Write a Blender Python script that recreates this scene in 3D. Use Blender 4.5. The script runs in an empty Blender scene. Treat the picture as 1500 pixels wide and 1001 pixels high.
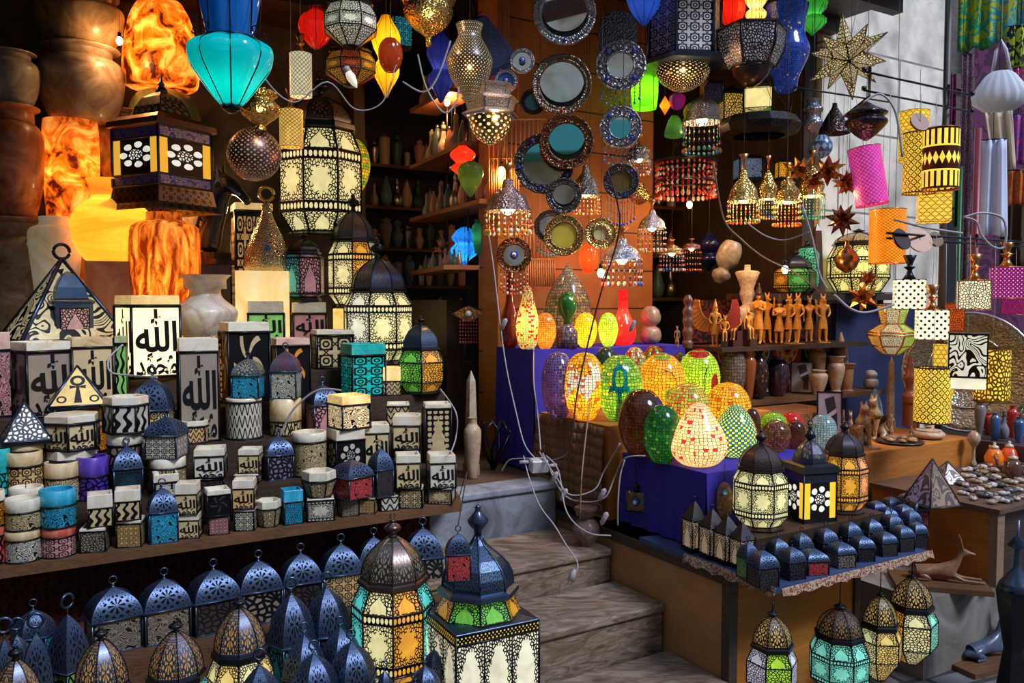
import bpy, math, random
from mathutils import Vector, Matrix
random.seed(7)
PI = math.pi
COL = bpy.context.scene.collection
F = 1220.0
TL = math.atan((500.5-440)/F)
CT, ST = math.cos(TL), math.sin(TL)
TH = math.radians(31)
C, S = math.cos(TH), math.sin(TH)
EYE = Vector((0, 0, 1.6))

# ---------- camera geometry used to measure the place ----------
def ray(px, py):
    a = (px-750)/F; b = (500.5-py)/F
    return Vector((a, CT+b*ST, -ST+b*CT))
def at_d(px, py, d): return EYE+ray(px, py)*d
def at_v(px, py, v):
    r = ray(px, py); return EYE+r*(v/(-r.x*S+r.y*C))
def at_z(px, py, z):
    r = ray(px, py); return EYE+r*((z-1.6)/r.z)
def depth(p): return p.y*CT-(p.z-1.6)*ST
def uv(u, v, z=0): return Vector((u*C-v*S, u*S+v*C, z))
def to_uv(p): return (p.x*C+p.y*S, -p.x*S+p.y*C)

# ---------- mesh builder ----------
class MB:
    def __init__(s): s.v=[]; s.f=[]; s.uv=[]; s.m=[]; s.sm=[]
    def face(s, idx, uvs=None, m=0, smooth=False):
        s.f.append(tuple(idx)); s.uv.append(uvs or [(0, 0)]*len(idx)); s.m.append(m); s.sm.append(smooth)
    def quad(s, a, b, c, d, m=0, uvs=None):
        n=len(s.v); s.v += [Vector(a), Vector(b), Vector(c), Vector(d)]
        s.face((n, n+1, n+2, n+3), uvs or [(0, 0), (1, 0), (1, 1), (0, 1)], m)
    def poly(s, pts, m=0, uvs=None):
        n=len(s.v); s.v += [Vector(p) for p in pts]; s.face(range(n, n+len(pts)), uvs, m)
    def box(s, x0, x1, y0, y1, z0, z1, m=0):
        P=[(x0,y0,z0),(x1,y0,z0),(x1,y1,z0),(x0,y1,z0),(x0,y0,z1),(x1,y0,z1),(x1,y1,z1),(x0,y1,z1)]
        n=len(s.v); s.v += [Vector(p) for p in P]
        for q in ((0,3,2,1),(4,5,6,7),(0,1,5,4),(1,2,6,5),(2,3,7,6),(3,0,4,7)):
            s.face([n+i for i in q], [(0,0),(1,0),(1,1),(0,1)], m)
    def prism(s, pts, z0, z1, m=0):
        n=len(s.v); k=len(pts)
        s.v += [Vector((p[0], p[1], z0)) for p in pts]+[Vector((p[0], p[1], z1)) for p in pts]
        s.face([n+i for i in reversed(range(k))], None, m); s.face([n+k+i for i in range(k)], None, m)
        for i in range(k):
            j=(i+1)%k; s.face((n+i, n+j, n+k+j, n+k+i), [(0,0),(1,0),(1,1),(0,1)], m)
    def lathe(s, prof, n=24, m=0, smooth=True, flats=False, flute=0, nfl=8, c=(0,0,0), only=None, cap=True, facet_uv=False, rep=1, fsm=False):
        """prof: (r,z) list; flats: r is the half-width across the flats, one flat faces -y"""
        k0 = 1/math.cos(PI/n) if flats else 1.0
        L=[0.0]
        for a, b in zip(prof, prof[1:]): L.append(L[-1]+math.hypot(b[0]-a[0], b[1]-a[1]))
        T=L[-1] or 1
        if fsm:
            import itertools
            P2=[]
            for (ra,za),(rb_,zb_) in zip(prof, prof[1:]):
                for q in range(3): P2.append((ra+(rb_-ra)*q/3, za+(zb_-za)*q/3))
            P2.append(prof[-1])
            Q=[P2[0]]+[((P2[i-1][0]+2*P2[i][0]+P2[i+1][0])/4,(P2[i-1][1]+2*P2[i][1]+P2[i+1][1])/4) for i in range(1,len(P2)-1)]+[P2[-1]]
            L=[0.0]
            for a, b in zip(Q, Q[1:]): L.append(L[-1]+math.hypot(b[0]-a[0], b[1]-a[1]))
            T=L[-1] or 1; k=1/math.cos(PI/n)
            for i in range(n):
                base=len(s.v); a0=-PI/2+(i-.5)*2*PI/n; a1=a0+2*PI/n
                for (r, z) in Q:
                    s.v.append(Vector((c[0]+r*k*math.cos(a0), c[1]+r*k*math.sin(a0), c[2]+z))); s.v.append(Vector((c[0]+r*k*math.cos(a1), c[1]+r*k*math.sin(a1), c[2]+z)))
                for j in range(len(Q)-1):
                    s.face((base+2*j, base+2*j+1, base+2*j+3, base+2*j+2), [(0,L[j]/T),(1,L[j]/T),(1,L[j+1]/T),(0,L[j+1]/T)], m, True)
            return
        base=len(s.v)
        for (r, z) in prof:
            for i in range(n):
                an=-PI/2+(i-0.5)*2*PI/n
                rr=r*k0
                if flute: rr*=1-flute*(1-abs(math.sin(an*nfl/2))**.8)
                s.v.append(Vector((c[0]+rr*math.cos(an), c[1]+rr*math.sin(an), c[2]+z)))
        for j in range(len(prof)-1):
            for i in range(n):
                if only is not None and i not in only: continue
                i2=(i+1)%n
                q=(base+j*n+i, base+j*n+i2, base+(j+1)*n+i2, base+(j+1)*n+i)
                if facet_uv: U=[(0,L[j]/T),(1,L[j]/T),(1,L[j+1]/T),(0,L[j+1]/T)]
                else: U=[(i/n*rep,L[j]/T),((i+1)/n*rep,L[j]/T),((i+1)/n*rep,L[j+1]/T),(i/n*rep,L[j+1]/T)]
                s.face(q, U, m, smooth)
        if cap and only is None:
            if prof[0][0]>1e-4: s.face([base+i for i in reversed(range(n))], None, m)
            if prof[-1][0]>1e-4: s.face([base+(len(prof)-1)*n+i for i in range(n)], None, m)
    def tube(s, pts, r=.002, n=6, m=0, closed=False, rr=None):
        pts=[Vector(p) for p in pts]; K=len(pts); base=len(s.v); up=Vector((0.13,0.07,1)).normalized()
        for i, p in enumerate(pts):
            a=pts[(i-1)%K] if (closed or i>0) else p; b=pts[(i+1)%K] if (closed or i<K-1) else p
            t=(b-a); t=t.normalized() if t.length>1e-9 else Vector((0,0,1))
            x=t.cross(up)
            if x.length<.15: x=t.cross(Vector((1,.2,.1)))
            x.normalize(); y=t.cross(x); ra=rr[i] if rr else r
            for k in range(n):
                w=2*PI*k/n; s.v.append(p+x*(ra*math.cos(w))+y*(ra*math.sin(w)))
        for i in range(K if closed else K-1):
            j=(i+1)%K
            for k in range(n):
                k2=(k+1)%n; s.face((base+i*n+k, base+i*n+k2, base+j*n+k2, base+j*n+k), None, m, True)
        if not closed:
            s.face([base+k for k in reversed(range(n))], None, m); s.face([base+(K-1)*n+k for k in range(n)], None, m)
    def ring(s, c, R, r, axis='y', m=0, N=20, n=6):
        P=[]
        for i in range(N):
            a=2*PI*i/N; x, y=R*math.cos(a), R*math.sin(a)
            P.append(Vector(c)+(Vector((x,0,y)) if axis=='y' else Vector((x,y,0)) if axis=='z' else Vector((0,x,y))))
        s.tube(P, r, n, m, True)
    def ball(s, c, r, m=0, n=10, sz=1.0, sx=1.0, sy=1.0):
        k=max(4, n//2+1); P=[]
        base=len(s.v)
        for j in range(k+1):
            t=-PI/2+PI*j/k
            for i in range(n):
                a=2*PI*i/n
                s.v.append(Vector((c[0]+sx*r*math.cos(t)*math.cos(a), c[1]+sy*r*math.cos(t)*math.sin(a), c[2]+sz*r*math.sin(t))))
        for j in range(k):
            for i in range(n):
                i2=(i+1)%n
                s.face((base+j*n+i, base+j*n+i2, base+(j+1)*n+i2, base+(j+1)*n+i), [(i/n,j/k),((i+1)/n,j/k),((i+1)/n,(j+1)/k),(i/n,(j+1)/k)], m, True)
    def mesh(s, name, mats):
        me=bpy.data.meshes.new(name); me.from_pydata([tuple(v) for v in s.v], [], s.f)
        ul=me.uv_layers.new(name='UVMap')
        flat=[c for fu in s.uv for uvp in fu for c in uvp]
        ul.data.foreach_set('uv', flat)
        me.polygons.foreach_set('material_index', s.m); me.polygons.foreach_set('use_smooth', s.sm)
        for mt in (mats if isinstance(mats, (list, tuple)) else [mats]): me.materials.append(mt)
        me.update(); return me
    def part(s, name, mats, parent=None, label=None):
        o=bpy.data.objects.new(name, s.mesh(name, mats)); COL.objects.link(o)
        if parent is not None: o.parent=parent
        if label: o['label']=label
        return o

def tag(o, label, cat, group=None, kind=None):
    o['label']=label; o['category']=cat
    if group: o['group']=group
    if kind: o['kind']=kind
    return o
def thing(name, label, cat, loc=(0,0,0), rz=0, group=None, rx=0, ry=0):
    o=bpy.data.objects.new(name, None); o.empty_display_size=.02; COL.objects.link(o)
    o.location=loc; o.rotation_euler=(rx, ry, rz); return tag(o, label, cat, group)
KIDS={}
def copy_tree(o, parent=None):
    c=o.copy(); COL.objects.link(c)
    if parent is not None: c.parent=parent
    for ch in list(o.children): copy_tree(ch, c)
    return c
PROTO={}
def place(key, builder, name, label, cat, loc, rz=0, scale=(1,1,1), group=None, rx=0, ry=0):
    if key in PROTO: r=copy_tree(PROTO[key])
    else:
        r=thing(name, label, cat); builder(r); PROTO[key]=r
    r.name=name; r.location=loc; r.rotation_euler=(rx, ry, rz); r.scale=scale if isinstance(scale, (tuple,list)) else (scale,)*3
    tag(r, label, cat, group)
    if not group and 'group' in r: del r['group']
    return r
def struct(name, mb, mat):
    o=mb.part(name, mat); o['kind']='structure'; return o
def lamp(parent, loc, w0, col=(1,.62,.28), r=.015):
    l=bpy.data.lights.new('bulb', 'POINT'); l.energy=w0*.6; l.color=col; l.shadow_soft_size=r
    o=bpy.data.objects.new('bulb_light', l); COL.objects.link(o); o.parent=parent; o.location=loc; return o
NTH='first second third fourth fifth sixth seventh eighth ninth tenth eleventh twelfth thirteenth fourteenth fifteenth sixteenth seventeenth eighteenth nineteenth twentieth'.split()

def smoothp(prof, k=3):
    if len(prof)<5: return prof
    P=[Vector((a[0],a[1])) for a in prof]; Q=[]
    for i in range(len(P)-1):
        a=P[max(i-1,0)]; b=P[i]; c=P[i+1]; d=P[min(i+2,len(P)-1)]
        for j in range(k):
            t=j/k; q=.5*((2*b)+(c-a)*t+(2*a-5*b+4*c-d)*t*t+(3*b-a-3*c+d)*t**3); Q.append((max(q.x,.0005),min(max(q.y,min(b.y,c.y)),max(b.y,c.y))))
    Q.append((P[-1].x,P[-1].y)); return Q
# ---------- node expressions ----------
class E:
    def __init__(s, nt, k): s.nt=nt; s.k=k
    def _m(s, op, *a):
        n=s.nt.nodes.new('ShaderNodeMath'); n.operation=op
        for i, x in enumerate((s,)+a):
            if isinstance(x, E): s.nt.links.new(x.k, n.inputs[i])
            else: n.inputs[i].default_value=x
        return E(s.nt, n.outputs[0])
    def __add__(s, o): return s._m('ADD', o)
    def __radd__(s, o): return s._m('ADD', o)
    def __sub__(s, o): return s._m('SUBTRACT', o)
    def __rsub__(s, o): return (s*-1)+o
    def __mul__(s, o): return s._m('MULTIPLY', o)
    def __rmul__(s, o): return s._m('MULTIPLY', o)
    def __truediv__(s, o): return s._m('DIVIDE', o)
    def lt(s, o): return s._m('LESS_THAN', o)
    def gt(s, o): return s._m('GREATER_THAN', o)
    def mn(s, o): return s._m('MINIMUM', o)
    def mx(s, o): return s._m('MAXIMUM', o)
    def abs(s): return s._m('ABSOLUTE')
    def fr(s): return s._m('FRACT')
    def fl(s): return s._m('FLOOR')
    def sin(s): return s._m('SINE')
    def cos(s): return s._m('COSINE')
    def sq(s): return s._m('SQRT')
    def mod(s, o): return s._m('FLOORED_MODULO', o)
    def at2(s, o): return s._m('ARCTAN2', o)
def newmat(name):
    m=bpy.data.materials.new(name); m.use_nodes=True; nt=m.node_tree; nt.nodes.clear()
    out=nt.nodes.new('ShaderNodeOutputMaterial'); return m, nt, out
def sset(n, key, val):
    if key in n.inputs:
        n.inputs[key].default_value=val
def prin(nt, col=None, rough=.5, metal=0, emit=0, ecol=None, coat=0, trans=0, alpha=1, sub=0, spec=.5):
    b=nt.nodes.new('ShaderNodeBsdfPrincipled')
    if col is not None: b.inputs['Base Color'].default_value=(*col[:3], 1)
    b.inputs['Roughness'].default_value=rough; b.inputs['Metallic'].default_value=metal
    b.inputs['Specular IOR Level'].default_value=spec
    if emit: b.inputs['Emission Strength'].default_value=emit; b.inputs['Emission Color'].default_value=(*(ecol or col)[:3], 1)
    if coat: b.inputs['Coat Weight'].default_value=coat; b.inputs['Coat Roughness'].default_value=.08
    if trans: b.inputs['Transmission Weight'].default_value=trans
    return b
def UVe(nt):
    t=nt.nodes.new('ShaderNodeTexCoord'); s=nt.nodes.new('ShaderNodeSeparateXYZ'); nt.links.new(t.outputs['UV'], s.inputs[0])
    return E(nt, s.outputs[0]), E(nt, s.outputs[1])
def comb(nt, x, y, z=0):
    c=nt.nodes.new('ShaderNodeCombineXYZ')
    for i, a in enumerate((x, y, z)):
        if isinstance(a, E): nt.links.new(a.k, c.inputs[i])
        else: c.inputs[i].default_value=a
    return c.outputs[0]
def voro(nt, vec, scale=1, feat='DISTANCE_TO_EDGE', rand=1.0, dim='2D'):
    n=nt.nodes.new('ShaderNodeTexVoronoi'); n.voronoi_dimensions=dim; n.feature=feat; n.inputs['Scale'].default_value=scale
    n.inputs['Randomness'].default_value=rand; nt.links.new(vec, n.inputs['Vector']); return n
def noise(nt, vec, scale, detail=3, dist=0, rough=.5):
    n=nt.nodes.new('ShaderNodeTexNoise'); n.inputs['Scale'].default_value=scale; n.inputs['Detail'].default_value=detail
    n.inputs['Distortion'].default_value=dist; n.inputs['Roughness'].default_value=rough
    if vec is not None: nt.links.new(vec, n.inputs['Vector'])
    return n
def ramp(nt, fac, stops, interp='LINEAR'):
    r=nt.nodes.new('ShaderNodeValToRGB'); r.color_ramp.interpolation=interp; el=r.color_ramp.elements
    while len(el)>1: el.remove(el[0])
    el[0].position=stops[0][0]; el[0].color=(*stops[0][1], 1)
    for p, c in stops[1:]:
        e=el.new(p); e.color=(*c, 1)
    nt.links.new(fac, r.inputs[0]); return r.outputs[0]
def mixs(nt, fac, a, b):
    m=nt.nodes.new('ShaderNodeMixShader')
    if isinstance(fac, (int, float)): m.inputs[0].default_value=fac
    else: nt.links.new(fac, m.inputs[0])
    nt.links.new(a, m.inputs[1]); nt.links.new(b, m.inputs[2]); return m.outputs[0]
def mixc(nt, fac, a, b):
    m=nt.nodes.new('ShaderNodeMix'); m.data_type='RGBA'
    if isinstance(fac, (int, float)): m.inputs[0].default_value=fac
    else: nt.links.new(fac, m.inputs[0])
    for i, x in ((6, a), (7, b)):
        if isinstance(x, tuple): m.inputs[i].default_value=(*x[:3], 1)
        else: nt.links.new(x, m.inputs[i])
    return m.outputs[2]
def bump(nt, h, b, strength=.3, dist=.01):
    n=nt.nodes.new('ShaderNodeBump'); n.inputs['Strength'].default_value=strength; n.inputs['Distance'].default_value=dist
    nt.links.new(h, n.inputs['Height']); nt.links.new(n.outputs[0], b.inputs['Normal'])
MC={}
def memo(fn):
    def g(*a, **k):
        key=(fn.__name__, a, tuple(sorted(k.items())))
        if key not in MC: MC[key]=fn(*a, **k)
        return MC[key]
    return g

# pattern masks: 1 = metal
def cell(u, v, nx, ny): return (u*nx).fr()-.5, (v*ny).fr()-.5
def rad(x, y): return (x*x+y*y).sq()
def vedge(nt, u, v, nx, ny, w):
    return E(nt, voro(nt, comb(nt, u*nx, v*ny)).outputs['Distance']).lt(w)
BORD=[1]
def border(u, v, w):
    if not BORD[0]: return v.mn(1-v).lt(w)
    return (u.mn(1-u)).mn(v.mn(1-v)).lt(w)
def pat(nt, kind, u, v, nx, ny):
    if kind=='star':
        x, y=cell(u, v, nx, ny); a, b=x.abs(), y.abs()
        return ((a+b-.5).abs().mn((a.mx(b)-.33).abs()).mn((rad(x, y)-.15).abs()).lt(.05)).mx(border(u, v, .04))
    if kind=='holes':
        x, y=cell(u, v, nx, ny); r=rad(x, y); an=y.at2(x)
        hole=r.lt((an*6).cos()*.12+.28).mx(r.lt(.0)); x2, y2=cell(u+.5/nx, v+.5/ny, nx, ny)
        hole=hole.mx(rad(x2, y2).lt(.16)); return (1-hole).mx(border(u, v, .07))
    if kind=='rose':
        x=u-.5; y=(v-.36)*.95; r=rad(x, y); an=y.at2(x)
        petal=r.lt(.2)*r.gt(.045)*((an*8).cos().gt(.0)); dots=rad(r-.29, ((an*(12/6.2832)).fr()-.5)*.15).lt(.042)
        cx, cy=cell(u, v, 9, 9); sm=rad(cx, cy).lt(.22)*r.gt(.35); cx, cy=cell(u+.055, v+.055, 9, 9); sm=sm.mx(rad(cx, cy).lt(.14)*r.gt(.36))
        return (1-petal.mx(dots).mx(sm)).mx(border(u, v, .05))
    if kind=='medal':
        x=u-.5; y=v-.5; r=rad(x, y*1.25); an=(y).at2(x)
        open_=r.lt((an*8).cos()*.045+.28)
        bx, by=cell(u, v*1.0, 7, 1); band=rad(bx, (v-.08)*7.0).lt(.36).mx(rad(bx, (v-.92)*7.0).lt(.36))
        mid=(v-.5).abs().lt(.33)
        fil=vedge(nt, u, v, 13, 15, .16)
        m=mid*((1-open_)*fil)+(1-mid)*(1-band)
        return m.mx(border(u, v, .035)).mx(((v-.5).abs()-.345).abs().lt(.015))
    if kind=='arch':
        x=(u-.5).abs(); open_=x.lt((v-.38).mx(0)*-.62+.27+((v*26).sin()*.018))*v.gt(.07)*v.lt(.82)
        return ((1-open_)*vedge(nt, u, v, nx*1.7, ny*1.7, .17)).mx(border(u, v, .04)).mx((x-((v-.38).mx(0)*-.62+.29)).abs().lt(.015)*v.lt(.82))
    if kind=='archw':
        x=(u-.5).abs(); open_=x.lt((v-.5).mx(0)*-.62+.33+((v*40).sin()*.025))*v.gt(.03)*v.lt(.86)
        return ((1-open_)*vedge(nt, u, v, nx*1.4, ny*1.4, .2)).mx(border(u, v, .03))
    if kind=='niche':
        x=(u-.5).abs(); open_=x.lt((v-.42).mx(0)*-.55+.26+((v*30).sin()*.03))*v.gt(.06)*v.lt(.86)
        rays=((x*14).sin()*(v*30).cos()).abs().lt(.42)
        return ((1-open_)*rays).mx(border(u, v, .04))
    if kind=='vor': return vedge(nt, u, v, nx*1.6, ny*1.6, .15).mx(border(u, v, .04))
    if kind=='lace': return vedge(nt, u, v, nx*1.4, ny*1.4, .22).mx(border(u, v, .04))
    if kind=='dia':
        a=((u*nx+v*ny).fr()-.5).abs(); b=((u*nx-v*ny).fr()-.5).abs(); return a.mn(b).lt(.12)
    if kind=='mesh':
        a=((u*nx+v*ny).fr()-.5).abs(); b=((u*nx-v*ny).fr()-.5).abs(); return a.mn(b).lt(.1)
    if kind=='circ':
        x, y=cell(u, v, nx, ny); a, b=.5-x.abs(), .5-y.abs()
        return (rad(x, y)-.38).abs().mn((rad(a, b)-.38).abs()).mn(((x.abs()-y.abs()).abs()-.0).abs()+.02).lt(.055).mx((v.mn(1-v)).lt(.02))
    if kind=='stripe':
        s1=((u*nx).fr()-.5).abs().lt(.2); mid=(v-.5).abs().lt(.17); x, y=cell(u, (v-.5), nx, 1)
        dm=(x.abs()*.6+(v-.5).abs()*2.6-.0).lt(.28)
        bands=((v-.5).abs()-.17).abs().lt(.02).mx((v.mn(1-v)).lt(.035))
        return (mid*(1-dm)+(1-mid)*s1).mx(bands).mn(1-(((v-.5).abs()-.2).abs().lt(.014)))
    if kind=='hex':
        a=((u*nx+v*ny).fr()-.5).abs(); b=((u*nx-v*ny).fr()-.5).abs(); c=((v*ny*2).fr()-.5).abs(); return a.mn(b).mn(c).lt(.045)
    if kind=='dots':
        x, y=cell(u, v, nx, ny); x2, y2=cell(u+.5/nx, v+.5/ny, nx, ny)
        return rad(x, y).lt(.17).mx(rad(x2, y2).lt(.17))
    if kind=='pin':
        x, y=cell(u, v, nx, ny); x2, y2=cell(u+.5/nx, v+.5/ny, nx, ny)
        return 1-rad(x, y).lt(.2).mx(rad(x2, y2).lt(.13))
    if kind=='scroll':
        nz=noise(nt, comb(nt, u*nx*.75, v*ny*.75), 1.6, 0, .6); nz.noise_dimensions='2D'
        a=((E(nt, nz.outputs['Fac'])*7).fr()-.5).abs()
        return a.lt(.2).mx(border(u, v, .04))
    if kind=='wave':
        a=((u*nx*6.28+(v*ny*6.28).sin()*1.2).sin()+(v*ny*3.1).sin()*.35).gt(.18)
        return a.mx(border(u, v, .05))
    if kind=='zig':
        a=((u*nx).fr()-.5).abs()*2; t=(v*ny).fr(); return (a-t).abs().lt(.2).mx(border(u, v, .02))
    if kind=='floral':
        x=(u-.5)*1.1; y=v-.62; r=rad(x, y); an=y.at2(x)
        lv=((an*5+r*9).sin()-r*1.4).gt(.25)*r.lt(.42)*r.gt(.1)
        return (1-lv).mx(border(u, v, .05))
    if kind=='rosette':
        x=u-.5; y=(v-.55); r=rad(x, y); an=y.at2(x)
        holes=rad(r-.27, ((an*(7/6.2832)).fr()-.5)*.24).lt(.085)
        inner=r.lt(.15)*vedge(nt, u, v, 14, 14, .2)
        return (1-holes.mx(r.lt(.15))).mx(inner).mx(border(u, v, .05))
    if kind=='ankh':
        x=(u-.5).abs(); y=v
        ringm=(rad(u-.5, (v-.62))-.1).abs().lt(.03)
        stem=x.lt((.5-v).abs()*.12+.02)*v.lt(.5)*v.gt(.08); bar=(v-.47).abs().lt(x*.25+.01)*x.lt(.14)
        sp=(rad(x-.28, v-.17)-.07).abs().lt(.018)
        return ringm.mx(stem).mx(bar).mx(sp)
    return u*0
@memo
def panel(kind, nx=4, ny=4, glass=(.8,.7,.5), emit=0.0, metal=(.02,.02,.022), mrough=.42, metallic=.85, flip=0, grough=.3, rnd=0, gcoat=.2):
    m, nt, out=newmat('panel_'+kind); u, v=UVe(nt); BORD[0]=0 if rnd else 1; mask=pat(nt, kind, u, v, nx, ny); BORD[0]=1
    if flip: mask=1-mask
    mt=prin(nt, metal, mrough, metallic)
    emit=emit*.52
    gl=prin(nt, glass, grough, 0, coat=gcoat, spec=.5 if gcoat else .1)
    tc=nt.nodes.new('ShaderNodeTexCoord')
    nz=noise(nt, tc.outputs['Object'], 16, 3, 1.5)
    g2=tuple(c*.45 for c in glass)
    col=mixc(nt, nz.outputs['Fac'], g2, tuple(min(1, c*1.2) for c in glass)); nt.links.new(col, gl.inputs['Base Color'])
    if emit:
        nt.links.new(col, gl.inputs['Emission Color']); gl.inputs['Emission Strength'].default_value=emit
    nt.links.new(mixs(nt, mask.k, gl.outputs[0], mt.outputs[0]), out.inputs[0]); return m
@memo
def metal(col=(.03,.032,.038), rough=.38, metallic=.9, var=.3, relief=0):
    m, nt, out=newmat('metal'); b=prin(nt, col, rough, metallic); tc=nt.nodes.new('ShaderNodeTexCoord')
    nz=noise(nt, tc.outputs['Object'], 40, 4); c=mixc(nt, nz.outputs['Fac'], tuple(x*(1-var) for x in col), tuple(min(1, x*(1+var)) for x in col))
    nt.links.new(c, b.inputs['Base Color'])
    if relief:
        vv=voro(nt, tc.outputs['Object'], relief, 'F1', 1, '3D'); bump(nt, vv.outputs['Distance'], b, .6, .008)
    nt.links.new(b.outputs[0], out.inputs[0]); return m
@memo
def plain(col, rough=.6, emit=0.0, coat=0.0, var=.12, scale=20, spec=.5, bmp=0.0):
    m, nt, out=newmat('plain'); b=prin(nt, col, rough, 0, coat=coat, spec=spec); tc=nt.nodes.new('ShaderNodeTexCoord')
    nz=noise(nt, tc.outputs['Object'], scale, 4); c=mixc(nt, nz.outputs['Fac'], tuple(x*(1-2*var) for x in col), tuple(min(1, x*(1+2*var)) for x in col))
    nt.links.new(c, b.inputs['Base Color'])
    if bmp: bump(nt, nz.outputs['Fac'], b, bmp, .02)
    if emit: nt.links.new(c, b.inputs['Emission Color']); b.inputs['Emission Strength'].default_value=emit
    nt.links.new(b.outputs[0], out.inputs[0]); return m
@memo
def stone(c1, c2, c3, scale=6, emit=0.0, trans=0.0, rough=.35, dist=2.0, stretch=(1,1,1), coat=.2, lo=.3, hi=.68):
    """veined alabaster, onyx or rock"""
    m, nt, out=newmat('stone'); tc=nt.nodes.new('ShaderNodeTexCoord'); mp=nt.nodes.new('ShaderNodeMapping'); mp.inputs['Scale'].default_value=stretch
    nt.links.new(tc.outputs['Object'], mp.inputs[0]); nz=noise(nt, mp.outputs[0], scale, 6, dist, .6)
    col=ramp(nt, nz.outputs['Fac'], [(lo, c1), ((lo+hi)/2, c2), (hi, c3)])
    b=prin(nt, c2, rough, 0, coat=coat); nt.links.new(col, b.inputs['Base Color'])
    bump(nt, nz.outputs['Fac'], b, .25, .01)
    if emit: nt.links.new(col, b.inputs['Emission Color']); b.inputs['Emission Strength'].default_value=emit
    o=b.outputs[0]
    if trans:
        t=nt.nodes.new('ShaderNodeBsdfTranslucent'); nt.links.new(col, t.inputs[0]); o=mixs(nt, trans, o, t.outputs[0])
    nt.links.new(o, out.inputs[0]); return m
@memo
def wood(c1=(.12,.05,.02), c2=(.3,.13,.05), scale=5, rough=.55, stretch=(1,12,12), bmp=.3):
    m, nt, out=newmat('wood'); tc=nt.nodes.new('ShaderNodeTexCoord'); mp=nt.nodes.new('ShaderNodeMapping'); mp.inputs['Scale'].default_value=stretch
    mp.inputs['Rotation'].default_value=(0, 0, -TH)
    nt.links.new(tc.outputs['Object'], mp.inputs[0]); nz=noise(nt, mp.outputs[0], scale, 6, .6, .65); n2=noise(nt, tc.outputs['Object'], 3, 3)
    col=ramp(nt, nz.outputs['Fac'], [(.3, c1), (.7, c2)]); col=mixc(nt, n2.outputs['Fac'], col, tuple(x*.45 for x in c1))
    b=prin(nt, c1, rough); nt.links.new(col, b.inputs['Base Color']); bump(nt, nz.outputs['Fac'], b, bmp, .01)
    nt.links.new(b.outputs[0], out.inputs[0]); return m
@memo
def glass(col, emit=0.0, trans=.55, rough=.06, hot=1.0):
    """thin coloured glass shell, translucent, its emission imitating light that passes through"""
    m, nt, out=newmat('glass'); b=prin(nt, col, rough, 0, coat=1, emit=emit, ecol=col)  # emission in the glass colour imitates light passing through
    t=nt.nodes.new('ShaderNodeBsdfTranslucent'); t.inputs[0].default_value=(*[min(1, x*1.2) for x in col], 1)
    nt.links.new(mixs(nt, trans, b.outputs[0], t.outputs[0]), out.inputs[0]); return m
@memo
def mosaic(c1, c2, nu=26, nv=20, accent=None, check=0, emit=.25, trans=.45, grout=(.03,.02,.015), rand=.35, prob=.93, swap=.5):
    m, nt, out=newmat('mosaic'); nu=round(nu*1.45); nv=round(nv*1.4); emit*=.8; u, v=UVe(nt); vec=comb(nt, u*nu, v*nv)
    ve=voro(nt, vec, 1, 'DISTANCE_TO_EDGE', rand); vc=voro(nt, vec, 1, 'F1', rand)
    sep=nt.nodes.new('ShaderNodeSeparateColor'); nt.links.new(vc.outputs['Color'], sep.inputs[0])
    r=E(nt, sep.outputs[0]); g=E(nt, sep.outputs[1])
    if check: f=((u*nu+.5).fl()+(v*nv+.5).fl()).mod(2.0)
    else: f=r.gt(swap)
    col=mixc(nt, f.k, c1, c2)
    if accent: col=mixc(nt, g.gt(prob).k, col, accent)
    col=mixc(nt, (E(nt, sep.outputs[2])*.35).k, col, (0.0,0.0,0.0))
    line=E(nt, ve.outputs['Distance']).lt(.07)
    b=prin(nt, c1, .15, 0, coat=.6); nt.links.new(mixc(nt, line.k, col, grout), b.inputs['Base Color'])
    if emit: nt.links.new(mixc(nt, line.k, col, (0.0,0.0,0.0)), b.inputs['Emission Color']); b.inputs['Emission Strength'].default_value=emit
    t=nt.nodes.new('ShaderNodeBsdfTranslucent'); nt.links.new(mixc(nt, line.k, col, (0.0,0.0,0.0)), t.inputs[0])
    nt.links.new(mixs(nt, trans, b.outputs[0], t.outputs[0]), out.inputs[0]); return m
@memo
def cloth(c1, c2, kind='plain', scale=30, rough=.9):
    m, nt, out=newmat('cloth'); tc=nt.nodes.new('ShaderNodeTexCoord'); b=prin(nt, c1, rough, spec=.2)
    if kind=='plain': nz=noise(nt, tc.outputs['Object'], scale, 4); f=nz.outputs['Fac']
    elif kind=='spots': nz=voro(nt, tc.outputs['Object'], scale, 'F1', .6, '3D'); f=E(nt, nz.outputs['Distance']).gt(.42).k
    elif kind=='leaf': nz=noise(nt, tc.outputs['Object'], scale, 2, 2.5); f=E(nt, nz.outputs['Fac']).gt(.5).k
    nt.links.new(mixc(nt, f, c1, c2), b.inputs['Base Color']); nt.links.new(b.outputs[0], out.inputs[0]); return m

BLK=metal((.035,.036,.042), .33, .85)
IRON=metal((.06,.065,.08), .3, .9)
BLUE_IRON=metal((.085,.12,.2), .3, .85)
BRASS=metal((.75,.5,.16), .28, 1, .25, 0)
BRASSR=metal((.7,.48,.16), .25, 1, .25, 90)
COPPER=metal((.6,.26,.09), .3, 1, .35)
SILVER=metal((.42,.42,.48), .3, 1, .4, 110)
OLDSILVER=metal((.2,.17,.16), .32, 1, .5, 120)
ALAB=stone((.72,.52,.34), (.86,.76,.6), (.93,.88,.78), 9)
CORD=plain((.42,.37,.4), .5)
DCORD=plain((.05,.035,.03), .6)
CREAM=(.95,.72,.3)
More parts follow.
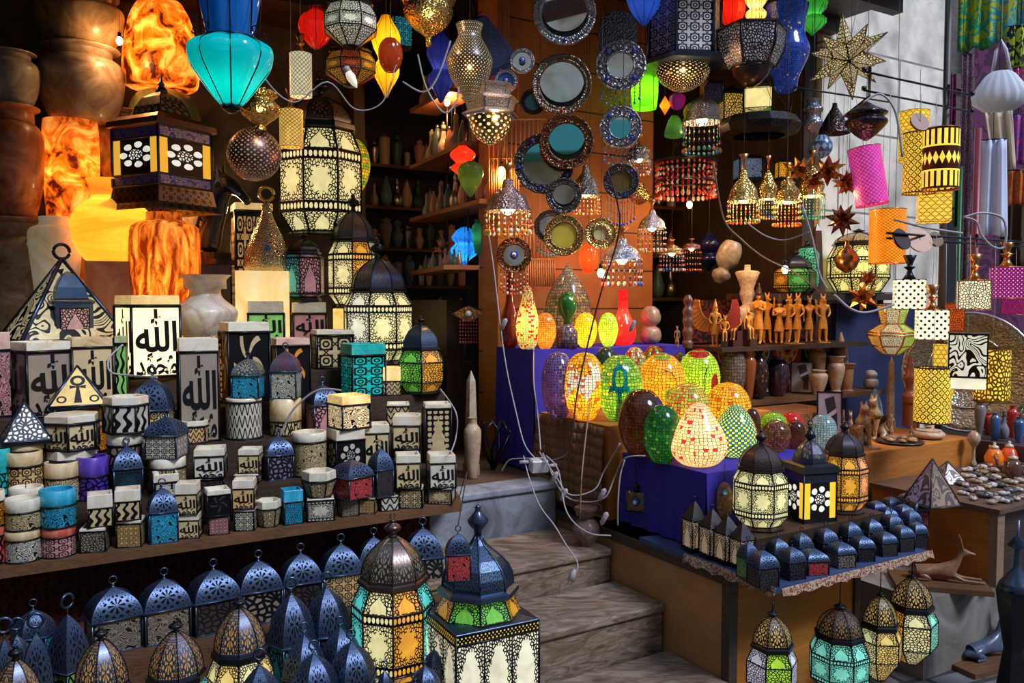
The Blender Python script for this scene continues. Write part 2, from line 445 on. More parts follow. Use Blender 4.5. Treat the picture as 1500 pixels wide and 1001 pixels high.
# ================= builders =================
def ngon_ring(mb, n, r, z, t, m=0):
    k=1/math.cos(PI/n); P=[]
    for i in range(n):
        an=-PI/2+(i-.5)*2*PI/n; P.append((r*k*math.cos(an), r*k*math.sin(an), z))
    mb.tube(P, t, 5, m, True)
def corner(n, i, r, z):
    k=1/math.cos(PI/n); an=-PI/2+(i-.5)*2*PI/n; return Vector((r*k*math.cos(an), r*k*math.sin(an), z))
def finial_ring(root, z, R, r, mt=None, name='hanging_ring'):
    mb=MB(); mb.ring((0,0,z+R), R, r, 'y', 0, 16, 6); return mb.part(name, mt or BLK, root)
DOMEP=[(1,0),(.99,.12),(.95,.28),(.86,.45),(.72,.62),(.53,.78),(.33,.9),(.17,.97),(.1,1)]
POINTP=[(1,0),(.97,.2),(.88,.42),(.72,.62),(.5,.8),(.25,.94),(.06,1)]
ONION=[(1,0),(1.02,.1),(.98,.25),(.86,.42),(.66,.58),(.42,.72),(.24,.82),(.14,.92),(.1,1)]
def lantern(root, n, R, H, cols, lit=0.0, frame=None, dome=None, dcol=(.05,.04,.03), bodyk='medal', prof=DOMEP, lay=None, fin=True, watts=0, shoulderk='arch', hang=False, finh=.2, base_flare=1.0, feet=True):
    """many-sided pierced lantern; lay = heights as fractions: base, lower, body, shoulder, band, dome"""
    frame=frame or BLK
    lay=lay or [.035,.085,.33,.1,.035,.23]
    z=[0]
    for a in lay: z.append(z[-1]+a*H)
    ratio=finh
    b=MB()
    if hang: b.lathe([(.03*R,-.0),(.16*R,.0),(.3*R,z[1])], n, 0, False, True)
    else: b.lathe([(R*.86*base_flare,0),(R*.88*base_flare,z[1]*.35),(R*.72,z[1])], n, 0, False, True)
    b.part('base', frame, root)
    rb=R*.3 if hang else R*.72; rs=R*.78
    ts=max(.0012, R*.028)
    for i in range(n):
        c=cols[i%len(cols)]
        mts=[panel('arch' if not hang else 'vor', 5, 5, c, lit), panel(bodyk, 5, 6, c, lit), panel(shoulderk, 5, 4, c, lit*.9)]
        p=MB()
        for j, (r0, z0, r1, z1) in enumerate(((rb, z[1], R, z[2]), (R, z[2], R, z[3]), (R, z[3], rs, z[4]))):
            p.quad(corner(n,i,r0,z0), corner(n,i+1,r0,z0), corner(n,i+1,r1,z1), corner(n,i,r1,z1), j)
        p.part('glass_pane', mts, root)
    f=MB()
    for i in range(n): f.tube([corner(n,i,rb,z[1]), corner(n,i,R,z[2]), corner(n,i,R,z[3]), corner(n,i,rs,z[4])], ts, 5)
    for r, zz in ((rb,z[1]),(R,z[2]),(R,z[3]),(rs,z[4])): ngon_ring(f, n, r, zz, ts)
    f.lathe([(rs,z[4]),(rs*1.12,z[4]+.2*lay[4]*H),(rs*1.1,z[5]-.2*lay[4]*H),(rs*.98,z[5])], n, 0, False, True, cap=False)
    f.part('frame', frame, root)
    d=MB(); dh=lay[5]*H
    d.lathe([(rs*a, z[5]+dh*bb) for a, bb in prof], n, 0, False, True, cap=False, facet_uv=True, fsm=True)
    dm_=d.part('dome', dome or panel('rose', 4, 5, dcol, lit*.25 if lit else 0), root)
    e=MB()
    for i in range(n): e.tube([corner(n,i,rs*a,z[5]+dh*bb) for a, bb in prof], ts*.8, 4)
    e.part('dome_rib', frame, dm_)
    if fin:
        fh=max(H-z[6], .02); q=MB(); r=R*.2
        q.lathe([(r*.6,0),(r*.5,fh*.12),(r*.35,fh*.2),(r*.9,fh*.3),(r*1.2,fh*.42),(r*.95,fh*.55),(r*.45,fh*.62),(r*.35,fh*.7),(r*.5,fh*.74),(r*.1,fh*.8)], 12, 0, True, c=(0,0,z[6]-.005))
        fq=q.part('finial', frame, root)
        finial_ring(fq, z[6]+fh*.77, fh*.11, fh*.025, frame)
    if watts: lamp(root, (0,0,(z[2]+z[3])/2), watts)
def arch_lantern(root, w, d, h, glass=(.05,.04,.04), lit=0.0, domeglass=(.01,.01,.012), kind='scroll', metalc=None, n=4, ring=True, dfrac=.42, knob=False):
    """small lidded tin lantern with a pierced, curved pointed dome"""
    fr=metalc or BLUE_IRON; H=h*(1-.16 if ring else 1); hb=H*(1-dfrac)
    b=MB(); hw=w/2; hd=d/2
    b.lathe([(1,0),(1,.03),(.94,.04),(.94,1)], n, 0, False, True, facet_uv=True)
    for i, p in enumerate(b.v): b.v[i]=Vector((p.x*hw, p.y*hd, p.z*hb))
    b.m=[0 if j<2*n else 1 for j in range(len(b.f))]
    b.m[-1]=0; b.m[-2]=0
    b.part('body', [fr, panel(kind, 4, 4, glass, lit, (.03,.032,.045))], root)
    f=MB(); ts=w*.022
    for i in range(n): f.tube([Vector((p.x*hw*.96, p.y*hd*.96, p.z)) for p in (corner(n,i,1,0), corner(n,i,1,hb))], ts, 4)
    P=[Vector((corner(n,i,1,0).x*hw*1.04, corner(n,i,1,0).y*hd*1.04, hb)) for i in range(n)]; f.tube(P, ts*1.3, 4, 0, True)
    f.part('frame', fr, root)
    dm=MB(); pr=[(1,0),(.98,.16),(.93,.32),(.84,.48),(.7,.64),(.52,.78),(.3,.9),(.08,1)]
    dm.lathe(pr, n, 0, False, True, cap=False, facet_uv=True, fsm=True)
    for i, p in enumerate(dm.v): dm.v[i]=Vector((p.x*hw, p.y*hd, hb+p.z*H*dfrac))
    dm.part('dome', panel('rose', 5, 5, domeglass, lit*.3, (.085,.125,.23), .42, .8, grough=.9, gcoat=0.0), root)
    if ring:
        r=MB(); r.tube([(0,0,H*.985),(0,0,h*.9)], w*.025, 5); r.ball((0,0,H*1.0), w*.05, 0, 6); r.ring((0,0,h*.945), h*.05, h*.012, 'y', 0, 14, 5); r.part('hanging_ring', fr, root)
TXT={}
def txt_mesh(ch, mt):
    k=(ch, mt.name)
    if k in TXT: return TXT[k]
    c=bpy.data.curves.new('script', 'FONT'); c.body=ch; c.resolution_u=2; c.offset=.026
    o=bpy.data.objects.new('tmp', c); COL.objects.link(o)
    dg=bpy.context.evaluated_depsgraph_get(); me=bpy.data.meshes.new_from_object(o.evaluated_get(dg))
    xs=[v.co.x for v in me.vertices]; ys=[v.co.y for v in me.vertices]
    x0,x1,y0,y1=min(xs),max(xs),min(ys),max(ys)
    for v in me.vertices: v.co=Vector(((v.co.x-x0)/(x1-x0)-.5, 0, (v.co.y-y0)/(y1-y0)-.5))
    bpy.data.objects.remove(o); me.materials.clear(); me.materials.append(mt); TXT[k]=me; return me
def script(root, ch, w, h, y, z, mt=None, rz=0, thick=.0):
    o=bpy.data.objects.new('calligraphy', txt_mesh(ch, mt or BLK)); COL.objects.link(o); o.parent=root
    o.location=(-math.sin(-rz)*0, 0, z); o.rotation_euler=(0,0,rz); o.scale=(w, 1, h)
    o.location=Matrix.Rotation(rz, 3, 'Z')@Vector((0, y, z)); return o
ALLAH='\ufdf2'; MUH='\ufdf4'
def votive(root, n, w, h, rim=.28, kind='scroll', glass=(.85,.74,.52), emit=0.0, rimc=None, nx=3, ny=3, taper=1.0, text=False, lid=False, watts=0, tall=False, hollow=True, plainglass=None):
    """alabaster candle holder inside a cut metal sleeve"""
    hw=w/2; hs=h*(1-rim); nn=24 if n>8 else n; flat=n<=8; t=hw*.2
    s=MB()
    kb=hw*taper
    s.lathe([(kb*.97,0),(hw*.97,hs)], nn, 0, not flat, flat, cap=False, facet_uv=flat, rep=1)
    s.lathe([(kb*.96,.001),(.001,.001)], nn, 0, False, flat, cap=False)
    if text: tb_=s.part('alabaster_body', plainglass or plain(glass, .35, emit, .2), root)
    else: s.part('pierced_sleeve', panel(kind, nx if (flat or nx>7) else nx*3, ny, glass, emit, rnd=0 if flat else 1), root)
    f=MB(); ts=max(.001, w*.025)
    if not flat:
        for zz in (ts, hs): f=MB(); f.ring((0,0,zz), (kb if zz==ts else hw)*.99, ts*1.2, 'z', 0, 24, 4); f.part('metal_band', BLK, root)
    if flat:
        for i in range(n): f.tube([corner(n,i,kb,0), corner(n,i,hw,hs)], ts*(1.4 if text else 1), 4)
        ngon_ring(f, n, kb, ts, ts*1.4); ngon_ring(f, n, hw, hs, ts*1.5)
        f.part('metal_frame', BLK, root)
    r=MB(); rm=rimc or ALAB; ri=hw-t
    if lid or not hollow: r.lathe([(hw*.96,hs),(hw*.99,hs+.002),(hw*.99,h-.003),(hw*.93,h),(.001,h)], nn, 0, not flat, flat)
    else: r.lathe([(hw*.96,hs),(hw*.99,hs+.002),(hw*.98,h-.002),(hw*.94,h),(ri,h),(ri,h-.003),(ri*.97,hs+(h-hs)*.1-h*.1),(.001,hs-h*.12)], nn, 0, not flat, flat)
    r.part('alabaster_rim', rm, root)
    if text:
        for i in range(n if n<=6 else 0):
            rz=i*2*PI/n; fw=2*hw*math.tan(PI/n)*.86
            if tall:
                script(tb_, ALLAH, fw, hs*.6, -hw*1.0, hs*.66, None, rz); script(tb_, MUH, fw, hs*.32, -hw*1.0, hs*.2, None, rz)
            else:
                script(tb_, ALLAH, fw, hs*.6, -hw*1.0, hs*.62, None, rz); script(tb_, MUH, fw*.98, hs*.34, -hw*1.0, hs*.21, None, rz)
    if watts: lamp(root, (0,0,hs*.6), watts)
def text_votive(root, w, h, **k): votive(root, 4, w, h, text=True, **k)
def jar(root, prof, mt, H, W, n=32, name='body', handles=0, watts=0, flute=0, nfl=8, lid=None):
    prof=smoothp(prof); mx=max(r for r, z in prof); b=MB(); P=[(r/mx*W/2, z*H) for r, z in prof]
    b.lathe(P, n, 0, True, flute=flute, nfl=nfl, cap=False); b.lathe([(P[0][0],P[0][1]),(.0005,P[0][1]+.0005)], n, 0, True, cap=False)
    if P[-1][0]>W*.05: # open mouth with thickness
        r0, z0=P[-1]; b.lathe([(r0,z0),(r0*.88,z0),(r0*.8,z0-.1*H*.4),(r0*.8,z0-.2*H)], n, 0, True, cap=True)
    bo_=b.part(name, mt, root)
    if handles:
        for sg in (-1, 1):
            h=MB(); zt=.86*H; r1=W*.3
            h.tube([(sg*W*.26,0,zt),(sg*W*.44,0,zt+.01*H),(sg*W*.47,0,zt-.07*H),(sg*W*.4,0,zt-.17*H)], W*.04, 7); h.part('handle', mt, bo_)
    if watts: lamp(root, (0,0,H*.5), watts, r=.03)
J_JAR=[(.62,0),(.72,.03),(.93,.3),(1,.6),(.97,.75),(.8,.84),(.6,.87),(.58,.93),(.88,.98),(.9,1)]
J_CYL=[(.8,0),(.9,.05),(1,.5),(.98,.95),(.9,1)]
J_AMPH=[(.4,0),(.55,.05),(.85,.4),(1,.68),(.95,.8),(.6,.88),(.5,.9),(.48,.96),(.6,1)]
J_ROUND=[(.45,0),(.6,.04),(.9,.3),(1,.55),(.92,.78),(.6,.9),(.5,.93),(.55,1)]
J_ONYX=[(.5,0),(.56,.04),(.8,.2),(.98,.5),(1,.8),(.9,.9),(.55,.94),(.5,.95),(.5,1)]
J_VASE=[(.38,0),(.55,.05),(.85,.25),(1,.42),(.95,.52),(.62,.64),(.48,.74),(.55,.88),(.82,1)]
J_CANOPIC=[(.5,0),(.55,.03),(.5,.08),(.8,.4),(1,.7),(.9,.84),(.55,.9),(.6,.93),(.85,.96),(.85,1)]
J_EGG=[(.3,0),(.5,.03),(.8,.2),(.97,.4),(1,.52),(.93,.7),(.75,.85),(.45,.96),(.2,.99),(.01,1)]
J_PEAR=[(.4,0),(.65,.04),(.9,.15),(1,.3),(.95,.45),(.78,.62),(.55,.78),(.38,.9),(.22,.975),(.01,1)]
J_TALL=[(.5,0),(.75,.06),(.95,.2),(1,.35),(.9,.5),(.65,.68),(.48,.82),(.35,.93),(.2,.98),(.01,1)]
J_BOTTLE=[(.5,0),(.8,.05),(1,.2),(.9,.38),(.5,.55),(.36,.7),(.36,.95),(.44,1)]
def eggshape(root, prof, W, H, mt, watts=0, n=32):
    watts*=.6
    mx=max(r for r, z in prof); prof=smoothp(prof,2); b=MB(); b.lathe([(r/mx*W/2, z*H) for r, z in prof], n, 0, True, cap=False); b.part('mosaic_shade', mt, root)
    k=MB(); k.lathe([(prof[0][0]/mx*W*.45,0),(prof[0][0]/mx*W*.5,.006),(prof[0][0]/mx*W*.4,.012)], 20, 0, True); k.part('base_ring', BLK, root)
    if watts: lamp(root, (0,0,H*.4), watts, r=.015)
def egg_motif(root, prof, W, H, polys, mt, name='mosaic_motif', off=.003, az=0):
    """flat outline (x,z in fractions) wrapped onto the front of the shade"""
    mx=max(r for r, z in prof)
    def rad_at(z):
        for (r0,z0),(r1,z1) in zip(prof, prof[1:]):
            if z0<=z<=z1: return (r0+(r1-r0)*(z-z0)/max(1e-6, z1-z0))/mx*W/2
        return W/4
    mb=MB()
    for strip in polys:  # strip = list of (left,right) point pairs
        rows=[]
        for (a, b) in strip:
            row=[]
            for k in range(5):
                x=(a[0]+(b[0]-a[0])*k/4)*W; z=a[1]+(b[1]-a[1])*k/4; r=rad_at(max(.01, min(.99, z)))+off
                an=max(-1.3, min(1.3, x/r)); an+=az
                row.append(Vector((r*math.sin(an), -r*math.cos(an), z*H)))
            rows.append(row)
        for p, q in zip(rows, rows[1:]):
            for k in range(4): mb.quad(p[k], p[k+1], q[k+1], q[k], 0, [(.5+math.atan2(t_.x,-t_.y)/6.283, t_.z/H) for t_ in (p[k], p[k+1], q[k+1], q[k])])
    for i in range(len(mb.sm)): mb.sm[i]=True
    return mb.part(name, mt, root)
def cord_up(root, z0, z1, mt=None, r=.0014, name='cord'):
    m=MB(); m.tube([(0,0,z0),(.004,0,(z0+z1)/2),(0,0,z1)], r, 5); return m.part(name, mt or DCORD, root)
def drum(root, R, h, mt, cone=COPPER, flat=None, cordz=0, n=32, nsides=0, conek=True, watts=3, band=None):
    """pierced hanging shade; root origin at the bottom of the shade"""
    m=MB()
    if nsides: m.lathe([(R,0),(R,h)], nsides, 0, False, True, cap=False, facet_uv=True)
    else: m.lathe([(R,0),(R,h)], n, 0, True, cap=False)
    m.part('pierced_shade', mt, root)
    f=MB()
    if nsides: ngon_ring(f, nsides, R, 0, R*.022)
    else: f.ring((0,0,0), R, R*.025, 'z', 0, n, 5)
    f.part('shade_rim', band or cone, root); f=MB()
    if nsides: ngon_ring(f, nsides, R, h, R*.022)
    else: f.ring((0,0,h), R, R*.025, 'z', 0, n, 5)
    if not nsides:
        for k in range(3): f.tube([(0,0,h-.002),(R*math.cos(k*2.094),R*math.sin(k*2.094),h-.002)], R*.02, 4)
    f.part('shade_rim', band or cone, root)
    if nsides:
        t=MB(); t.lathe([(R*.98,h),(R*.2,h+.002)], nsides, 0, False, True, cap=False); t.part('shade_top', cone, root)
    if conek:
        c=MB(); a=R*.55; c.lathe([(a*.9,h),(a*.45,h+a*.7),(a*.3,h+a*1.2),(a*.34,h+a*1.3),(a*.7,h+a*1.6),(a*.72,h+a*1.7),(a*.3,h+a*1.8),(a*.45,h+a*2.2),(a*.85,h+a*3.2),(a*.2,h+a*3.25)], 16, 0, True); c.part('lamp_holder', cone, root)
        top=h+a*3.25
    else: top=h
    g=MB(); g.ball((0,0,h*.5), R*.28, 0, 8); g.part('bulb', plain((1,.85,.6), .3, 5.0), root)
    if watts: lamp(root, (0,0,h*.5), watts, (1,.72,.42), R*.28)
    if cordz: cord_up(root, top, cordz, CORD)
def beads(mb, x, y, z0, z1, mats, r=.004, nb=6, ball=1.8, thread=0):
    mb.tube([(x,y,z0),(x,y,z1)], r*.28, 4, thread)
    for k in range(nb):
        z=z0+(z1-z0)*(k+.6)/nb; mb.ball((x,y,z), r*(ball if k==nb-1 else 1), mats[(k+int(x*997+y*771))%len(mats)], 6, 1.35)
def bell(root, R, h, fr, fringe=(1,2,3), cordz=0, mt=None, shade=0, lit=2.0, top=COPPER, kind=0, spread=0, watts=2.5, cord=None):
    """domed metal shade with a bead fringe; origin at the lower rim"""
    P=[[(1,0),(1.0,.06),(.92,.1),(.9,.2),(.82,.38),(.62,.55),(.4,.68),(.26,.78),(.2,1)],
       [(1,0),(1,.05),(.8,.12),(.95,.3),(.9,.45),(.6,.62),(.5,.66),(.55,.75),(.3,.88),(.12,1)],
       [(1,0),(1,.12),(.9,.2),(.98,.4),(.85,.62),(.55,.8),(.2,.92),(.1,1)]][kind]
    d=MB(); d.lathe([(a*R, b*h) for a, b in P], 24, 0, True, cap=False); d.part('shade', mt or BRASSR, root)
    c=MB(); c.lathe([(R*.12,h),(R*.08,h*1.3),(R*.32,h*1.5),(R*.05,h*1.52)], 12, 0, True); c.part('canopy', top, root)
    e=MB(); N=22
    cols=[plain((.05,.35,.4), .2, 0, .5), plain((.75,.08,.04), .2, 0, .5), plain((.85,.75,.6), .2, 0, .5), plain((.05,.12,.6), .2, 0, .5), plain((.1,.4,.1), .2, 0, .5), plain((.8,.35,.05), .2, 0, .5)]
    sel=[cols[i-1] for i in fringe]
    for k in range(N):
        a=2*PI*k/N; beads(e, R*.97*math.cos(a), R*.97*math.sin(a), 0, -fr, list(range(1, len(sel)+1)), R*.05, 4)
    e.part('bead_fringe', [BLK]+sel, root)
    g=MB(); g.ball((0,0,h*.1), R*.3, 0, 8); g.part('bulb', plain((1,.8,.45), .3, 5.0), root)
    if watts: lamp(root, (0,0,-.01), watts, (1,.6,.22), R*.3)
    if cordz: cord_up(root, h*1.5, cordz, cord)
def mirror(root, R, ri, thick=.02, mt=None, eye=None, fr=0, frc=(1,4), rays=0, back=None, offy=.0, eyes=0, stone=None, rj=0.0, lens=None):
    """round wall mirror facing -y, centre at origin"""
    mt=mt or SILVER
    f=MB(); P=[(ri,.0),(ri*1.04,thick*.8),(ri*1.14,thick),(ri*1.2,thick*.5),((R+ri)/2,thick*.9),(R*.93,thick*.6),(R*.95,thick*.9),(R,thick*.7),(R,-.004),(ri,-.004)]
    f.lathe([(r, z) for r, z in P], 36, 0, True, cap=False)
    f.v=[Vector((p.x+rj*0, -p.z, p.y-(offy))) for p in f.v]
    if rays:
        for k in range(rays):
            a=2*PI*k/rays; f.ball((R*.97*math.cos(a), -thick*.5, R*.97*math.sin(a)-offy), R*.05, 0, 6)
            rm=(R+ri)/2; f.ring((rm*math.cos(a), -thick*.95, rm*math.sin(a)-offy), (R-ri)*.22, (R-ri)*.06, 'y', 0, 8, 4)
    f.part('frame', mt, root)
    g=MB(); g.lathe([(ri*1.02,0.0),(.0005,.0)], 32, 0, True, cap=False); g.v=[Vector((p.x, -.003-p.z, p.y-offy*0)) for p in g.v]
    mm=mirror_mat() if lens is None else plain(lens, .15, 0, .8)  # with lens set, the reflection is painted as one flat colour
    g.part('mirror_glass', mm, root)
    b=MB(); b.lathe([(R*.96,0),(.001,0)], 24, 0, False, cap=False); b.v=[Vector((p.x, .006, p.y-offy)) for p in b.v]; b.part('back_plate', BLK, root)
    blue=plain((.01,.06,.6), .08, .0, 1.0)
    if eyes:
        for k in range(eyes):
            e=MB(); a=PI/4+2*PI*k/eyes; e.ball(((R+ri)/2*math.cos(a), -thick, (R+ri)/2*math.sin(a)-offy), (R-ri)*.2, 0, 10); e.part('stone', blue, root)
    if stone:
        e=MB(); e.ball((0, -thick*1.05, -(R+ri)/2-offy), (R-ri)*.2, 0, 10); e.part('stone', plain(stone, .08, 0, 1.0), root)
    if eye:
        e=MB(); e.ball((0,-thick, 0), ri*eye, 0, 12); eb_=e.part('eye_bead', blue, root)
        e=MB(); e.ball((0,-thick-ri*eye*.75, 0), ri*eye*.5, 0, 10); e.part('eye_white', plain((.8,.85,.9), .1), eb_)
        e=MB(); e.ball((0,-thick-ri*eye*1.1, 0), ri*eye*.22, 0, 8); e.part('pupil', plain((.0,.0,.01), .1), eb_)
    if fr:
        cols=[plain((.05,.35,.4), .2, 0, .5), plain((.75,.08,.04), .2, 0, .5), plain((.85,.75,.6), .2, 0, .5), plain((.05,.12,.6), .2, 0, .5)]
        e=MB(); N=9
        for k in range(N):
            x=(-.75+1.5*k/(N-1))*R; z=-math.sqrt(max(0, R*R-x*x))-offy; beads(e, x, 0, z, z-fr, [frc[0],frc[1]], .004, 5)
        e.part('bead_fringe', [BLK]+cols, root)
@memo
def mirror_mat():
    m, nt, out=newmat('mirror_glass'); b=prin(nt, (.85,.87,.88), .03, 1); nt.links.new(b.outputs[0], out.inputs[0]); return m
def star(root, R, spikes=20, mt=None, inner=.42, flat=1.0, lit=0.0, frame=None):
    """many pointed pierced metal star, centre at origin"""
    import bmesh
    bm=bmesh.new(); bmesh.ops.create_icosphere(bm, subdivisions=1, radius=R*inner)
    P=[v.co.copy() for v in bm.verts]; Fs=[[v.index for v in f.verts] for f in bm.faces]; bm.free()
    # join faces around 12 verts -> 12 five-sided spikes need the dual; use face spikes
    m=MB(); e=MB()
    for k, f in enumerate(Fs):
        a, b, c=[P[i] for i in f]; t=(a+b+c).normalized()*R*(1.0 if k%2 else .86)
        for p, q in ((a,b),(b,c),(c,a)):
            n=len(m.v); m.v+=[p.copy(), q.copy(), t]; m.face((n,n+1,n+2), [(0,0),(1,0),(.5,1)])
            e.tube([p, t], R*.012, 4)
    for mb in (m, e):
        for i, p in enumerate(mb.v): mb.v[i]=Vector((p.x, p.y*flat, p.z))
    m.part('star_point', mt, root)
    e.part('edge_frame', frame or BRASS, root)
def skin(root, name, joints, bones, mt, sub=2, parent_scale=1, tip=None):
    me=bpy.data.meshes.new(name); me.from_pydata([j[0] for j in joints], bones, [])
    o=bpy.data.objects.new(name, me); COL.objects.link(o); o.parent=root
    s=o.modifiers.new('skin', 'SKIN'); 
    for i, j in enumerate(joints):
        r=j[1]; me.skin_vertices[0].data[i].radius=(r, r) if not isinstance(r, tuple) else r
    me.skin_vertices[0].data[0].use_root=True; s.use_smooth_shade=True
    b=o.modifiers.new('sub', 'SUBSURF'); b.levels=sub; b.render_levels=sub
    me.materials.append(mt); return o
def figure(root, mt, head='jackal', dark=None, arms='down', kilt=True, seated=False):
    h=.9; J=[((0,0,.5),.06),((0,0,.62),.05),((0,0,.77),.075),((0,0,.84),.03),((0,-.005,.9),.045),((0,-.01,.945),.035)]
    B=[(0,1),(1,2),(2,3),(3,4),(4,5)]
    def add(p, r, par): J.append((p, r)); B.append((par, len(J)-1)); return len(J)-1
    for sg in (-1, 1):
        s=add((sg*.1,0,.79), .033, 2)
        if arms=='up' and sg==1: e=add((sg*.15,-.02,.72), .024, s); hnd=add((sg*.13,-.05,.9), .018, e); add((sg*.12,-.06,.96), .012, hnd)
        elif arms=='cross': e=add((sg*.11,-.03,.65), .024, s); hnd=add((-sg*.03,-.09,.72), .018, e); add((-sg*.06,-.09,.75), .012, hnd)
        elif arms=='side': e=add((sg*.14,0,.65), .024, s); hnd=add((sg*.09,-.06,.57), .018, e); add((sg*.05,-.09,.57), .012, hnd)
        else: e=add((sg*.12,0,.64), .024, s); hnd=add((sg*.115,-.01,.5), .018, e); add((sg*.11,-.02,.46), .014, hnd)
        st=-.05 if sg==1 else .03
        if seated: k=add((sg*.05,-.17,.48), .035, 0); a=add((sg*.05,-.18,.22), .026, k)
        else: k=add((sg*.05,st*.6,.28), .04, 0); a=add((sg*.05,st,.06), .024, k)
        zf=.2 if seated else .025
        add((sg*.05,(-.24 if seated else st-.06),zf), .018, a)
    if head in ('jackal','falcon','cat'):
        n=add((0,-.07,.91), .026, 4); add((0,-.14,.895), .014, n)
        if head!='falcon':
            for sg in (-1, 1): q=add((sg*.035,.005,.99), .02, 5); add((sg*.045,.01,1.06), .009, q)
    skin(root, 'carved_body', J, B, mt)
    if head in ('king','falcon'):
        c=MB(); c.lathe([(.045,.93),(.055,.96),(.05,1.0),(.03,1.07),(.012,1.12),(.018,1.14),(.002,1.16)], 12, 0, True); c.part('crown', dark or mt, root)
    if head in ('king','jackal'):
        c=MB(); c.lathe([(.055,.83),(.07,.86),(.06,.92),(.05,.95)], 12, 0, True, cap=False); c.v=[Vector((p.x, p.y*.8+.02, p.z)) for p in c.v]; c.part('headdress', dark or mt, root)
    if kilt and not seated:
        c=MB(); c.lathe([(.1,.3),(.085,.42),(.062,.56)], 14, 0, True, cap=False, flute=.06, nfl=14); c.v=[Vector((p.x, p.y*.9-.01, p.z)) for p in c.v]; c.part('kilt', mt, root)
    if seated:
        c=MB(); c.box(-.1,.1,-.1,.12,.02,.45); c.box(-.1,.1,.09,.12,.45,.66); c.part('throne', dark or mt, root)
    c=MB(); c.box(-.11,.11,-(.28 if seated else .14),.12,0,(.19 if seated else .02)) if not seated else c.box(-.11,.11,-.28,.12,0,.19)
    c.part('plinth', dark or mt, root)
def cat(root, mt):
    J=[((0,.09,.12),.12),((0,.04,.35),.115),((0,-.03,.55),.09),((0,-.05,.7),.05),((0,-.08,.8),.075),((0,-.17,.78),.035),
       ((.035,-.07,.9),.02),((.04,-.07,.97),.008),((-.035,-.07,.9),.02),((-.04,-.07,.97),.008),
       ((.06,-.08,.42),.05),((.06,-.12,.2),.03),((.06,-.13,.04),.028),((.06,-.19,.03),.022),((-.06,-.08,.42),.05),((-.06,-.12,.2),.03),((-.06,-.13,.04),.028),((-.06,-.19,.03),.022),
       ((.12,.05,.1),.07),((.12,-.06,.04),.03),((-.12,.05,.1),.07),((-.12,-.06,.04),.03),((0,.22,.04),.03),((.12,.2,.03),.02)]
    B=[(0,1),(1,2),(2,3),(3,4),(4,5),(4,6),(6,7),(4,8),(8,9),(2,10),(10,11),(11,12),(12,13),(2,14),(14,15),(15,16),(16,17),(0,18),(18,19),(0,20),(20,21),(0,22),(22,23)]
    skin(root, 'carved_body', J, B, mt)
    c=MB(); c.box(-.17,.17,-.24,.26,-.0,.03); c.part('plinth', mt, root)
def horse_bust(root, mt):
    J=[((0,.1,.1),.13),((0,.08,.3),.12),((0,.0,.5),.1),((0,-.06,.68),.085),((0,-.09,.8),.08),((0,-.19,.76),.065),((0,-.3,.66),.045),((0,-.37,.58),.042),
       ((.04,-.05,.9),.02),((.045,-.05,.97),.008),((-.04,-.05,.9),.02),((-.045,-.05,.97),.008)]
    B=[(0,1),(1,2),(2,3),(3,4),(4,5),(5,6),(6,7),(4,8),(8,9),(4,10),(10,11)]
    skin(root, 'carved_head', J, B, mt)
    c=MB()
    for k in range(10):
        t=k/9; y=.2-.22*t; z=.3+.6*t; c.tube([(0,y+.0,z),(.0,y+.05,z+.02),(.0,y+.07,z-.05)], .018, 5)
    c.part('mane', BLK, root)
    c=MB(); c.tube([(.062,-.2,.74),(.05,-.3,.67),(-.05,-.3,.67),(-.062,-.2,.74)], .012, 5); c.tube([(.06,-.3,.66),(.09,-.1,.8),(.0,-.02,.9),(-.09,-.1,.8),(-.06,-.3,.66)], .01, 5); c.part('bridle', metal((.1,.2,.45), .3, .8), root)
    c=MB(); c.box(-.17,.17,-.1,.26,0,.05); c.box(-.14,.14,-.06,.23,.05,.12); c.part('plinth', mt, root)
def gazelle(root, mt):
    """lying animal with long upright ears, facing +x, length 1"""
    J=[((0,0,.16),.12),((.2,0,.17),.11),((.42,0,.2),.12),((.52,0,.33),.07),((.57,0,.46),.05),((.63,0,.52),.055),((.74,0,.5),.035),((.82,0,.49),.02),
       ((.6,.03,.6),.018),((.57,.04,.72),.02),((.55,.045,.82),.006),((.6,-.03,.6),.018),((.57,-.04,.72),.02),((.55,-.045,.82),.006),
       ((-.12,0,.14),.11),((-.05,-.1,.1),.07),((.1,-.13,.04),.03),((-.12,-.13,.03),.025),((-.05,.1,.1),.07),((.1,.13,.04),.03),((-.12,.13,.03),.025),
       ((.45,-.08,.12),.05),((.62,-.1,.05),.028),((.95,-.1,.03),.02),((.45,.08,.12),.05),((.62,.1,.05),.028),((.95,.1,.03),.02),((-.25,0,.1),.02)]
    B=[(0,1),(1,2),(2,3),(3,4),(4,5),(5,6),(6,7),(5,8),(8,9),(9,10),(5,11),(11,12),(12,13),(0,14),(14,15),(15,16),(16,17),(14,18),(18,19),(19,20),(2,21),(21,22),(22,23),(2,24),(24,25),(25,26),(14,27)]
    skin(root, 'carved_body', J, B, mt)
def slab(name, pts, z0, z1, mt, label=None, cat=None, kind=None):
    m=MB(); m.prism([uv(*p) for p in pts], z0, z1); o=m.part(name, mt)
    if kind: o['kind']=kind
    if label: tag(o, label, cat)
    return o
def rect(u0, u1, v0, v1): return [(u0,v0),(u1,v0),(u1,v1),(u0,v1)]
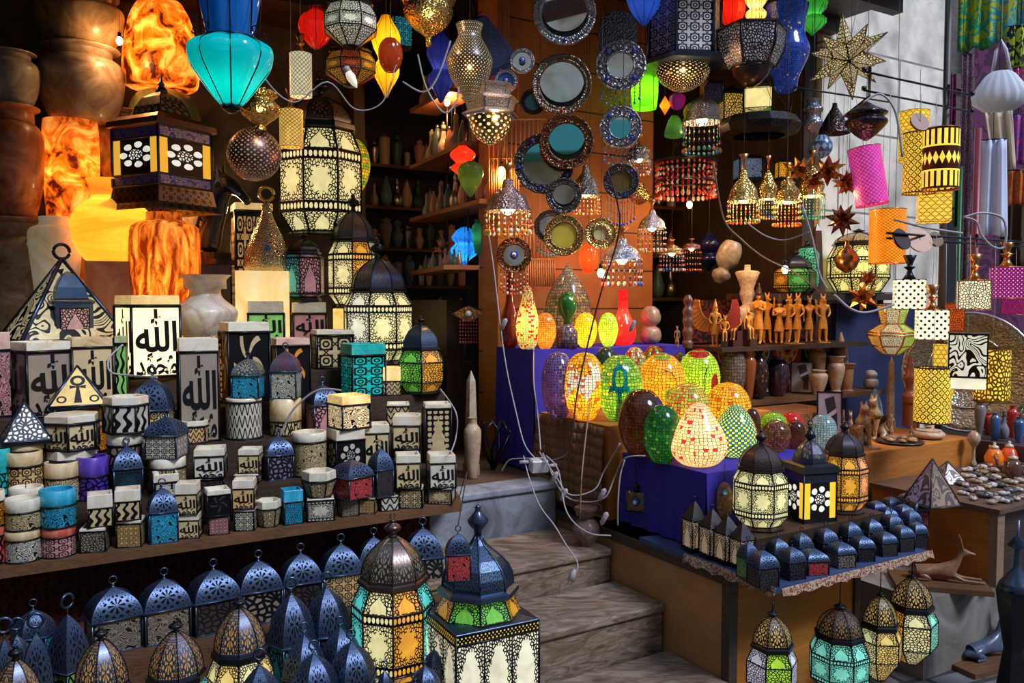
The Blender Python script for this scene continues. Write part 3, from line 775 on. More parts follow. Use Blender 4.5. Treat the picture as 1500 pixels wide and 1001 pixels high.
def cable(name, pts, label, r=.0032, mt=None, extra=None, group=None):
    P=[Vector(p) for p in pts]; Q=[]
    for i in range(len(P)-1):
        a=P[max(i-1,0)]; b=P[i]; c=P[i+1]; d=P[min(i+2,len(P)-1)]
        for k in range(6):
            t=k/6; Q.append(.5*((2*b)+(c-a)*t+(2*a-5*b+4*c-d)*t*t+(3*b-a-3*c+d)*t**3))
    Q.append(P[-1]); m=MB(); m.tube(Q, r, 6); o=m.part(name, mt or CORD); return tag(o, label, 'cable', group)
# ================= setting =================
sc=bpy.context.scene
cam=bpy.data.cameras.new('camera'); cam.sensor_width=36; cam.lens=F/1500*36; cam.clip_start=.05; cam.clip_end=200
co=bpy.data.objects.new('camera', cam); COL.objects.link(co); co.location=EYE; co.rotation_euler=(PI/2-TL, 0, 0); sc.camera=co
sc.view_settings.view_transform='Standard'; sc.view_settings.look='None'; sc.view_settings.gamma=1; sc.view_settings.exposure=0.3
try: sc.view_settings.use_curve_mapping=False
except Exception: pass
sc.cycles.use_denoising=True; sc.cycles.max_bounces=6; sc.cycles.diffuse_bounces=3; sc.cycles.glossy_bounces=3; sc.cycles.transmission_bounces=3
sc.cycles.caustics_reflective=False; sc.cycles.caustics_refractive=False; sc.cycles.sample_clamp_indirect=4
w=bpy.data.worlds.new('sky'); sc.world=w; w.use_nodes=True; nt=w.node_tree; nt.nodes.clear()
o_=nt.nodes.new('ShaderNodeOutputWorld'); bg=nt.nodes.new('ShaderNodeBackground'); tc=nt.nodes.new('ShaderNodeTexCoord'); sp=nt.nodes.new('ShaderNodeSeparateXYZ')
nt.links.new(tc.outputs['Generated'], sp.inputs[0])
cr=ramp(nt, (E(nt, sp.outputs[2])*.5+.5).k, [(.3,(.05,.04,.035)),(.49,(.12,.1,.09)),(.54,(.32,.38,.5)),(.8,(.45,.62,1.0))])
nt.links.new(cr, bg.inputs[0]); bg.inputs[1].default_value=.65; nt.links.new(bg.outputs[0], o_.inputs[0])
sl=bpy.data.lights.new('sun', 'SUN'); sl.energy=2.5; sl.color=(.82,.89,1.0); sl.angle=math.radians(18)
so=bpy.data.objects.new('sun', sl); COL.objects.link(so); so.rotation_euler=Vector((-.52,.45,-.72)).to_track_quat('-Z','Y').to_euler()
def area(loc, to, e, size, col):
    l=bpy.data.lights.new('shop_lamp', 'POINT'); l.energy=e; l.color=col; l.shadow_soft_size=size
    o=bpy.data.objects.new('shop_lamp', l); COL.objects.link(o); o.location=loc

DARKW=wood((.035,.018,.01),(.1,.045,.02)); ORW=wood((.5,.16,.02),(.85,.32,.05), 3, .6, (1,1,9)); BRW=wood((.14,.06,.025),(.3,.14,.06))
STONEM=stone((.09,.055,.035),(.22,.15,.105),(.38,.29,.23), 5,stretch=(1,2.5,6), rough=.8, coat=0.0)
BLUSTONE=stone((.14,.13,.14),(.26,.27,.32),(.4,.42,.5), 4, rough=.75, coat=0.0)
# ground, steps
def paving():
    m, nt, out=newmat('paving'); tc=nt.nodes.new('ShaderNodeTexCoord'); mp=nt.nodes.new('ShaderNodeMapping'); mp.inputs['Rotation'].default_value=(0,0,-.4); nt.links.new(tc.outputs['Object'], mp.inputs[0])
    br=nt.nodes.new('ShaderNodeTexBrick'); br.inputs['Scale'].default_value=2.2; br.inputs['Mortar Size'].default_value=.03; br.inputs['Color1'].default_value=(.2,.19,.2,1); br.inputs['Color2'].default_value=(.3,.3,.33,1); br.inputs['Mortar'].default_value=(.03,.03,.03,1)
    nt.links.new(mp.outputs[0], br.inputs['Vector']); nz=noise(nt, mp.outputs[0], 9, 5); b=prin(nt, (.2,.2,.2), .55)
    nt.links.new(mixc(nt, nz.outputs['Fac'], br.outputs[0], (.07,.06,.06)), b.inputs['Base Color']); bump(nt, br.outputs['Fac'], b, -.5, .02); nt.links.new(b.outputs[0], out.inputs[0]); return m
PAVE=paving()
g=MB(); g.box(-8,12,-1,14,-.1,0); struct('ground_paving', g, PAVE)
def stepslab(name, u0, u1, v0, v1, z0, z1, mt, seams=()):
    m=MB(); e=.012
    m.prism([uv(*p) for p in rect(u0,u1,v0+.015,v1)], z0, z1-.035)
    m.prism([uv(*p) for p in rect(u0,u1,v0,v1)], z1-.033, z1)
    o=m.part(name, mt); o['kind']='structure'; bv=o.modifiers.new('soft', 'BEVEL'); bv.width=.008; bv.segments=2; return o
stepslab('stone_step', 1.36, 2.262, 1.6, 2.53, 0, .175, STONEM)
stepslab('stone_step', 1.36, 2.262, 2.545, 2.88, 0, .36, STONEM)
stepslab('stone_step', 1.36, 2.262, 2.895, 3.31, 0, .5, STONEM)
stepslab('stone_landing', 1.5, 2.262, 3.33, 3.5, 0, .715, BLUSTONE)
slab('floor', rect(1.5, 2.262, 3.5, 6.6), .4, .713, wood((.12,.07,.04),(.22,.14,.09),4), kind='structure')
slab('floor', rect(2.28, 5.2, 3.6, 6.6), .2, .7, DARKW, kind='structure')
# left display tiers
TIERS=[(3.07,.75),(3.27,.87),(3.57,1.0),(3.87,1.12),(4.17,1.24),(4.56,1.36),(5.75,0)]
def tz(v):
    z=.75
    for a, b in TIERS[:-1]:
        if v>=a-1e-6: z=b
    return z
UR=[1.60,1.74,1.9,2.02,2.1,2.18]
for i in range(6):
    v0, z=TIERS[i]; v1=TIERS[i+1][0]; ul=-1.6
    if i==0:
        m=MB(); m.prism([uv(*p) for p in [(ul,v0),(UR[0],v0),(UR[0]+.08,v1),(ul,v1)]], z-.035, z); o=m.part('front_display_board', BRW); tag(o, 'long brown wooden board edge under the lowest row of candle holders', 'shelf')
    else:
        slab('display_tier', [(ul,v0),(UR[i]-.1,v0),(UR[i],v1),(ul,v1)], .72 if i else z-.035, z, DARKW, 'dark stepped display tier behind the candle holders, %s above the front board'%NTH[i-1], 'shelf')
# space beneath the board: dark red dotted cloth, lower ledges
slab('patterned_cloth_backing', rect(-1.6, 1.56, 3.3, 3.33), .45, .713, cloth((.015,.006,.006),(.09,.02,.02),'spots',60), 'dark red patterned cloth hanging beneath the display board', 'cloth')
slab('lower_ledge', rect(-1.6, 1.53, 2.86, 3.3), .0, .45, wood((.1,.04,.02),(.28,.13,.06)), 'wooden ledge holding the row of large arched tin lanterns', 'shelf')
slab('front_ledge', rect(-1.6, 1.34, 1.5, 2.85), .0, .30, DARKW, 'low dark ledge at the very front holding the lit lanterns', 'shelf')
# walls
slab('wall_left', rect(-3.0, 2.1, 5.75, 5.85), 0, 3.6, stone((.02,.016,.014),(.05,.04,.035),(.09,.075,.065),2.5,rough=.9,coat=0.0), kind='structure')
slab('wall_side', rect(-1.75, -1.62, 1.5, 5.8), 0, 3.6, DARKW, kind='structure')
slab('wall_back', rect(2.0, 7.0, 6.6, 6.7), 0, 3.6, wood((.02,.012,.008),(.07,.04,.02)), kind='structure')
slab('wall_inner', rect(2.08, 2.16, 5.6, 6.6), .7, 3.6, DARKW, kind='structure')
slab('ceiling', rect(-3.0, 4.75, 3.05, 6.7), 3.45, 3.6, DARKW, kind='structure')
def pl_wall():
    m, nt, out=newmat('orange_plank'); tc=nt.nodes.new('ShaderNodeTexCoord'); sp=nt.nodes.new('ShaderNodeSeparateXYZ'); nt.links.new(tc.outputs['Object'], sp.inputs[0])
    z=E(nt, sp.outputs[2]); line=((z*4.2).fr()-.5).abs().lt(.02); nz=noise(nt, tc.outputs['Object'], 7, 5, 1); b=prin(nt, (.4,.15,.04), .6)
    col=mixc(nt, nz.outputs['Fac'], (.5,.18,.04), (.28,.09,.02)); nt.links.new(mixc(nt, line.k, col, (.03,.01,.005)), b.inputs['Base Color']); nt.links.new(b.outputs[0], out.inputs[0]); return m
ORP=pl_wall()
slab('wall_partition', rect(2.3, 3.55, 4.15, 4.2), .7, 3.45, ORP, kind='structure')
slab('wall_partition', rect(2.3, 2.36, 3.98, 4.148), .7, 3.45, ORW, kind='structure')
# limestone pier on the street corner
def lime():
    m, nt, out=newmat('limestone'); tc=nt.nodes.new('ShaderNodeTexCoord'); mp=nt.nodes.new('ShaderNodeMapping'); mp.inputs['Rotation'].default_value=(PI/2,0,0); nt.links.new(tc.outputs['Object'], mp.inputs[0])
    br=nt.nodes.new('ShaderNodeTexBrick'); br.inputs['Scale'].default_value=1.0; br.inputs['Brick Width'].default_value=1.1; br.inputs['Row Height'].default_value=.55; br.inputs['Mortar Size'].default_value=.008
    br.inputs['Color1'].default_value=(.86,.78,.66,1); br.inputs['Color2'].default_value=(.95,.87,.75,1); br.inputs['Mortar'].default_value=(.2,.18,.16,1); nt.links.new(mp.outputs[0], br.inputs['Vector'])
    nz=noise(nt, tc.outputs['Object'], 5, 6); b=prin(nt, (.6,.6,.6), .9); nt.links.new(mixc(nt, ramp(nt, nz.outputs['Fac'], [(.4,(0,0,0)),(.75,(1,1,1))]), br.outputs[0], (.4,.37,.34)), b.inputs['Base Color']); bump(nt, nz.outputs['Fac'], b, .4, .02)
    nt.links.new(b.outputs[0], out.inputs[0]); return m
LIME=lime()
slab('wall_pier', rect(4.62, 5.98, 3.72, 4.6), 0, 4.6, LIME, kind='structure')
slab('wall_pier_cladding', rect(4.5, 4.61, 3.76, 5.2), 0, 3.45, wood((.03,.018,.01),(.1,.055,.03),4,.7,(9,9,1)), kind='structure')
g=MB(); g.box(-9,12,-4.6,-4.3,0,10.5); struct('wall_opposite', g, stone((.55,.36,.2),(.95,.78,.55),(1,.92,.75),1.2,rough=.9,coat=0.0))
g=MB()
for k in range(9): g.box(-7+k*1.9,-6.4+k*1.9,-4.32,-4.25,2.2+(k%2)*1.2,3.4+(k%2)*1.6)
struct('window_opposite', g, plain((.1,.05,.03),.4))
g=MB(); g.box(-7,9,-4.3,-3.5,3.75,4.3)
o=struct('added_awning_opposite', g, cloth((.1,.6,.5),(.2,.75,.62)))  # unseen awning added so the mirrors reflect some teal
slab('wall_street', rect(6.9, 12.5, 4.4, 4.6), 0, 5.5, stone((.1,.08,.07),(.2,.17,.15),(.3,.26,.23),3,rough=.9,coat=0.0), kind='structure')
# wooden shutter beside the pier
sh=thing('wooden_shutter', 'weathered grey wooden shutter frame beside the pale stone pier', 'shutter', uv(6.42,4.02,0), TH)
m=MB(); m.box(-.38,-.3,-.04,.04,0,4.4); m.box(.3,.38,-.04,.04,0,4.4)
for z in (.9,2.35,3.3,4.3): m.box(-.38,.38,-.05,.05,z,z+.12)
m.part('frame', wood((.07,.05,.04),(.2,.16,.14)), sh)
m=MB(); m.box(-.3,.3,-.01,.02,2.4,4.3); m.part('shutter_panel', wood((.1,.08,.07),(.24,.2,.18)), sh)
m=MB(); m.box(-.3,.3,-.01,.02,0,2.3); m.part('dark_opening', plain((.012,.01,.01),.9), sh)
# ---- right counters ----
cab=thing('counter_cabinet', 'orange brown wooden cabinet under the board of black lanterns', 'cabinet', uv(2.27,2.2,0), TH)
def lb(name, mt, root, x0,x1,y0,y1,z0,z1):
    m=MB(); m.box(x0,x1,y0,y1,z0,z1); return m.part(name, mt, root)
PANEL=wood((.5,.24,.09),(.78,.42,.17),3,.6,(1,1,3))
lb('carcass', PANEL, cab, .02,.74,.02,1.38,.0,.575)
lb('side_panel', PANEL, cab, .0,.018,.03,1.38,.05,.56)
lb('front_panel', ORW, cab, .04,.72,.002,.018,.05,.56)
FR=wood((.06,.035,.025),(.14,.09,.06))
for a in ((-.012,.03,-.012,.03,0,.575),(.715,.75,-.01,.03,0,.575)): lb('corner_post', FR, cab, *a)
lb('bottom_rail', FR, cab, -.014,.019,.03,1.38,0,.06); lb('top_rail', FR, cab, -.01,.019,.03,1.38,.535,.575)
lb('bottom_rail', FR, cab, .03,.715,-.012,.015,0,.05)
# the board that carries the black lanterns
bd=slab('lantern_board', [(2.25,1.97),(3.12,1.95),(3.12,2.6),(2.25,2.7)], .577, .60, wood((.03,.06,.16),(.08,.14,.34)), 'blue painted board holding rows of little black lanterns', 'board')
m=MB()
for k in range(9,26):
    t=k/26; a=uv(2.245,2.66-.7*t,.6); 
    m.v+=[a+Vector((0,0,.006)), uv(2.245,2.66-.7*(k+1)/26,.606), uv(2.235,2.66-.7*(k+1)/26,.574-.008*math.sin(k*1.9)), uv(2.235,2.66-.7*t,.574-.008*math.sin((k-1)*1.9))]; n=len(m.v)-4; m.face((n,n+1,n+2,n+3))
for k in range(26):
    n=len(m.v); t0=k/26; t1=(k+1)/26
    m.v+=[uv(2.25+.87*t0,1.945,.606),uv(2.25+.87*t1,1.945,.606),uv(2.25+.87*t1,1.935,.578-.006*math.sin(k*2.3)),uv(2.25+.87*t0,1.935,.578-.006*math.sin((k-1)*2.3))]; m.face((n,n+1,n+2,n+3))
o=m.part('printed_edge_cloth', cloth((.25,.07,.03),(.5,.4,.3),'leaf',60)); md=o.modifiers.new('t','SOLIDIFY'); md.thickness=.003; tag(o,'red and cream printed cloth strip along the board edge','cloth')
slab('lantern_riser', rect(2.34,3.1,2.14,2.36), .6, .715, DARKW, 'low dark riser under the three tall lit lanterns', 'stand')
# blue cloth tables and middle ledge
PURP=cloth((.035,.025,.3),(.06,.045,.42)); 
def clothtable(name, u0, u1, v0, v1, z0, z1, mt, label):
    t=thing(name, label, 'table', uv(u0, v0, z0), TH)
    m=MB(); m.box(.015,u1-u0-.015,.015,v1-v0,0,z1-z0-.006); m.part('box', DARKW, t)
    m=MB(); m.box(0,u1-u0,0,v1-v0,z1-z0-.005,z1-z0); N=30
    def drape(a, b, nrm):
        for k in range(N):
            for j in range(4):
                def P(kk, jj):
                    t_=kk/N; p=a.lerp(b, t_); dz=(z1-z0-.005)*(1-jj/4*1.0)+.001; w_=.008*jj/4*math.sin(kk*1.1+jj*.5)+.006*jj/4
                    return p+nrm*w_+Vector((0,0,dz))
                n=len(m.v); m.v+=[P(k,j),P(k+1,j),P(k+1,j+1),P(k,j+1)]; m.face((n,n+1,n+2,n+3),None,0,True)
    drape(Vector((0,0,0)), Vector((u1-u0,0,0)), Vector((0,-1,0))); drape(Vector((0,v1-v0,0)), Vector((0,0,0)), Vector((-1,0,0)))
    m.part('tablecloth', mt, t, None); return t
clothtable('cloth_covered_table', 2.34, 3.3, 2.4, 2.93, .605, .915, PURP, 'box draped in deep blue cloth under the front mosaic egg lamps')
mid=slab('egg_ledge', [(2.3,2.98),(3.35,2.98),(3.35,3.55),(2.3,3.55)], .6, 1.03, ORW, 'orange wooden ledge under the middle row of mosaic egg lamps', 'ledge')
clothtable('cloth_covered_table', 2.28, 3.3, 3.57, 3.96, .72, 1.345, PURP, 'tall box draped in dark blue cloth under the back egg lamps')
# burlap sack cloth down the ledge side
m=MB()
for k in range(14):
    for j in range(8):
        def P(kk, jj): return uv(2.272-.012*math.sin(kk*1.3+jj*.4)-.006*jj/8, 2.98+.57*kk/14, 1.025-.4*jj/8)
        n=len(m.v); m.v+=[P(k,j),P(k+1,j),P(k+1,j+1),P(k,j+1)]; m.face((n,n+1,n+2,n+3),None,0,True)
o=m.part('burlap_cloth', cloth((.16,.08,.04),(.28,.16,.09),'plain',90)); md=o.modifiers.new('t','SOLIDIFY'); md.thickness=.004; tag(o,'brown burlap cloth hanging down beside the steps','cloth')
slab('plinth_block', rect(2.275,3.3,2.72,3.56), 0, .575, BRW, 'dark wooden block continuing behind the cabinet beside the steps', 'block')
# statue platform, scarab table and low stone block at the right
plat=slab('statue_platform', rect(3.35,4.6,2.64,3.28), .0, .83, ORW, 'orange wooden platform under the cat statuettes', 'platform')
tb=thing('souvenir_table', 'orange sided table covered with small carved stone souvenirs', 'table', uv(3.67,1.99,.34), TH)
lb('table_top', wood((.1,.05,.03),(.25,.15,.09)), tb, -.02,1.1,-.02,.62,.33,.35)
lb('side_panel', ORW, tb, 0,.02,.02,.62,0,.33); lb('front_panel', DARKW, tb, .02,1.08,.03,.05,0,.33); lb('side_panel', ORW, tb, 1.06,1.08,.05,.62,0,.33)
lb('edge_post', wood((.3,.18,.1),(.5,.32,.2)), tb, -.005,.05,-.005,.03,0,.33)
slab('low_stone_block', rect(3.25,4.9,2.05,2.64), 0, .34, stone((.1,.08,.07),(.2,.17,.15),(.3,.27,.25),3,rough=.85,coat=0.0), 'low rough stone block behind the hanging lanterns', 'stone block')
# shelves for statuettes and vases
slab('statuette_shelf', rect(3.32,4.58,3.3,3.6), 1.315, 1.34, DARKW, 'dark shelf carrying the gilded figurines', 'shelf')
slab('vase_shelf', rect(3.4,4.75,3.3,3.49), 1.005, 1.03, BRW, 'brown shelf carrying stone vases and small framed picture', 'shelf')
slab('navy_backing_cloth', rect(4.6,5.5,3.56,3.6), .0,1.58, cloth((.015,.02,.06),(.04,.05,.12),'plain',8),'dark navy cloth hung behind the right part of the vase shelf','cloth')
slab('low_cupboard', rect(3.4,4.49,3.56,3.75), .7, 1.31, DARKW, 'dark cupboard beneath the figurine shelf', 'cupboard')
# ================= left stock =================
def facing(x, y): return math.atan2(-x, y)
RIM={'c':ALAB,'w':stone((.62,.54,.4),(.84,.76,.6),(.92,.87,.75),9),'a':stone((.5,.28,.1),(.78,.55,.28),(.9,.75,.5),9),'p':stone((.6,.3,.25),(.8,.5,.42),(.85,.65,.55),9),
     'b':stone((.01,.2,.4),(.03,.4,.62),(.1,.55,.75),9),'t':stone((.0,.3,.32),(.02,.5,.48),(.1,.62,.58),9),'u':stone((.04,.01,.25),(.1,.04,.42),(.2,.1,.55),9),'r':stone((.4,.04,.03),(.7,.12,.08),(.8,.3,.2),9),'o':stone((.5,.15,.02),(.85,.35,.05),(.9,.5,.15),9),
     'g':stone((.3,.4,.2),(.55,.65,.35),(.7,.75,.5),9),'gl':stone((.6,.36,.1),(.9,.6,.22),(1,.75,.35),9,emit=.45)}
GL={'c':(.74,.56,.3),'w':(.72,.66,.55),'a':(.8,.5,.2),'p':(.75,.35,.35),'b':(.03,.4,.65),'t':(.0,.55,.5),'u':(.08,.03,.4),'r':(.7,.08,.08),'o':(.95,.3,.03),'g':(.25,.6,.15),'k':(.06,.04,.04),'m':(.36,.28,.22),'v':(.25,.2,.3)}
TOP={}
def spot(px, yt, v, on=None):
    P=at_v(px, yt, v); d=depth(P)
    z0=TOP[on][2] if on else tz(v)
    return P.x, P.y, z0, P.z-z0, d
def vt(id, on, px, yt, w, v, n, kind, g='c', r='c', rim=.28, rot=None, lab='', nx=3, ny=3, taper=1.0, emit=0.0, watts=0, lid=False, tall=False, name='candle_holder', cat='candle holder', hmax=None):
    if on and TOP[on][3] is not None: v=TOP[on][3]
    x, y, z0, h, d=spot(px, yt, v, on); W=w*d/F
    if h<.02: print('LOW', id, h); h=.03
    rz=facing(x, y)+math.radians(rot if rot is not None else random.uniform(-14, 14))
    if n==4: W*=.86
    root=thing(name, lab, cat, (x,y,z0), rz, 'alabaster candle holders on the left display')
    votive(root, n, W, h, rim, kind if kind!='text' else 'vor', GL[g], emit, RIM[r], nx, ny, taper, kind=='text', lid, watts, tall)

    TOP[id]=(x, y, z0+h, v, rz); return root
def al(id, on, px, yt, w, v, g='k', lit=0.0, rot=None, lab='', kind='scroll', n=4, dep=1.0, dg=(.01,.01,.012), df=.42, name='arched_lantern', z0=None, ring=True, mt=None):
    if on: v=TOP[on][3]
    P=at_v(px, yt, v); d=depth(P); zz=z0 if z0 is not None else (TOP[on][2] if on else tz(v)); h=P.z-zz; W=w*d/F
    if n==4: W*=.92
    rz=facing(P.x, P.y)+math.radians(rot if rot is not None else random.uniform(-12, 12))
    root=thing(name, lab, 'lantern', (P.x,P.y,zz), rz)
    arch_lantern(root, W, W*dep, h, GL[g] if isinstance(g, str) else g, lit, dg, kind, mt, n, ring, df)
    TOP[id]=(P.x, P.y, zz+h, v, rz); return root
fv=3.135
# --- front row, bottom pieces then the ones stacked on them
vt('a0b',None,-8,770,26,fv,24,'wave','r','r',.25,lab='red round holder cut off by the left edge, lower of its stack')
vt('a0',"a0b",-8,718,26,fv,24,'star','o','c',.3,lab='cream rimmed holder cut off by the left edge, upper of its stack')
vt('a1b',None,33,774,49,fv,24,'scroll','w','a',.3,lab='round holder with amber rim and swirl cutwork, lower of the far left stack')
vt('a1','a1b',33,729,49,fv,24,'scroll','c','w',.42,lab='round holder with thick white rim and leaf cutwork on the far left stack')
vt('a2b',None,85,770,47,fv,24,'star','p','r',.32,nx=8,ny=3,lab='round coral red holder under the bright blue one')
vt('a2','a2b',84,716,50,fv,24,'scroll','b','b',.42,nx=4,ny=2,lab='round bright blue alabaster holder on top of the coral red one')
vt('a3b',None,139,770,40,fv,4,'vor','m','w',.14,nx=5,ny=5,lab='square holder with dark lace cutwork, lower of the stack right of the blue holder')
vt('a3','a3b',146,722,39,fv,4,'wave','c','c',.42,nx=3,ny=2,lab='square cream cup with wavy cutwork, upper of the stack right of the blue holder')
vt('a4b',None,192,759,39,fv,4,'star','a','c',.12,nx=5,ny=5,lab='square holder with star lattice, left of the small blue arched lantern')
vt('a4','a4b',187,715,40,fv,4,'wave','c','c',.38,nx=3,ny=2,lab='square cream cup left of the small blue arched lantern, on a lattice holder')
al('a5',None,237,701,43,fv,'b',.12,rot=6,lab='small arched lantern with bright blue lower panel on the front board')
vt('a6b',None,279,751,33,fv,4,'text','c','c',.25,lab='script carved square holder right of the blue paneled lantern, lower one')
vt('a6','a6b',275,706,35,fv,4,'text','c','c',.35,lab='script carved square holder right of the blue paneled lantern, upper one')
vt('a7b',None,321,753,33,fv,4,'star','p','k' if 0 else 'c',.06,nx=5,ny=5,lab='pinkish square holder with star lattice under a black leaf cup')
vt('a7','a7b',318,715,38,fv,4,'floral','k','w',.2,lab='black square cup with pale leaf motif on the front board')
vt('a8b',None,360,743,33,fv,4,'star','w','w',.12,nx=3,ny=3,lab='pale square lattice holder under the small script cup near the board middle')
vt('a8','a8b',358,701,35,fv,4,'text','a','c',.3,lab='small script cup with reddish inside on the pale lattice holder')
vt('a10',None,393,732,33,fv,6,'star','c','w',.3,nx=2,ny=4,taper=.75,lab='tapered six sided cream cup left of the turquoise square cup')
vt('a11',None,427,716,32,fv,4,'vor','b','b',.35,nx=7,ny=8,lab='tall turquoise square cup with dark lace sleeve on the front board')
vt('a12',None,469,727,45,fv,4,'medal','w','w',.08,lab='square holder with large pale cross shaped opening')
vt('a12t','a12',467,689,43,fv,6,'star','c','w',.35,nx=2,ny=4,taper=.72,lab='tapered six sided cream cup standing on the cross opening holder')
vt('a13',None,510,728,30,fv,4,'star','m','a',.05,nx=5,ny=5,lab='little dark brown star holder under the red and silver arched lantern')
vt('a14',None,539,728,30,fv,4,'star','a','a',.05,nx=5,ny=5,lab='little copper coloured star holder under the red and silver arched lantern')
vt('a15',None,569,725,30,fv,4,'zig','w','k' if 0 else 'w',.05,nx=2,ny=2,lab='little black and white zigzag holder below the plain black arched lantern')
vt('a16',None,603,712,40,fv,4,'star','c','w',.08,nx=3,ny=3,lab='green cream lattice holder second from the right end of the board')
vt('a17',None,647,712,41,fv,4,'medal','c','w',.08,lab='holder with cross shaped opening at the right end of the board')
vt('a16t','a16',597,664,41,fv,4,'text','c','w',.25,rot=4,lab='script cut square holder with pale rim second from the right end, upper one')
vt('a17t','a17',646,664,44,fv,4,'text','w','w',.25,rot=8,lab='script cut square holder with pale rim at the right end, upper one')
al('a13t','a13',515,664,50,fv,'r',.0,rot=38,lab='small arched lantern with red speckled left side and silver right side')
al('a15t','a15',557,645,31,fv,'k',.0,rot=30,lab='small plain black arched lantern left of the two script holders')
# --- second level v~3.42
sv=3.40
vt('b0',None,0,657,26,sv,24,'vor','t','t',.4,lab='turquoise round holder partly cut off by the left edge')
vt('b1',None,35,661,49,sv,24,'star','a','a',.25,nx=9,ny=4,lab='tan round holder with geometric star cutwork near the left edge')
vt('b1r',None,38,713,46,3.3,24,'wave','c','c',.4,lab='pale round rim showing between the far left stacks')
vt('b2',None,90,676,48,sv,24,'scroll','c','a',.38,nx=4,ny=2,lab='round holder with banded amber rim and heart scrolls')
vt('b3',None,135,668,44,sv,24,'vor','u','u',.45,lab='violet blue round alabaster holder')
al('b4',None,185,641,43,sv,(.01,.05,.07),.0,kind='medal',rot=5,lab='arched lantern with deep blue glass and tiny blue star cutout')
vt('b5',None,242,692,40,3.31,4,'niche','w','w',.35,lab='square pale cup with arch cutwork behind the small blue arched lantern')
vt('b6',None,245,669,52,sv,24,'star','c','c',.3,nx=10,ny=5,lab='round cream rimmed holder beneath an arched tin lantern')
vt('b7b',None,306,697,46,sv,4,'vor','k','w',.15,lab='dark square holder beneath the hollow white script cube')
vt('b7','b7b',308,655,49,sv,4,'text','w','w',.26,rot=-5,lab='hollow white rimmed cube with bold black script')
vt('b8b',None,364,692,40,sv,4,'text','c','w',.2,lab='dim script holder beneath a small script cube')
vt('b8','b8b',367,656,34,sv,4,'text','c','w',.26,lab='small pale script cube right of the hollow white one')
al('b9',None,407,627,41,sv,'v',.0,kind='lace',rot=12,lab='purplish black arched lantern left of the tall round cutwork holder')
vt('b10',None,453,632,50,sv,24,'scroll','c','c',.22,nx=6,ny=4,lab='tall round holder with looping cutwork and cream rim')
vt('b11',None,506,627,51,sv,4,'rosette','w','c',.25,rot=20,lab='square holder with round sunburst cutouts under the lit yellow cube')
vt('b11t','b11',511,578,54,sv,4,'scroll','c','gl',.28,nx=3,ny=3,rot=28,emit=1.5,watts=.5,lab='glowing yellow script cube with cord plugged into its top')
vt('b12',None,550,620,43,sv,4,'text','c','c',.2,tall=True,lab='black framed box with tall black script and hollow cream top')
vt('b13b',None,598,656,42,sv,4,'star','c','w',.08,lab='dark holder under the cream rimmed script box near the right end')
vt('b13','b13b',597,607,46,sv,4,'text','c','c',.3,lab='cream rimmed script box left of the tall niche box')
vt('b14',None,640,590,44,sv,4,'niche','c','w',.08,rot=6,lab='tall box with keyhole arch opening at the right end of the display')
vt('c1b',None,103,657,62,3.47,6,'niche','w','c',.2,lab='large cream holder with fan cutwork beneath the six sided script holder')
vt('c1','c1b',105,606,66,3.47,6,'text','c','gl' if 0 else 'c',.24,rot=22,lid=True,lab='six sided script holder with flat cream top beside the ankh pyramid')
vt('c2b',None,182,633,50,3.47,24,'vor','m','c',.2,lab='dim round holder beneath the round script cylinder')
vt('c2','c2b',184,580,54,3.47,6,'wave','w','c',.24,nx=2,ny=2,lab='pale rimmed script cylinder left of the domed tin lantern')
al('b6t','b6',243,600,52,sv,'w',.0,kind='star',rot=-22,lab='tin lantern with blue grey dome on the round holder, silver lattice walls')
# --- tier 2..: v 3.6-3.85
tv=3.70
vt('d1',None,284,615,42,tv,6,'zig','a','c',.25,nx=3,ny=3,lab='six sided cream rimmed holder with curled cutwork behind the hollow cube')
al('d2',None,222,536,58,3.69,'c',.15,kind='star',rot=-10,df=.45,lab='large arched tin lantern behind the script cylinder')
vt('d3b',None,128,595,55,tv,24,'scroll','o','o',.3,nx=5,ny=3,emit=.6,lab='glowing orange round holder under the ankh pyramid')
vt('d4b',None,38,652,60,sv+.12,24,'star','k','a',.12,lab='dark round holder under the small lace pyramid') if 0 else None
vt('d5',None,357,582,52,tv,24,'zig','w','w',.1,nx=7,ny=3,lab='tall round black and white holder with triangle borders')
al('d5t','d5',363,515,44,tv,'b',.15,rot=-14,lab='arched lantern with turquoise panels on the tall black and white holder',dg=(.5,.4,.15))
vt('d6',None,418,583,46,tv,24,'vor','c','a',.62,nx=6,ny=1,lab='plain alabaster cylinder with carved lower band')
al('d6t','d6',418,502,42,tv,'w',.0,rot=-12,kind='scroll',dg=(.35,.05,.02),lab='arched lantern with pale scroll panels on the plain alabaster cylinder')
vt('d7',None,289,495,62,3.75,4,'text','m','c',.13,tall=True,rot=4,lab='very tall grey script box with cream top left of the leaf box')
vt('d8',None,474,562,40,3.74,4,'arch','p','k' if 0 else 'p',.05,nx=4,ny=4,lab='dark holder with pink panes behind the glowing cube') if 0 else None
al('d8',None,472,552,44,3.74,'p',.05,kind='arch',rot=20,lab='dark lantern with pink side panes behind the glowing yellow cube')
vt('d9',None,583,590,38,3.72,4,'zig','c','c',.12,lab='cream cutwork box below the green octagonal lantern')
vt('d10',None,516,603,30,3.64,4,'niche','o','o',.1,lab='small amber holder just behind the glowing yellow cube')
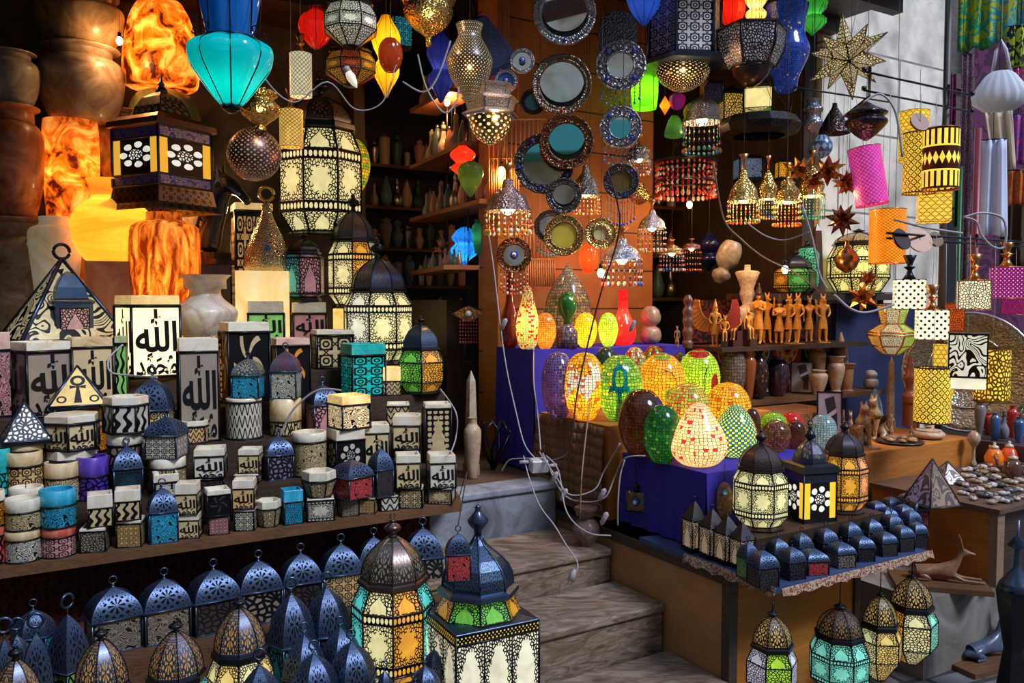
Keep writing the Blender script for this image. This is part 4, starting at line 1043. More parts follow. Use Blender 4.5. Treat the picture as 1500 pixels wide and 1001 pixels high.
# tier 3: v 3.87+
uv3=3.99
vt('e0',None,0,487,26,uv3,4,'scroll','p','p',.2,nx=3,ny=5,lab='pink script box cut off by the left edge')
vt('e1',None,60,500,84,uv3,4,'text','m','c',.13,tall=True,rot=24,lab='wide two sided box with dark flowing script at the left')
vt('e2',None,131,494,62,uv3,4,'text','c','gl' if 0 else 'a',.13,tall=True,rot=8,lab='tall cream box with long black script strokes behind the ankh pyramid')
vt('e2g',None,177,492,18,4.08,4,'wave','g','g',.1,nx=2,ny=4,emit=.35,lab='narrow green glowing cutwork box beside the lit yellow box')
vt('e3',None,357,472,68,uv3,4,'floral','c','w',.12,rot=14,lab='black box with cream leaf and grape cutout')
vt('e3y',None,320,492,22,4.08,4,'vor','o','o',.08,emit=.8,nx=3,ny=7,lab='narrow glowing orange lattice box left of the leaf box')
vt('e4',None,425,495,56,uv3,4,'floral','o','p',.12,rot=10,emit=.25,lab='black box with pink rim and glowing orange leaves')
vt('e5',None,531,503,60,uv3,4,'star','g' if 0 else 't','t',.22,nx=2,ny=4,rot=20,emit=.4,watts=.25,lab='turquoise rimmed box glowing green through star lattice')
vt('e6',None,573,537,30,3.93,4,'zig','c','gl',.5,rot=4,lab='amber glowing block between the turquoise box and the green lantern')
# tier 4
vt('f1',None,215,433,80,4.25,4,'text','c','gl',.13,rot=20,tall=True,emit=1.7,watts=1.2,lab='tall glowing yellow box with bold black script at the centre left')
vt('f2',None,486,483,62,4.3,4,'star','c','w',.14,nx=2,ny=2,rot=10,lab='cream box with large twelve pointed star lattice')
# tier 5
vt('g1',None,387,441,58,4.68,4,'text','g','w',.3,rot=6,emit=.25,tall=True,lab='pale rimmed script box with light green walls')
vt('g2',None,452,443,54,4.68,4,'text','p','c',.28,rot=4,tall=True,lab='cream rimmed script box under the pink paned lantern')
# pyramids
def pyramid(px, yt, w, v, z0, label, pats, cols, emit=.0, rot=0, ring=True, door=False, watts=0):
    P=at_v(px, yt, v); d=depth(P); h=P.z-z0; W=w*d/F/1.15; t=thing('pyramid_lantern', label, 'lantern', (P.x,P.y,z0), facing(P.x,P.y)+math.radians(rot))
    hb=h*.08; hh=h*(.86 if ring else .97); b=MB(); b.box(-W/2,W/2,-W/2,W/2,0,hb); b.part('base_frame', BLK, t)
    ap=Vector((0,0,hh)); c=[Vector((-W/2,-W/2,hb)),Vector((W/2,-W/2,hb)),Vector((W/2,W/2,hb)),Vector((-W/2,W/2,hb))]
    for i in range(4):
        p=MB(); a, b_=c[i], c[(i+1)%4]; k=len(p.v); p.v+=[a,b_,ap]; p.face((0,1,2),[(0,0),(1,0),(.5,1)]); p.part('pierced_side', panel(pats, cols[1], cols[2], cols[0], emit), t)
    f=MB()
    for i in range(4): f.tube([c[i], ap], W*.022, 5); f.tube([c[i], c[(i+1)%4]], W*.02, 4)
    f.part('edge_frame', BLUE_IRON, t)
    if ring: finial_ring(t, hh, (h-hh)*.5, (h-hh)*.12, BLK)
    if door:
        q=MB(); x=W*.17; q.box(-x,x,-W*.42,-W*.1,hb,hh*.5); dn_=q.part('door_niche', BLUE_IRON, t)
        q=MB(); q.quad((-x*.8,-W*.425,hb+hh*.04),(x*.8,-W*.425,hb+hh*.04),(x*.8,-W*.425,hh*.46),(-x*.8,-W*.425,hh*.46)); q.part('niche_pane', panel('arch',6,6,(.85,.5,.5),emit*.6), dn_)
        q=MB(); q.lathe([(x*1.15,hh*.5),(x*1.2,hh*.53),(x*.9,hh*.56),(x*.75,hh*.68),(x*.3,hh*.82),(.001,hh*.86)], 4, 0, False, True); q.v=[Vector((p.x,p.y*.9-W*.2,p.z)) for p in q.v]; q.part('niche_dome', BLUE_IRON, dn_)
    if watts: lamp(t, (0,0,h*.3), watts)
    return t
pyramid(90,358,164,4.68,tz(4.68),'large pyramid lantern with swirling cutwork, pink niche pane and top ring','scroll',((.95,.72,.4),3,3),.45,14,True,True,.8)
pyramid(113,534,86,3.7,TOP['d3b'][2],'small pyramid lantern with black ankh cutout on amber','ankh',((1,.62,.2),1,1),.6,0,False)
vt('c0b',None,36,648,58,3.47,24,'star','k','a',.12,nx=9,ny=3,lab='dark round holder under the small lace pyramid')
pyramid(36,587,72,3.47,TOP['c0b'][2],'small dark pyramid lantern with white lace cutwork at the left edge','lace',((.8,.75,.8),7,7),0,4,False)

# ---- large lanterns on the back of the left display
def put_lantern(name, px, yt, w, v, z0, n, cols, label, **k):
    P=at_v(px, yt, v); d=depth(P); h=P.z-z0; W=w*d/F; r=thing(name, label, 'lantern', (P.x,P.y,z0), facing(P.x,P.y)+math.radians(k.pop('rot',0)))
    lantern(r, n, W/2*k.pop('wk',.94), h, cols, **k); return r
CR=(1,.8,.38); CR2=(.95,.85,.62); OR=(1,.4,.04); TQ=(.12,.7,.62); GR=(.2,.65,.08); PK=(.8,.4,.45); BL=(.05,.2,.6)
def block(name, px, yt, w, v, z0, mt, label, cat='block', rot=0, n=4, dep=1):
    P=at_v(px, yt, v); d=depth(P); h=P.z-z0; W=w*d/F; m=MB(); m.lathe([(W/2*.98,0),(W/2,.004),(W/2,h-.004),(W/2*.98,h)], n, 0, False if n<9 else True, n<9)
    for i, p in enumerate(m.v): m.v[i]=Vector((p.x, p.y*dep, p.z))
    o=m.part(name, mt); o.location=(P.x,P.y,z0); o.rotation_euler=(0,0,facing(P.x,P.y)+math.radians(rot)); tag(o, label, cat); return z0+h
T5=1.36
z=block('lantern_pedestal',468,348,100,5.1,T5,DARKW,'tall dark pedestal under the largest octagonal lantern','pedestal')
put_lantern('octagonal_lantern',468,105,122,5.1,z,8,[CR],'largest octagonal lantern with cream panes, pierced blue black dome and ball finial',lit=1.5,watts=6,finh=.2,lay=[.03,.11,.36,.13,.05,.17],dome=panel('rose',4,5,(.25,.12,.04),.1,(.07,.09,.14)))
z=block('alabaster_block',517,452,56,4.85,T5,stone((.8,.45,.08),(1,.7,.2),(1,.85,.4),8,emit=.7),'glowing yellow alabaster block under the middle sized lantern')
put_lantern('octagonal_lantern',517,277,76,4.85,z,8,[OR,CR2,CR,CR,CR,CR,CR,CR],'middle sized octagonal lantern with cream and orange panes and chain on its finial',lit=1.5,watts=3,rot=20,dome=panel('rose',4,5,(.2,.1,.04),.1,(.07,.12,.24)))
put_lantern('octagonal_lantern',553,343,100,4.42,tz(4.42),8,[CR,CR,CR,CR2],'cream paned octagonal lantern with large blue finial right of the script boxes',lit=1.4,watts=3,rot=8,dome=panel('rose',4,5,(.2,.1,.04),.1,(.06,.12,.25)))
put_lantern('octagonal_lantern',616,458,68,3.93,tz(3.93),6,[GR,OR,BL,TQ,TQ,GR],'six sided lantern with green and orange glass at the right end of the display',lit=.55,watts=.8,rot=-28,bodyk='vor',dome=panel('vor',9,9,(.01,.01,.01),0,(.07,.12,.24)),prof=POINTP,lay=[.03,.12,.24,.15,.04,.28])
r=put_lantern('six_sided_lantern',445,336,56,4.68,TOP['g2'][2],6,[PK,PK,PK,(.1,.6,.65),(.1,.6,.65),(.1,.6,.65)],'small six sided lantern with pink and turquoise panes on a script box',lit=.25,rot=18,bodyk='arch',lay=[.08,.03,.5,.04,.05,.16],finh=.1)
# square blue lantern on the onyx vase
def put_jar(name, px, yt, w, v, z0, prof, mt, label, **k):
    P=at_v(px, yt, v); d=depth(P); h=P.z-z0; W=w*d/F; r=thing(name, label, k.pop('cat','vase'), (P.x,P.y,z0), facing(P.x,P.y)); jar(r, prof, mt, h, W, **k); return z0+h, r
ONYX=stone((.2,.03,.0),(.8,.24,.02),(1,.6,.1),5,emit=.42,trans=.4,stretch=(3.5,3.5,1),dist=1.0,lo=.4,hi=.62)
FIRE=stone((.05,.006,.0),(.8,.2,.01),(1,.6,.12),7,emit=.55,trans=.35,dist=1.0,lo=.4,hi=.62)
GOLD=stone((.85,.33,.02),(1,.55,.05),(1,.7,.15),2.2,emit=.6,trans=.4,stretch=(.5,.5,3),dist=1.0)
BROWN=stone((.1,.045,.025),(.26,.15,.09),(.42,.3,.2),6,rough=.5); GREYJ=stone((.12,.1,.08),(.22,.2,.16),(.36,.32,.26),6,rough=.5); REDJ=stone((.12,.03,.01),(.32,.11,.04),(.5,.25,.12),5,rough=.4)
zt,_=put_jar('onyx_vase',240,312,100,4.85,T5,J_ONYX,ONYX,'tall glowing orange onyx vase under the square blue lantern',watts=5)
P=at_v(236,108,4.85); d=depth(P); h=P.z-zt; W=104*d/F
sq=thing('square_lantern','square tin lantern with blue enamel bands and white flower windows on the onyx vase','lantern',(P.x,P.y,zt),facing(P.x,P.y)+math.radians(40))
hw=W/2; Bm=metal((.12,.1,.11),.3,.9)
m=MB(); m.lathe([(hw*1.12,0),(hw*1.0,h*.05),(hw*.92,h*.17)],4,0,False,True,cap=False,facet_uv=True); m.part('flared_base',panel('holes',7,3,(.01,.01,.01),0,(.22,.17,.17),.3,.9),sq)
m=MB(); m.lathe([(hw*.92,h*.17),(hw*.92,h*.245)],4,0,False,True,cap=False,facet_uv=True); m.lathe([(hw*.92,h*.5),(hw*.92,h*.575)],4,0,False,True,cap=False,facet_uv=True); m.part('blue_band',panel('scroll',5,1,(.06,.1,.85),0,(.4,.4,.5),flip=1),sq)
for i in range(4):
    m=MB(); m.quad(corner(4,i,hw*.9,h*.245),corner(4,i+1,hw*.9,h*.245),corner(4,i+1,hw*.9,h*.5),corner(4,i,hw*.9,h*.5)); m.part('flower_window',[panel('rosette',1,1,(1,.93,.75),1.6,(.05,.04,.04))],sq)
    m=MB(); a0=corner(4,i,hw*.915,h*.25); a1=corner(4,i+1,hw*.915,h*.25); 
    for t0,t1 in ((.02,.17),(.83,.98)):
        m=MB(); p=a0.lerp(a1,t0); q=a0.lerp(a1,t1); m.quad(p,q,q+Vector((0,0,h*.245)),p+Vector((0,0,h*.245))); m.part('amber_strip',glass((1,.5,.05),.8,.2),sq)
m=MB()
for i in range(4): m.tube([corner(4,i,hw*.93,h*.17),corner(4,i,hw*.93,h*.58)],hw*.04,5)
for zz in (.17,.245,.5,.58): ngon_ring(m,4,hw*.93,h*zz,hw*.03)
m.part('frame',Bm,sq)
m=MB(); m.lathe([(hw*.93,h*.575),(hw*1.04,h*.59),(hw*1.02,h*.63),(hw*.8,h*.67),(hw*.55,h*.69)],4,0,False,True,facet_uv=True,cap=False); m.part('roof_skirt',panel('holes',7,2,(.3,.15,.05),0,(.3,.18,.14),.3,.9),sq)
m=MB(); m.lathe([(hw*.55,h*.69),(hw*.5,h*.75),(hw*.36,h*.82),(hw*.16,h*.86)],4,0,False,True,facet_uv=True,cap=False); m.part('dome',panel('holes',4,4,(.3,.2,.08),.1,(.2,.17,.2),.3,.9),sq)
m=MB(); m.lathe([(hw*.18,h*.855),(hw*.14,h*.89),(hw*.06,h*.91),(hw*.1,h*.92),(hw*.04,h*.94),(.001,h)],12); m.part('finial',Bm,sq)
lamp(sq,(0,0,h*.37),2.5)
# jars
z,_=put_jar('alabaster_vase',300,403,92,4.66,T5,J_VASE,stone((.4,.28,.2),(.75,.68,.6),(.9,.86,.8),5),'white alabaster vase with flared mouth and brown veins')
z=block('brown_stone_block',162,384,66,4.95,T5,stone((.2,.05,.02),(.4,.12,.04),(.5,.2,.08),4),'dark red brown stone block under the glowing yellow jar')
z,_=put_jar('glowing_jar',163,264,112,5.02,z,[(.5,0),(.7,.04),(.95,.25),(1,.42),(.9,.62),(.6,.74),(.5,.78),(.52,.95),(.62,1)],GOLD,'round glowing yellow alabaster jar at upper left',watts=5)
z,_=put_jar('two_handled_jar',80,318,72,5.12,T5,[(.6,0),(.7,.1),(.85,.5),(1,.8),(.95,.9),(.6,.94),(.6,1)],stone((.75,.5,.2),(.9,.72,.45),(.95,.85,.7),4,emit=.12),'cream alabaster jar with two small handles behind the large pyramid',handles=1,watts=1.5)
v=5.3
z,_=put_jar('stone_jar',15,320,96,v,T5,J_JAR,BROWN,'brown stone jar at the far left, lowest of its stack')
z,_=put_jar('stone_jar',14,157,88,v,z,J_JAR,REDJ,'reddish stone jar with flared lip at the far left, middle of its stack')
z,_=put_jar('stone_jar',12,78,82,v,z,J_JAR,GREYJ,'grey stone jar at the far left, top of its stack')
z=block('stone_plinth',103,325,82,5.42,T5,REDJ,'reddish stone plinth behind the two handled jar','plinth',n=20)
z,_=put_jar('glowing_cylinder',103,178,76,5.42,z,J_CYL,FIRE,'glowing fire veined alabaster cylinder between dark jars',watts=6)
z,_=put_jar('stone_jar',118,72,118,5.42,z,J_JAR,stone((.16,.1,.07),(.34,.25,.18),(.5,.42,.34),6),'large greyish stone jar with wide flared lip on the fiery cylinder')
z,_=put_jar('stone_jar',116,-6,120,5.42,z,J_JAR,stone((.1,.06,.03),(.32,.2,.1),(.5,.36,.2),5),'large mottled brown stone jar cut off by the top edge')
z=block('stone_plinth',178,276,62,5.5,T5,REDJ,'rust coloured stone plinth behind the glowing yellow jar','plinth',n=20)
z,_=put_jar('stone_jar',178,163,66,5.5,z,J_JAR,BROWN,'small brown stone jar with flared lip left of the square lantern')
z=block('stone_plinth',240,262,104,5.48,T5,BROWN,'brown stone plinth behind the square blue lantern','plinth',n=20)
z,_=put_jar('stone_jar',240,132,108,5.48,z,[(.8,0),(.9,.05),(1,.4),(.9,.75),(.7,.93),(.3,1)],stone((.08,.1,.04),(.2,.22,.1),(.35,.3,.16),4),'dark greenish domed stone jar behind the square lantern roof')
z,_=put_jar('glowing_jar',234,4,106,5.45,z,[(.75,0),(.95,.03),(1,.2),(.95,.5),(.8,.8),(.62,.96),(.55,1)],FIRE,'blazing orange marbled alabaster jar at the top left',watts=9)
# horse, brass flask, lattice lamp
z=block('dark_plinth',312,388,46,4.95,T5,plain((.03,.02,.02),.3,0.0,.4),'dark polished plinth under the horse bust','plinth')
P=at_v(316,242,4.95); d=depth(P); h=P.z-z; r=thing('horse_bust','black and blue painted wooden horse head bust beside the square lantern','statue',(P.x,P.y,z),facing(P.x,P.y)+.95); horse_bust(r, plain((.02,.02,.03),.25,0.0,.5)); r.scale=(h/.97,)*3
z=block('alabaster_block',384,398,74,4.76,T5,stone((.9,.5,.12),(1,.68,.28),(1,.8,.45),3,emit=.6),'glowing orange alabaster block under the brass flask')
P=at_v(390,270,4.76); d=depth(P); h=P.z-z; W=70*d/F; r=thing('brass_flask','engraved silver and brass cone shaped flask with blue stone and top ring','flask',(P.x,P.y,z),facing(P.x,P.y))
m=MB(); m.lathe([(W*.42,0),(W*.5,h*.05),(W*.47,h*.18),(W*.3,h*.42),(W*.13,h*.62),(W*.1,h*.7),(W*.12,h*.74),(W*.05,h*.8),(.001,h*.82)],28); m.part('body',metal((.6,.5,.3),.25,1,.3,130),r)
finial_ring(r,h*.81,h*.08,h*.02,BRASS); m=MB(); m.ball((0,-W*.45,h*.25),W*.06,0,10,1,1,.5); m.part('stone',plain((.02,.15,.6),.1,0.0,1.0),r)
vt('g3',None,368,300,62,5.16,4,'star','a','gl',.06,nx=4,ny=5,rot=8,emit=.5,lab='tall black lattice lamp box behind the brass flask')
# ================= lower arched lanterns =================
GA='arched tin lanterns under the display board'
def low(px, yt, w, v, z0, lab, g='k', kind='scroll', lit=0.0, rot=0, n=4, dg=(.01,.01,.012), dep=.75, df=.45, grp=GA):
    r=al('low%d'%px, None, px, yt, w, v, g, lit, rot, lab, kind, n, dep, dg, df, 'arched_lantern', z0); r['group']=grp
L0=.45; LZ=.30
for i,(px,yt,w,v) in enumerate([(165,838,76,3.0),(240,826,70,3.0),(312,813,72,3.0),(378,800,66,3.0),(440,790,62,3.0),(499,776,62,3.0),(547,767,50,3.08),(619,752,60,3.0)]):
    low(px,yt+6,w,v,L0,['large arched tin lantern with scroll walls, leftmost of the full row under the board','arched tin lantern second from the left in the row under the board','arched tin lantern with amber glints third from left in the row under the board','arched tin lantern fourth from left in the row under the board','arched tin lantern fifth from left in the row under the board','arched tin lantern with coppery star walls left of the tall colourful lantern','arched tin lantern half hidden behind the tall colourful lantern','arched tin lantern with star cutout right of the tall colourful lantern'][i],
        g=['m','m','k','m','k','a','k','m'][i],kind=['scroll','scroll','vor','lace','vor','star','scroll','lace'][i],rot=[12,12,16,12,10,10,8,8][i])
low(48,878,52,2.98,L0,'dim domed tin lantern deep in shade at the lower left',g='b',kind='vor',n=6)
low(24,905,44,2.86,LZ,'slim tin lantern with ring at the lower left edge',g='b',kind='vor',n=6)
low(98,870,46,2.8,LZ,'slim corner facing tin lantern with green glass at the lower left',g='g',kind='arch',rot=40,dep=1)
low(5,905,40,2.7,LZ,'tin lantern with ring cut off by the lower left edge',g='b',kind='vor',n=6)
low(52,898,44,2.72,LZ,'blue domed tin lantern between two slim ones at the lower left',g='b',kind='vor',n=4)
for i,(px,yt,w,v,g,k,n) in enumerate([(426,846,60,2.74,'b','arch',6),(478,838,60,2.78,'k','vor',6),(445,912,58,2.55,'k','vor',6),(498,903,56,2.6,'b','vor',6),(459,938,64,2.42,'k','lace',6),(514,922,64,2.45,'k','lace',6),(380,950,60,2.35,'k','lace',6)]):
    low(px,yt,w,v,LZ,['tall slim tin lantern with teal glass in the lower middle cluster','tall slim tin lantern right of the teal glass one in the lower cluster','dark domed tin lantern behind the front two of the lower cluster','dark domed tin lantern touching the tall colourful lantern','domed tin lantern at the bottom edge, left of the front pair','domed tin lantern at the bottom edge, right of the front pair','small domed tin lantern just right of the lit amber lantern at the bottom edge'][i],g=g,kind=k,n=n,rot=[10,10,20,20,15,15,0][i],dep=1,df=.5)
for i,(px,yt,w,v) in enumerate([(563,968,26,2.32),(622,960,44,2.28),(608,985,40,2.2),(636,940,34,2.42)]):
    low(px,yt,w,v,LZ-.0,['tiny tin lantern at the bottom edge below the tall colourful lantern','tiny domed lantern at the bottom edge left of the pale arched panels','tiny purplish lantern at the very bottom edge','tiny dark lantern beside the pale arched panels'][i],n=6,dep=1,rot=20,g='v')
# lit lanterns along the bottom edge
AM=(1,.62,.18)
def onledge(px,yt,w,v,cols,label,z0=LZ,n=8,**k): return put_lantern('octagonal_lantern' if n==8 else 'six_sided_lantern',px,yt,w,v,z0,n,cols,label,**k)
PD=dict(prof=POINTP,dome=panel('rose',4,5,(.7,.35,.08),.35,(.09,.13,.23),.35,.85),finh=.08,lay=[.03,.12,.25,.13,.06,.3],fin=True)
onledge(22,938,92,2.42,[AM,TQ],'lit lantern with blue black ribs cut off by the lower left corner',lit=.9,watts=1,rot=10,**PD)
onledge(147,912,92,2.5,[AM,OR,AM,CR],'lit amber lantern, leftmost complete one along the bottom edge',lit=1.0,watts=1,rot=10,**PD)
onledge(257,902,96,2.5,[TQ,TQ,CR,AM],'lit lantern with turquoise shoulder glass at the bottom edge',lit=.9,watts=1,rot=26,**PD)
onledge(350,868,92,2.55,[CR,AM,AM],'lit amber and cream lantern, tallest of the three at the lower left',lit=1.1,watts=1.2,rot=20,**PD)
onledge(575,752,118,2.62,[OR,TQ,TQ,OR,CR,TQ,TQ,CR],'tall octagonal lantern with cream, orange and turquoise panes and copper dome',z0=LZ,lit=1.3,watts=3,rot=22,frame=metal((.16,.11,.1),.3,.9),dome=panel('rose',5,5,(.3,.3,.2),.12,(.2,.13,.12),.28,.95),lay=[.03,.07,.36,.12,.04,.24],finh=.2)
# square based lantern at the foot of the steps
P=at_v(700,737,2.42); d=depth(P); x0,y0=P.x,P.y; W=.34; zb=LZ-.1
slab('low_stand',rect(1.345,1.5,2.2,2.85),0,.302,DARKW,'low dark stand beside the lowest stone step','stand')
t=thing('square_based_lantern','big lantern with blue faceted dome, green and orange glass on a square arched base','lantern',(x0,y0,.302),facing(x0,y0)+math.radians(26))
h=P.z-.302; hb=.245; hw=.15
for i in range(4):
    m=MB(); a=corner(4,i,hw,.02); b=corner(4,i+1,hw,.02)
    for k in range(3):
        p=a.lerp(b,k/3); q=a.lerp(b,(k+1)/3); m.quad(p,q,q+Vector((0,0,hb*.8)),p+Vector((0,0,hb*.8)))
    m.part('arched_window',panel('archw',8,11,(1,.82,.6),1.15),t)
m=MB(); m.lathe([(hw,hb*.87),(hw*1.01,hb)],4,0,False,True,cap=False,facet_uv=True); m.part('cut_band',panel('pin',22,2,(1,.65,.1),1.0),t)
m=MB()
for i in range(4):
    m.tube([corner(4,i,hw,0),corner(4,i,hw,hb)],.004,5)
    for k in (1,2):
        a=corner(4,i,hw,0).lerp(corner(4,i+1,hw,0),k/3); m.tube([a,a+Vector((0,0,hb*.86))],.0025,4)
for zz in (.004,hb*.87,hb): ngon_ring(m,4,hw,zz,.004)
m.part('frame',BLK,t)
m=MB(); m.lathe([(hw,hb),(hw*.98,hb+.004),(.11,hb+.012)],4,0,False,True); m.part('roof_plate',BLUE_IRON,t)
cc=[GR,OR,BL,BL,TQ,TQ,OR,GR]
for i in range(8):
    m=MB(); m.quad(corner(8,i,.135,hb+.01),corner(8,i+1,.135,hb+.01),corner(8,i+1,.105,hb+.075),corner(8,i,.105,hb+.075)); m.part('glass_pane',panel('arch',6,5,cc[i],.55),t)
zd=hb+.075; dh=.17
m=MB(); m.lathe([(.108,zd-.005),(.128,zd+.004),(.126,zd+.018),(.108,zd+.026)],8,0,False,True,cap=False); m.part('collar',BLUE_IRON,t)
m=MB(); m.lathe([(.108*a,zd+.022+dh*b) for a,b in ONION],8,0,False,True,cap=False,facet_uv=True); m.part('dome',panel('vor',8,10,(.01,.01,.01),0,(.09,.16,.3),.35,.85),t)
m=MB()
for i in range(8): m.tube([corner(8,i,.109*a,zd+.022+dh*b) for a,b in ONION],.0035,4)
m.part('dome_rib',BLUE_IRON,t)
zf=zd+.022+dh; hf=max(.05,h-zf)
m=MB(); m.lathe([(.012,0),(.014,hf*.2),(.032,hf*.4),(.036,hf*.5),(.014,hf*.75),(.008,hf*.85),(.012,hf*.9),(.001,hf)],12,c=(0,0,zf-.004)); m.part('finial',BLUE_IRON,t)
lamp(t,(0,0,.15),1.5)
# little red paned arched lantern hanging against that dome
P=at_v(671,770,2.22); r=thing('arched_lantern','tiny arched lantern with red scroll panel hung before the blue dome','lantern',(P.x,P.y,P.z-.165),facing(P.x,P.y)+.1); arch_lantern(r,.075,.05,.165,GL['r'],.25,(.01,.01,.012),'scroll',BLUE_IRON)
cable('hanging_wire',[(P.x,P.y,P.z),(P.x+.01,P.y+.3,P.z+.1),tuple(uv(1.6,3.1,.76))],'thin wire from which the tiny red paned lantern hangs',.002,DCORD)
# curled iron ornament on the lowest edge
P=at_v(735,950,2.1); m=MB(); c=Vector((P.x,P.y,.34))
m.tube([c+Vector((.055*math.cos(a),0,.055*math.sin(a))) for a in [k*.35 for k in range(13)]],.006,6); m.tube([c+Vector((-.05,0,-.04)),c+Vector((.06,0,-.04))],.006,6); m.tube([c+Vector((0,0,-.04)),c+Vector((0,0,-.34))],.008,6); m.tube([c+Vector((0,0,.055)),c+Vector((.005,0,.1))],.006,6)
tag(m.part('iron_ring_stand',BLK),'dark iron ring ornament in front of the pale arched windows','ornament')

# ================= hanging goods, left and middle =================
CEIL=3.45
def hang(name, label, cat, px, py, v, group=None, rz=None, cord=True, rot=0):
    P=at_v(px,py,v); r=thing(name,label,cat,(P.x,P.y,P.z),facing(P.x,P.y)+rot if rz is None else rz,group); return r, depth(P)/F, P
for i,(v0) in enumerate((2.75,3.2,3.65,4.3,4.95)):
    slab('ceiling_beam', rect(-1.5 if i else 1.7,4.7 if i<3 else 4.4,v0,v0+.07),3.35,3.45 if i else 3.45,DARKW,kind='structure')
# blue glass fluted pendant with wire cage
def cage_glass(root, W, H, prof, mt, nfl=8, wire=None, watts=0, up=None, sc_=1):
    jar(root, prof, mt, H, W, n=nfl*6, name='glass_shade', flute=.12, nfl=nfl, watts=watts)
    mx=max(r for r,z in prof); m=MB()
    for k in range(nfl):
        an=2*PI*k/nfl; m.tube([(r/mx*W/2*.93*math.cos(an), r/mx*W/2*.93*math.sin(an), z*H) for r,z in prof], W*.009, 4)
    for z in (0,1): m.ring((0,0,z*H), prof[0 if z==0 else -1][0]/mx*W/2, W*.012,'z',0,16,4)
    m.part('wire_cage', wire or BLK, root)
r,s_,P=hang('glass_pendant','large turquoise blown glass pendant with fluted bulb in a black wire cage','lamp',339,160,3.35)
cage_glass(r,126*s_,100*s_,[(.16,0),(.28,.06),(.62,.34),(.9,.58),(1,.74),(.95,.88),(.72,.97),(.62,1)],glass((.0,.34,.52),.1,.5),8,None,3.5)
m=MB(); m.lathe([(34*s_,100*s_),(36*s_,112*s_),(46*s_,160*s_),(50*s_,220*s_)],48,flute=.1,nfl=8,cap=False); m.part('upper_glass',glass((.0,.14,.5),.1,.3),r)
m=MB()
for k in range(8):
    a=2*PI*k/8; x,y=math.cos(a),math.sin(a); b=42*s_
    m.tube([(x*b,y*b,100*s_),(x*b*1.25,y*b*1.25,106*s_),(x*b*1.2,y*b*1.2,114*s_),(x*b*1.0,y*b*1.0,112*s_),(x*b*1.05,y*b*1.05,106*s_)],1.2*s_,4); m.tube([(x*b*.95,y*b*.95,104*s_),(x*48*s_,y*48*s_,220*s_)],1.1*s_,4)
m.part('scroll_wire',BLK,r); m=MB(); m.lathe([(5*s_,-6*s_),(13*s_,0),(16*s_,6*s_)],12); m.part('bottom_cap',BLK,r); cord_up(r,200*s_,CEIL-P.z-.1)
def hlant(name,label,px,yb,yt,w,v,n,cols,lit,cordt=True,watts=0,**k):
    r,s_,P=hang(name,label,'lantern',px,yb,v); H=(yb-yt)*s_; lantern(r,n,w/2*s_*.95,H,cols,lit=lit,hang=True,watts=watts,**k)
    if cordt: cord_up(r,H*.97,CEIL-P.z-.1)
    return r
HL=dict(lay=[.04,.28,.22,.22,.06,.12],finh=.03,fin=False,shoulderk='vor')
hlant('octagonal_lantern','faceted hanging lantern with white and amber cut panes at the top',514,72,-8,78,3.6,8,[CR2,(.9,.85,.75),OR,CR2],.55,watts=.8,bodyk='medal',rot=0,**HL) if 0 else hlant('octagonal_lantern','faceted hanging lantern with white and amber cut panes at the top',514,72,-8,78,3.6,8,[CR2,(.9,.85,.75),OR,CR2],.55,watts=.8,bodyk='medal',**HL)
hlant('octagonal_lantern','faceted hanging lantern with red orange panes below the white one',514,128,66,74,3.75,8,[(.8,.12,.03),OR,(.7,.08,.05)],.4,watts=.6,bodyk='medal',**HL)
r,s_,P=hang('drum_lamp','small white lit cylinder lamp with copper holder at upper left middle','lamp',441,142,3.9); drum(r,16*s_,62*s_,panel('mesh',16,10,(1,.8,.5),1.3,(.6,.42,.25),.4,.6),COPPER,cordz=CEIL-P.z-.1)
r,s_,P=hang('drum_lamp','amber lit cylinder lamp with copper holder behind the largest lantern dome','lamp',427,216,4.1); drum(r,17*s_,54*s_,panel('mesh',16,10,(1,.55,.12),1.4,(.5,.3,.12),.4,.6),COPPER,cordz=CEIL-P.z-.1)
def glob(label,px,py,w,h,v,prof,col,emit=.35,watts=1.0,nfl=8,cat='lamp',name='glass_pendant',cage=True,mt=None):
    r,s_,P=hang(name,label,cat,px,py,v); mt=mt or glass(col,emit*.25,.5); watts*=1.5
    if cage: cage_glass(r,w*s_,h*s_,prof,mt,nfl,None,watts)
    else: jar(r,prof,mt,h*s_,w*s_,n=28,name='glass_shade',watts=watts)
    cord_up(r,h*s_,CEIL-P.z-.1); return r
G2=1
PB=[(.1,0),(.45,.1),(.9,.35),(1,.55),(.8,.75),(.4,.88),(.35,1)]
DB=[(.1,0),(.3,.08),(.75,.22),(.95,.34),(.55,.46),(.6,.5),(1,.66),(.95,.78),(.5,.92),(.3,1)]
glob('dark red glass globe pendant behind the wires at upper left',463,72,52,62,3.9,PB,(.45,.01,.01),.15,.4)
glob('yellow glass pendant with double bulge in black wire',566,143,44,118,3.7,DB,(1,.6,.02),.6,1.2)
glob('amber brown oval glass pendant in front of the yellow one',572,106,36,50,3.55,J_EGG,(.22,.035,.005),.1,.2,cage=False)
glob('deep blue glass pendant with wire cage behind the tangled wires',646,150,44,100,3.95,DB,(.02,.04,.5),.2,.4)
glob('bright red fluted glass pendant above the dark shelves',678,262,40,48,3.9,DB,(.9,.03,.01),.5,.8,6)
glob('dark olive green drop shaped glass pendant',689,289,38,52,3.75,[(.05,0),(.5,.2),(.9,.5),(1,.68),(.85,.88),(.4,.98),(.3,1)],(.06,.12,.02),.1,.3,cage=False)
glob('small vivid blue glass pendant glowing in the dark interior',681,397,44,64,4.3,[(.15,0),(.25,.16),(.3,.24),(.85,.38),(.95,.5),(.65,.62),(.9,.74),(.6,.9),(.2,1)],(.01,.22,.95),.9,1.2,8)
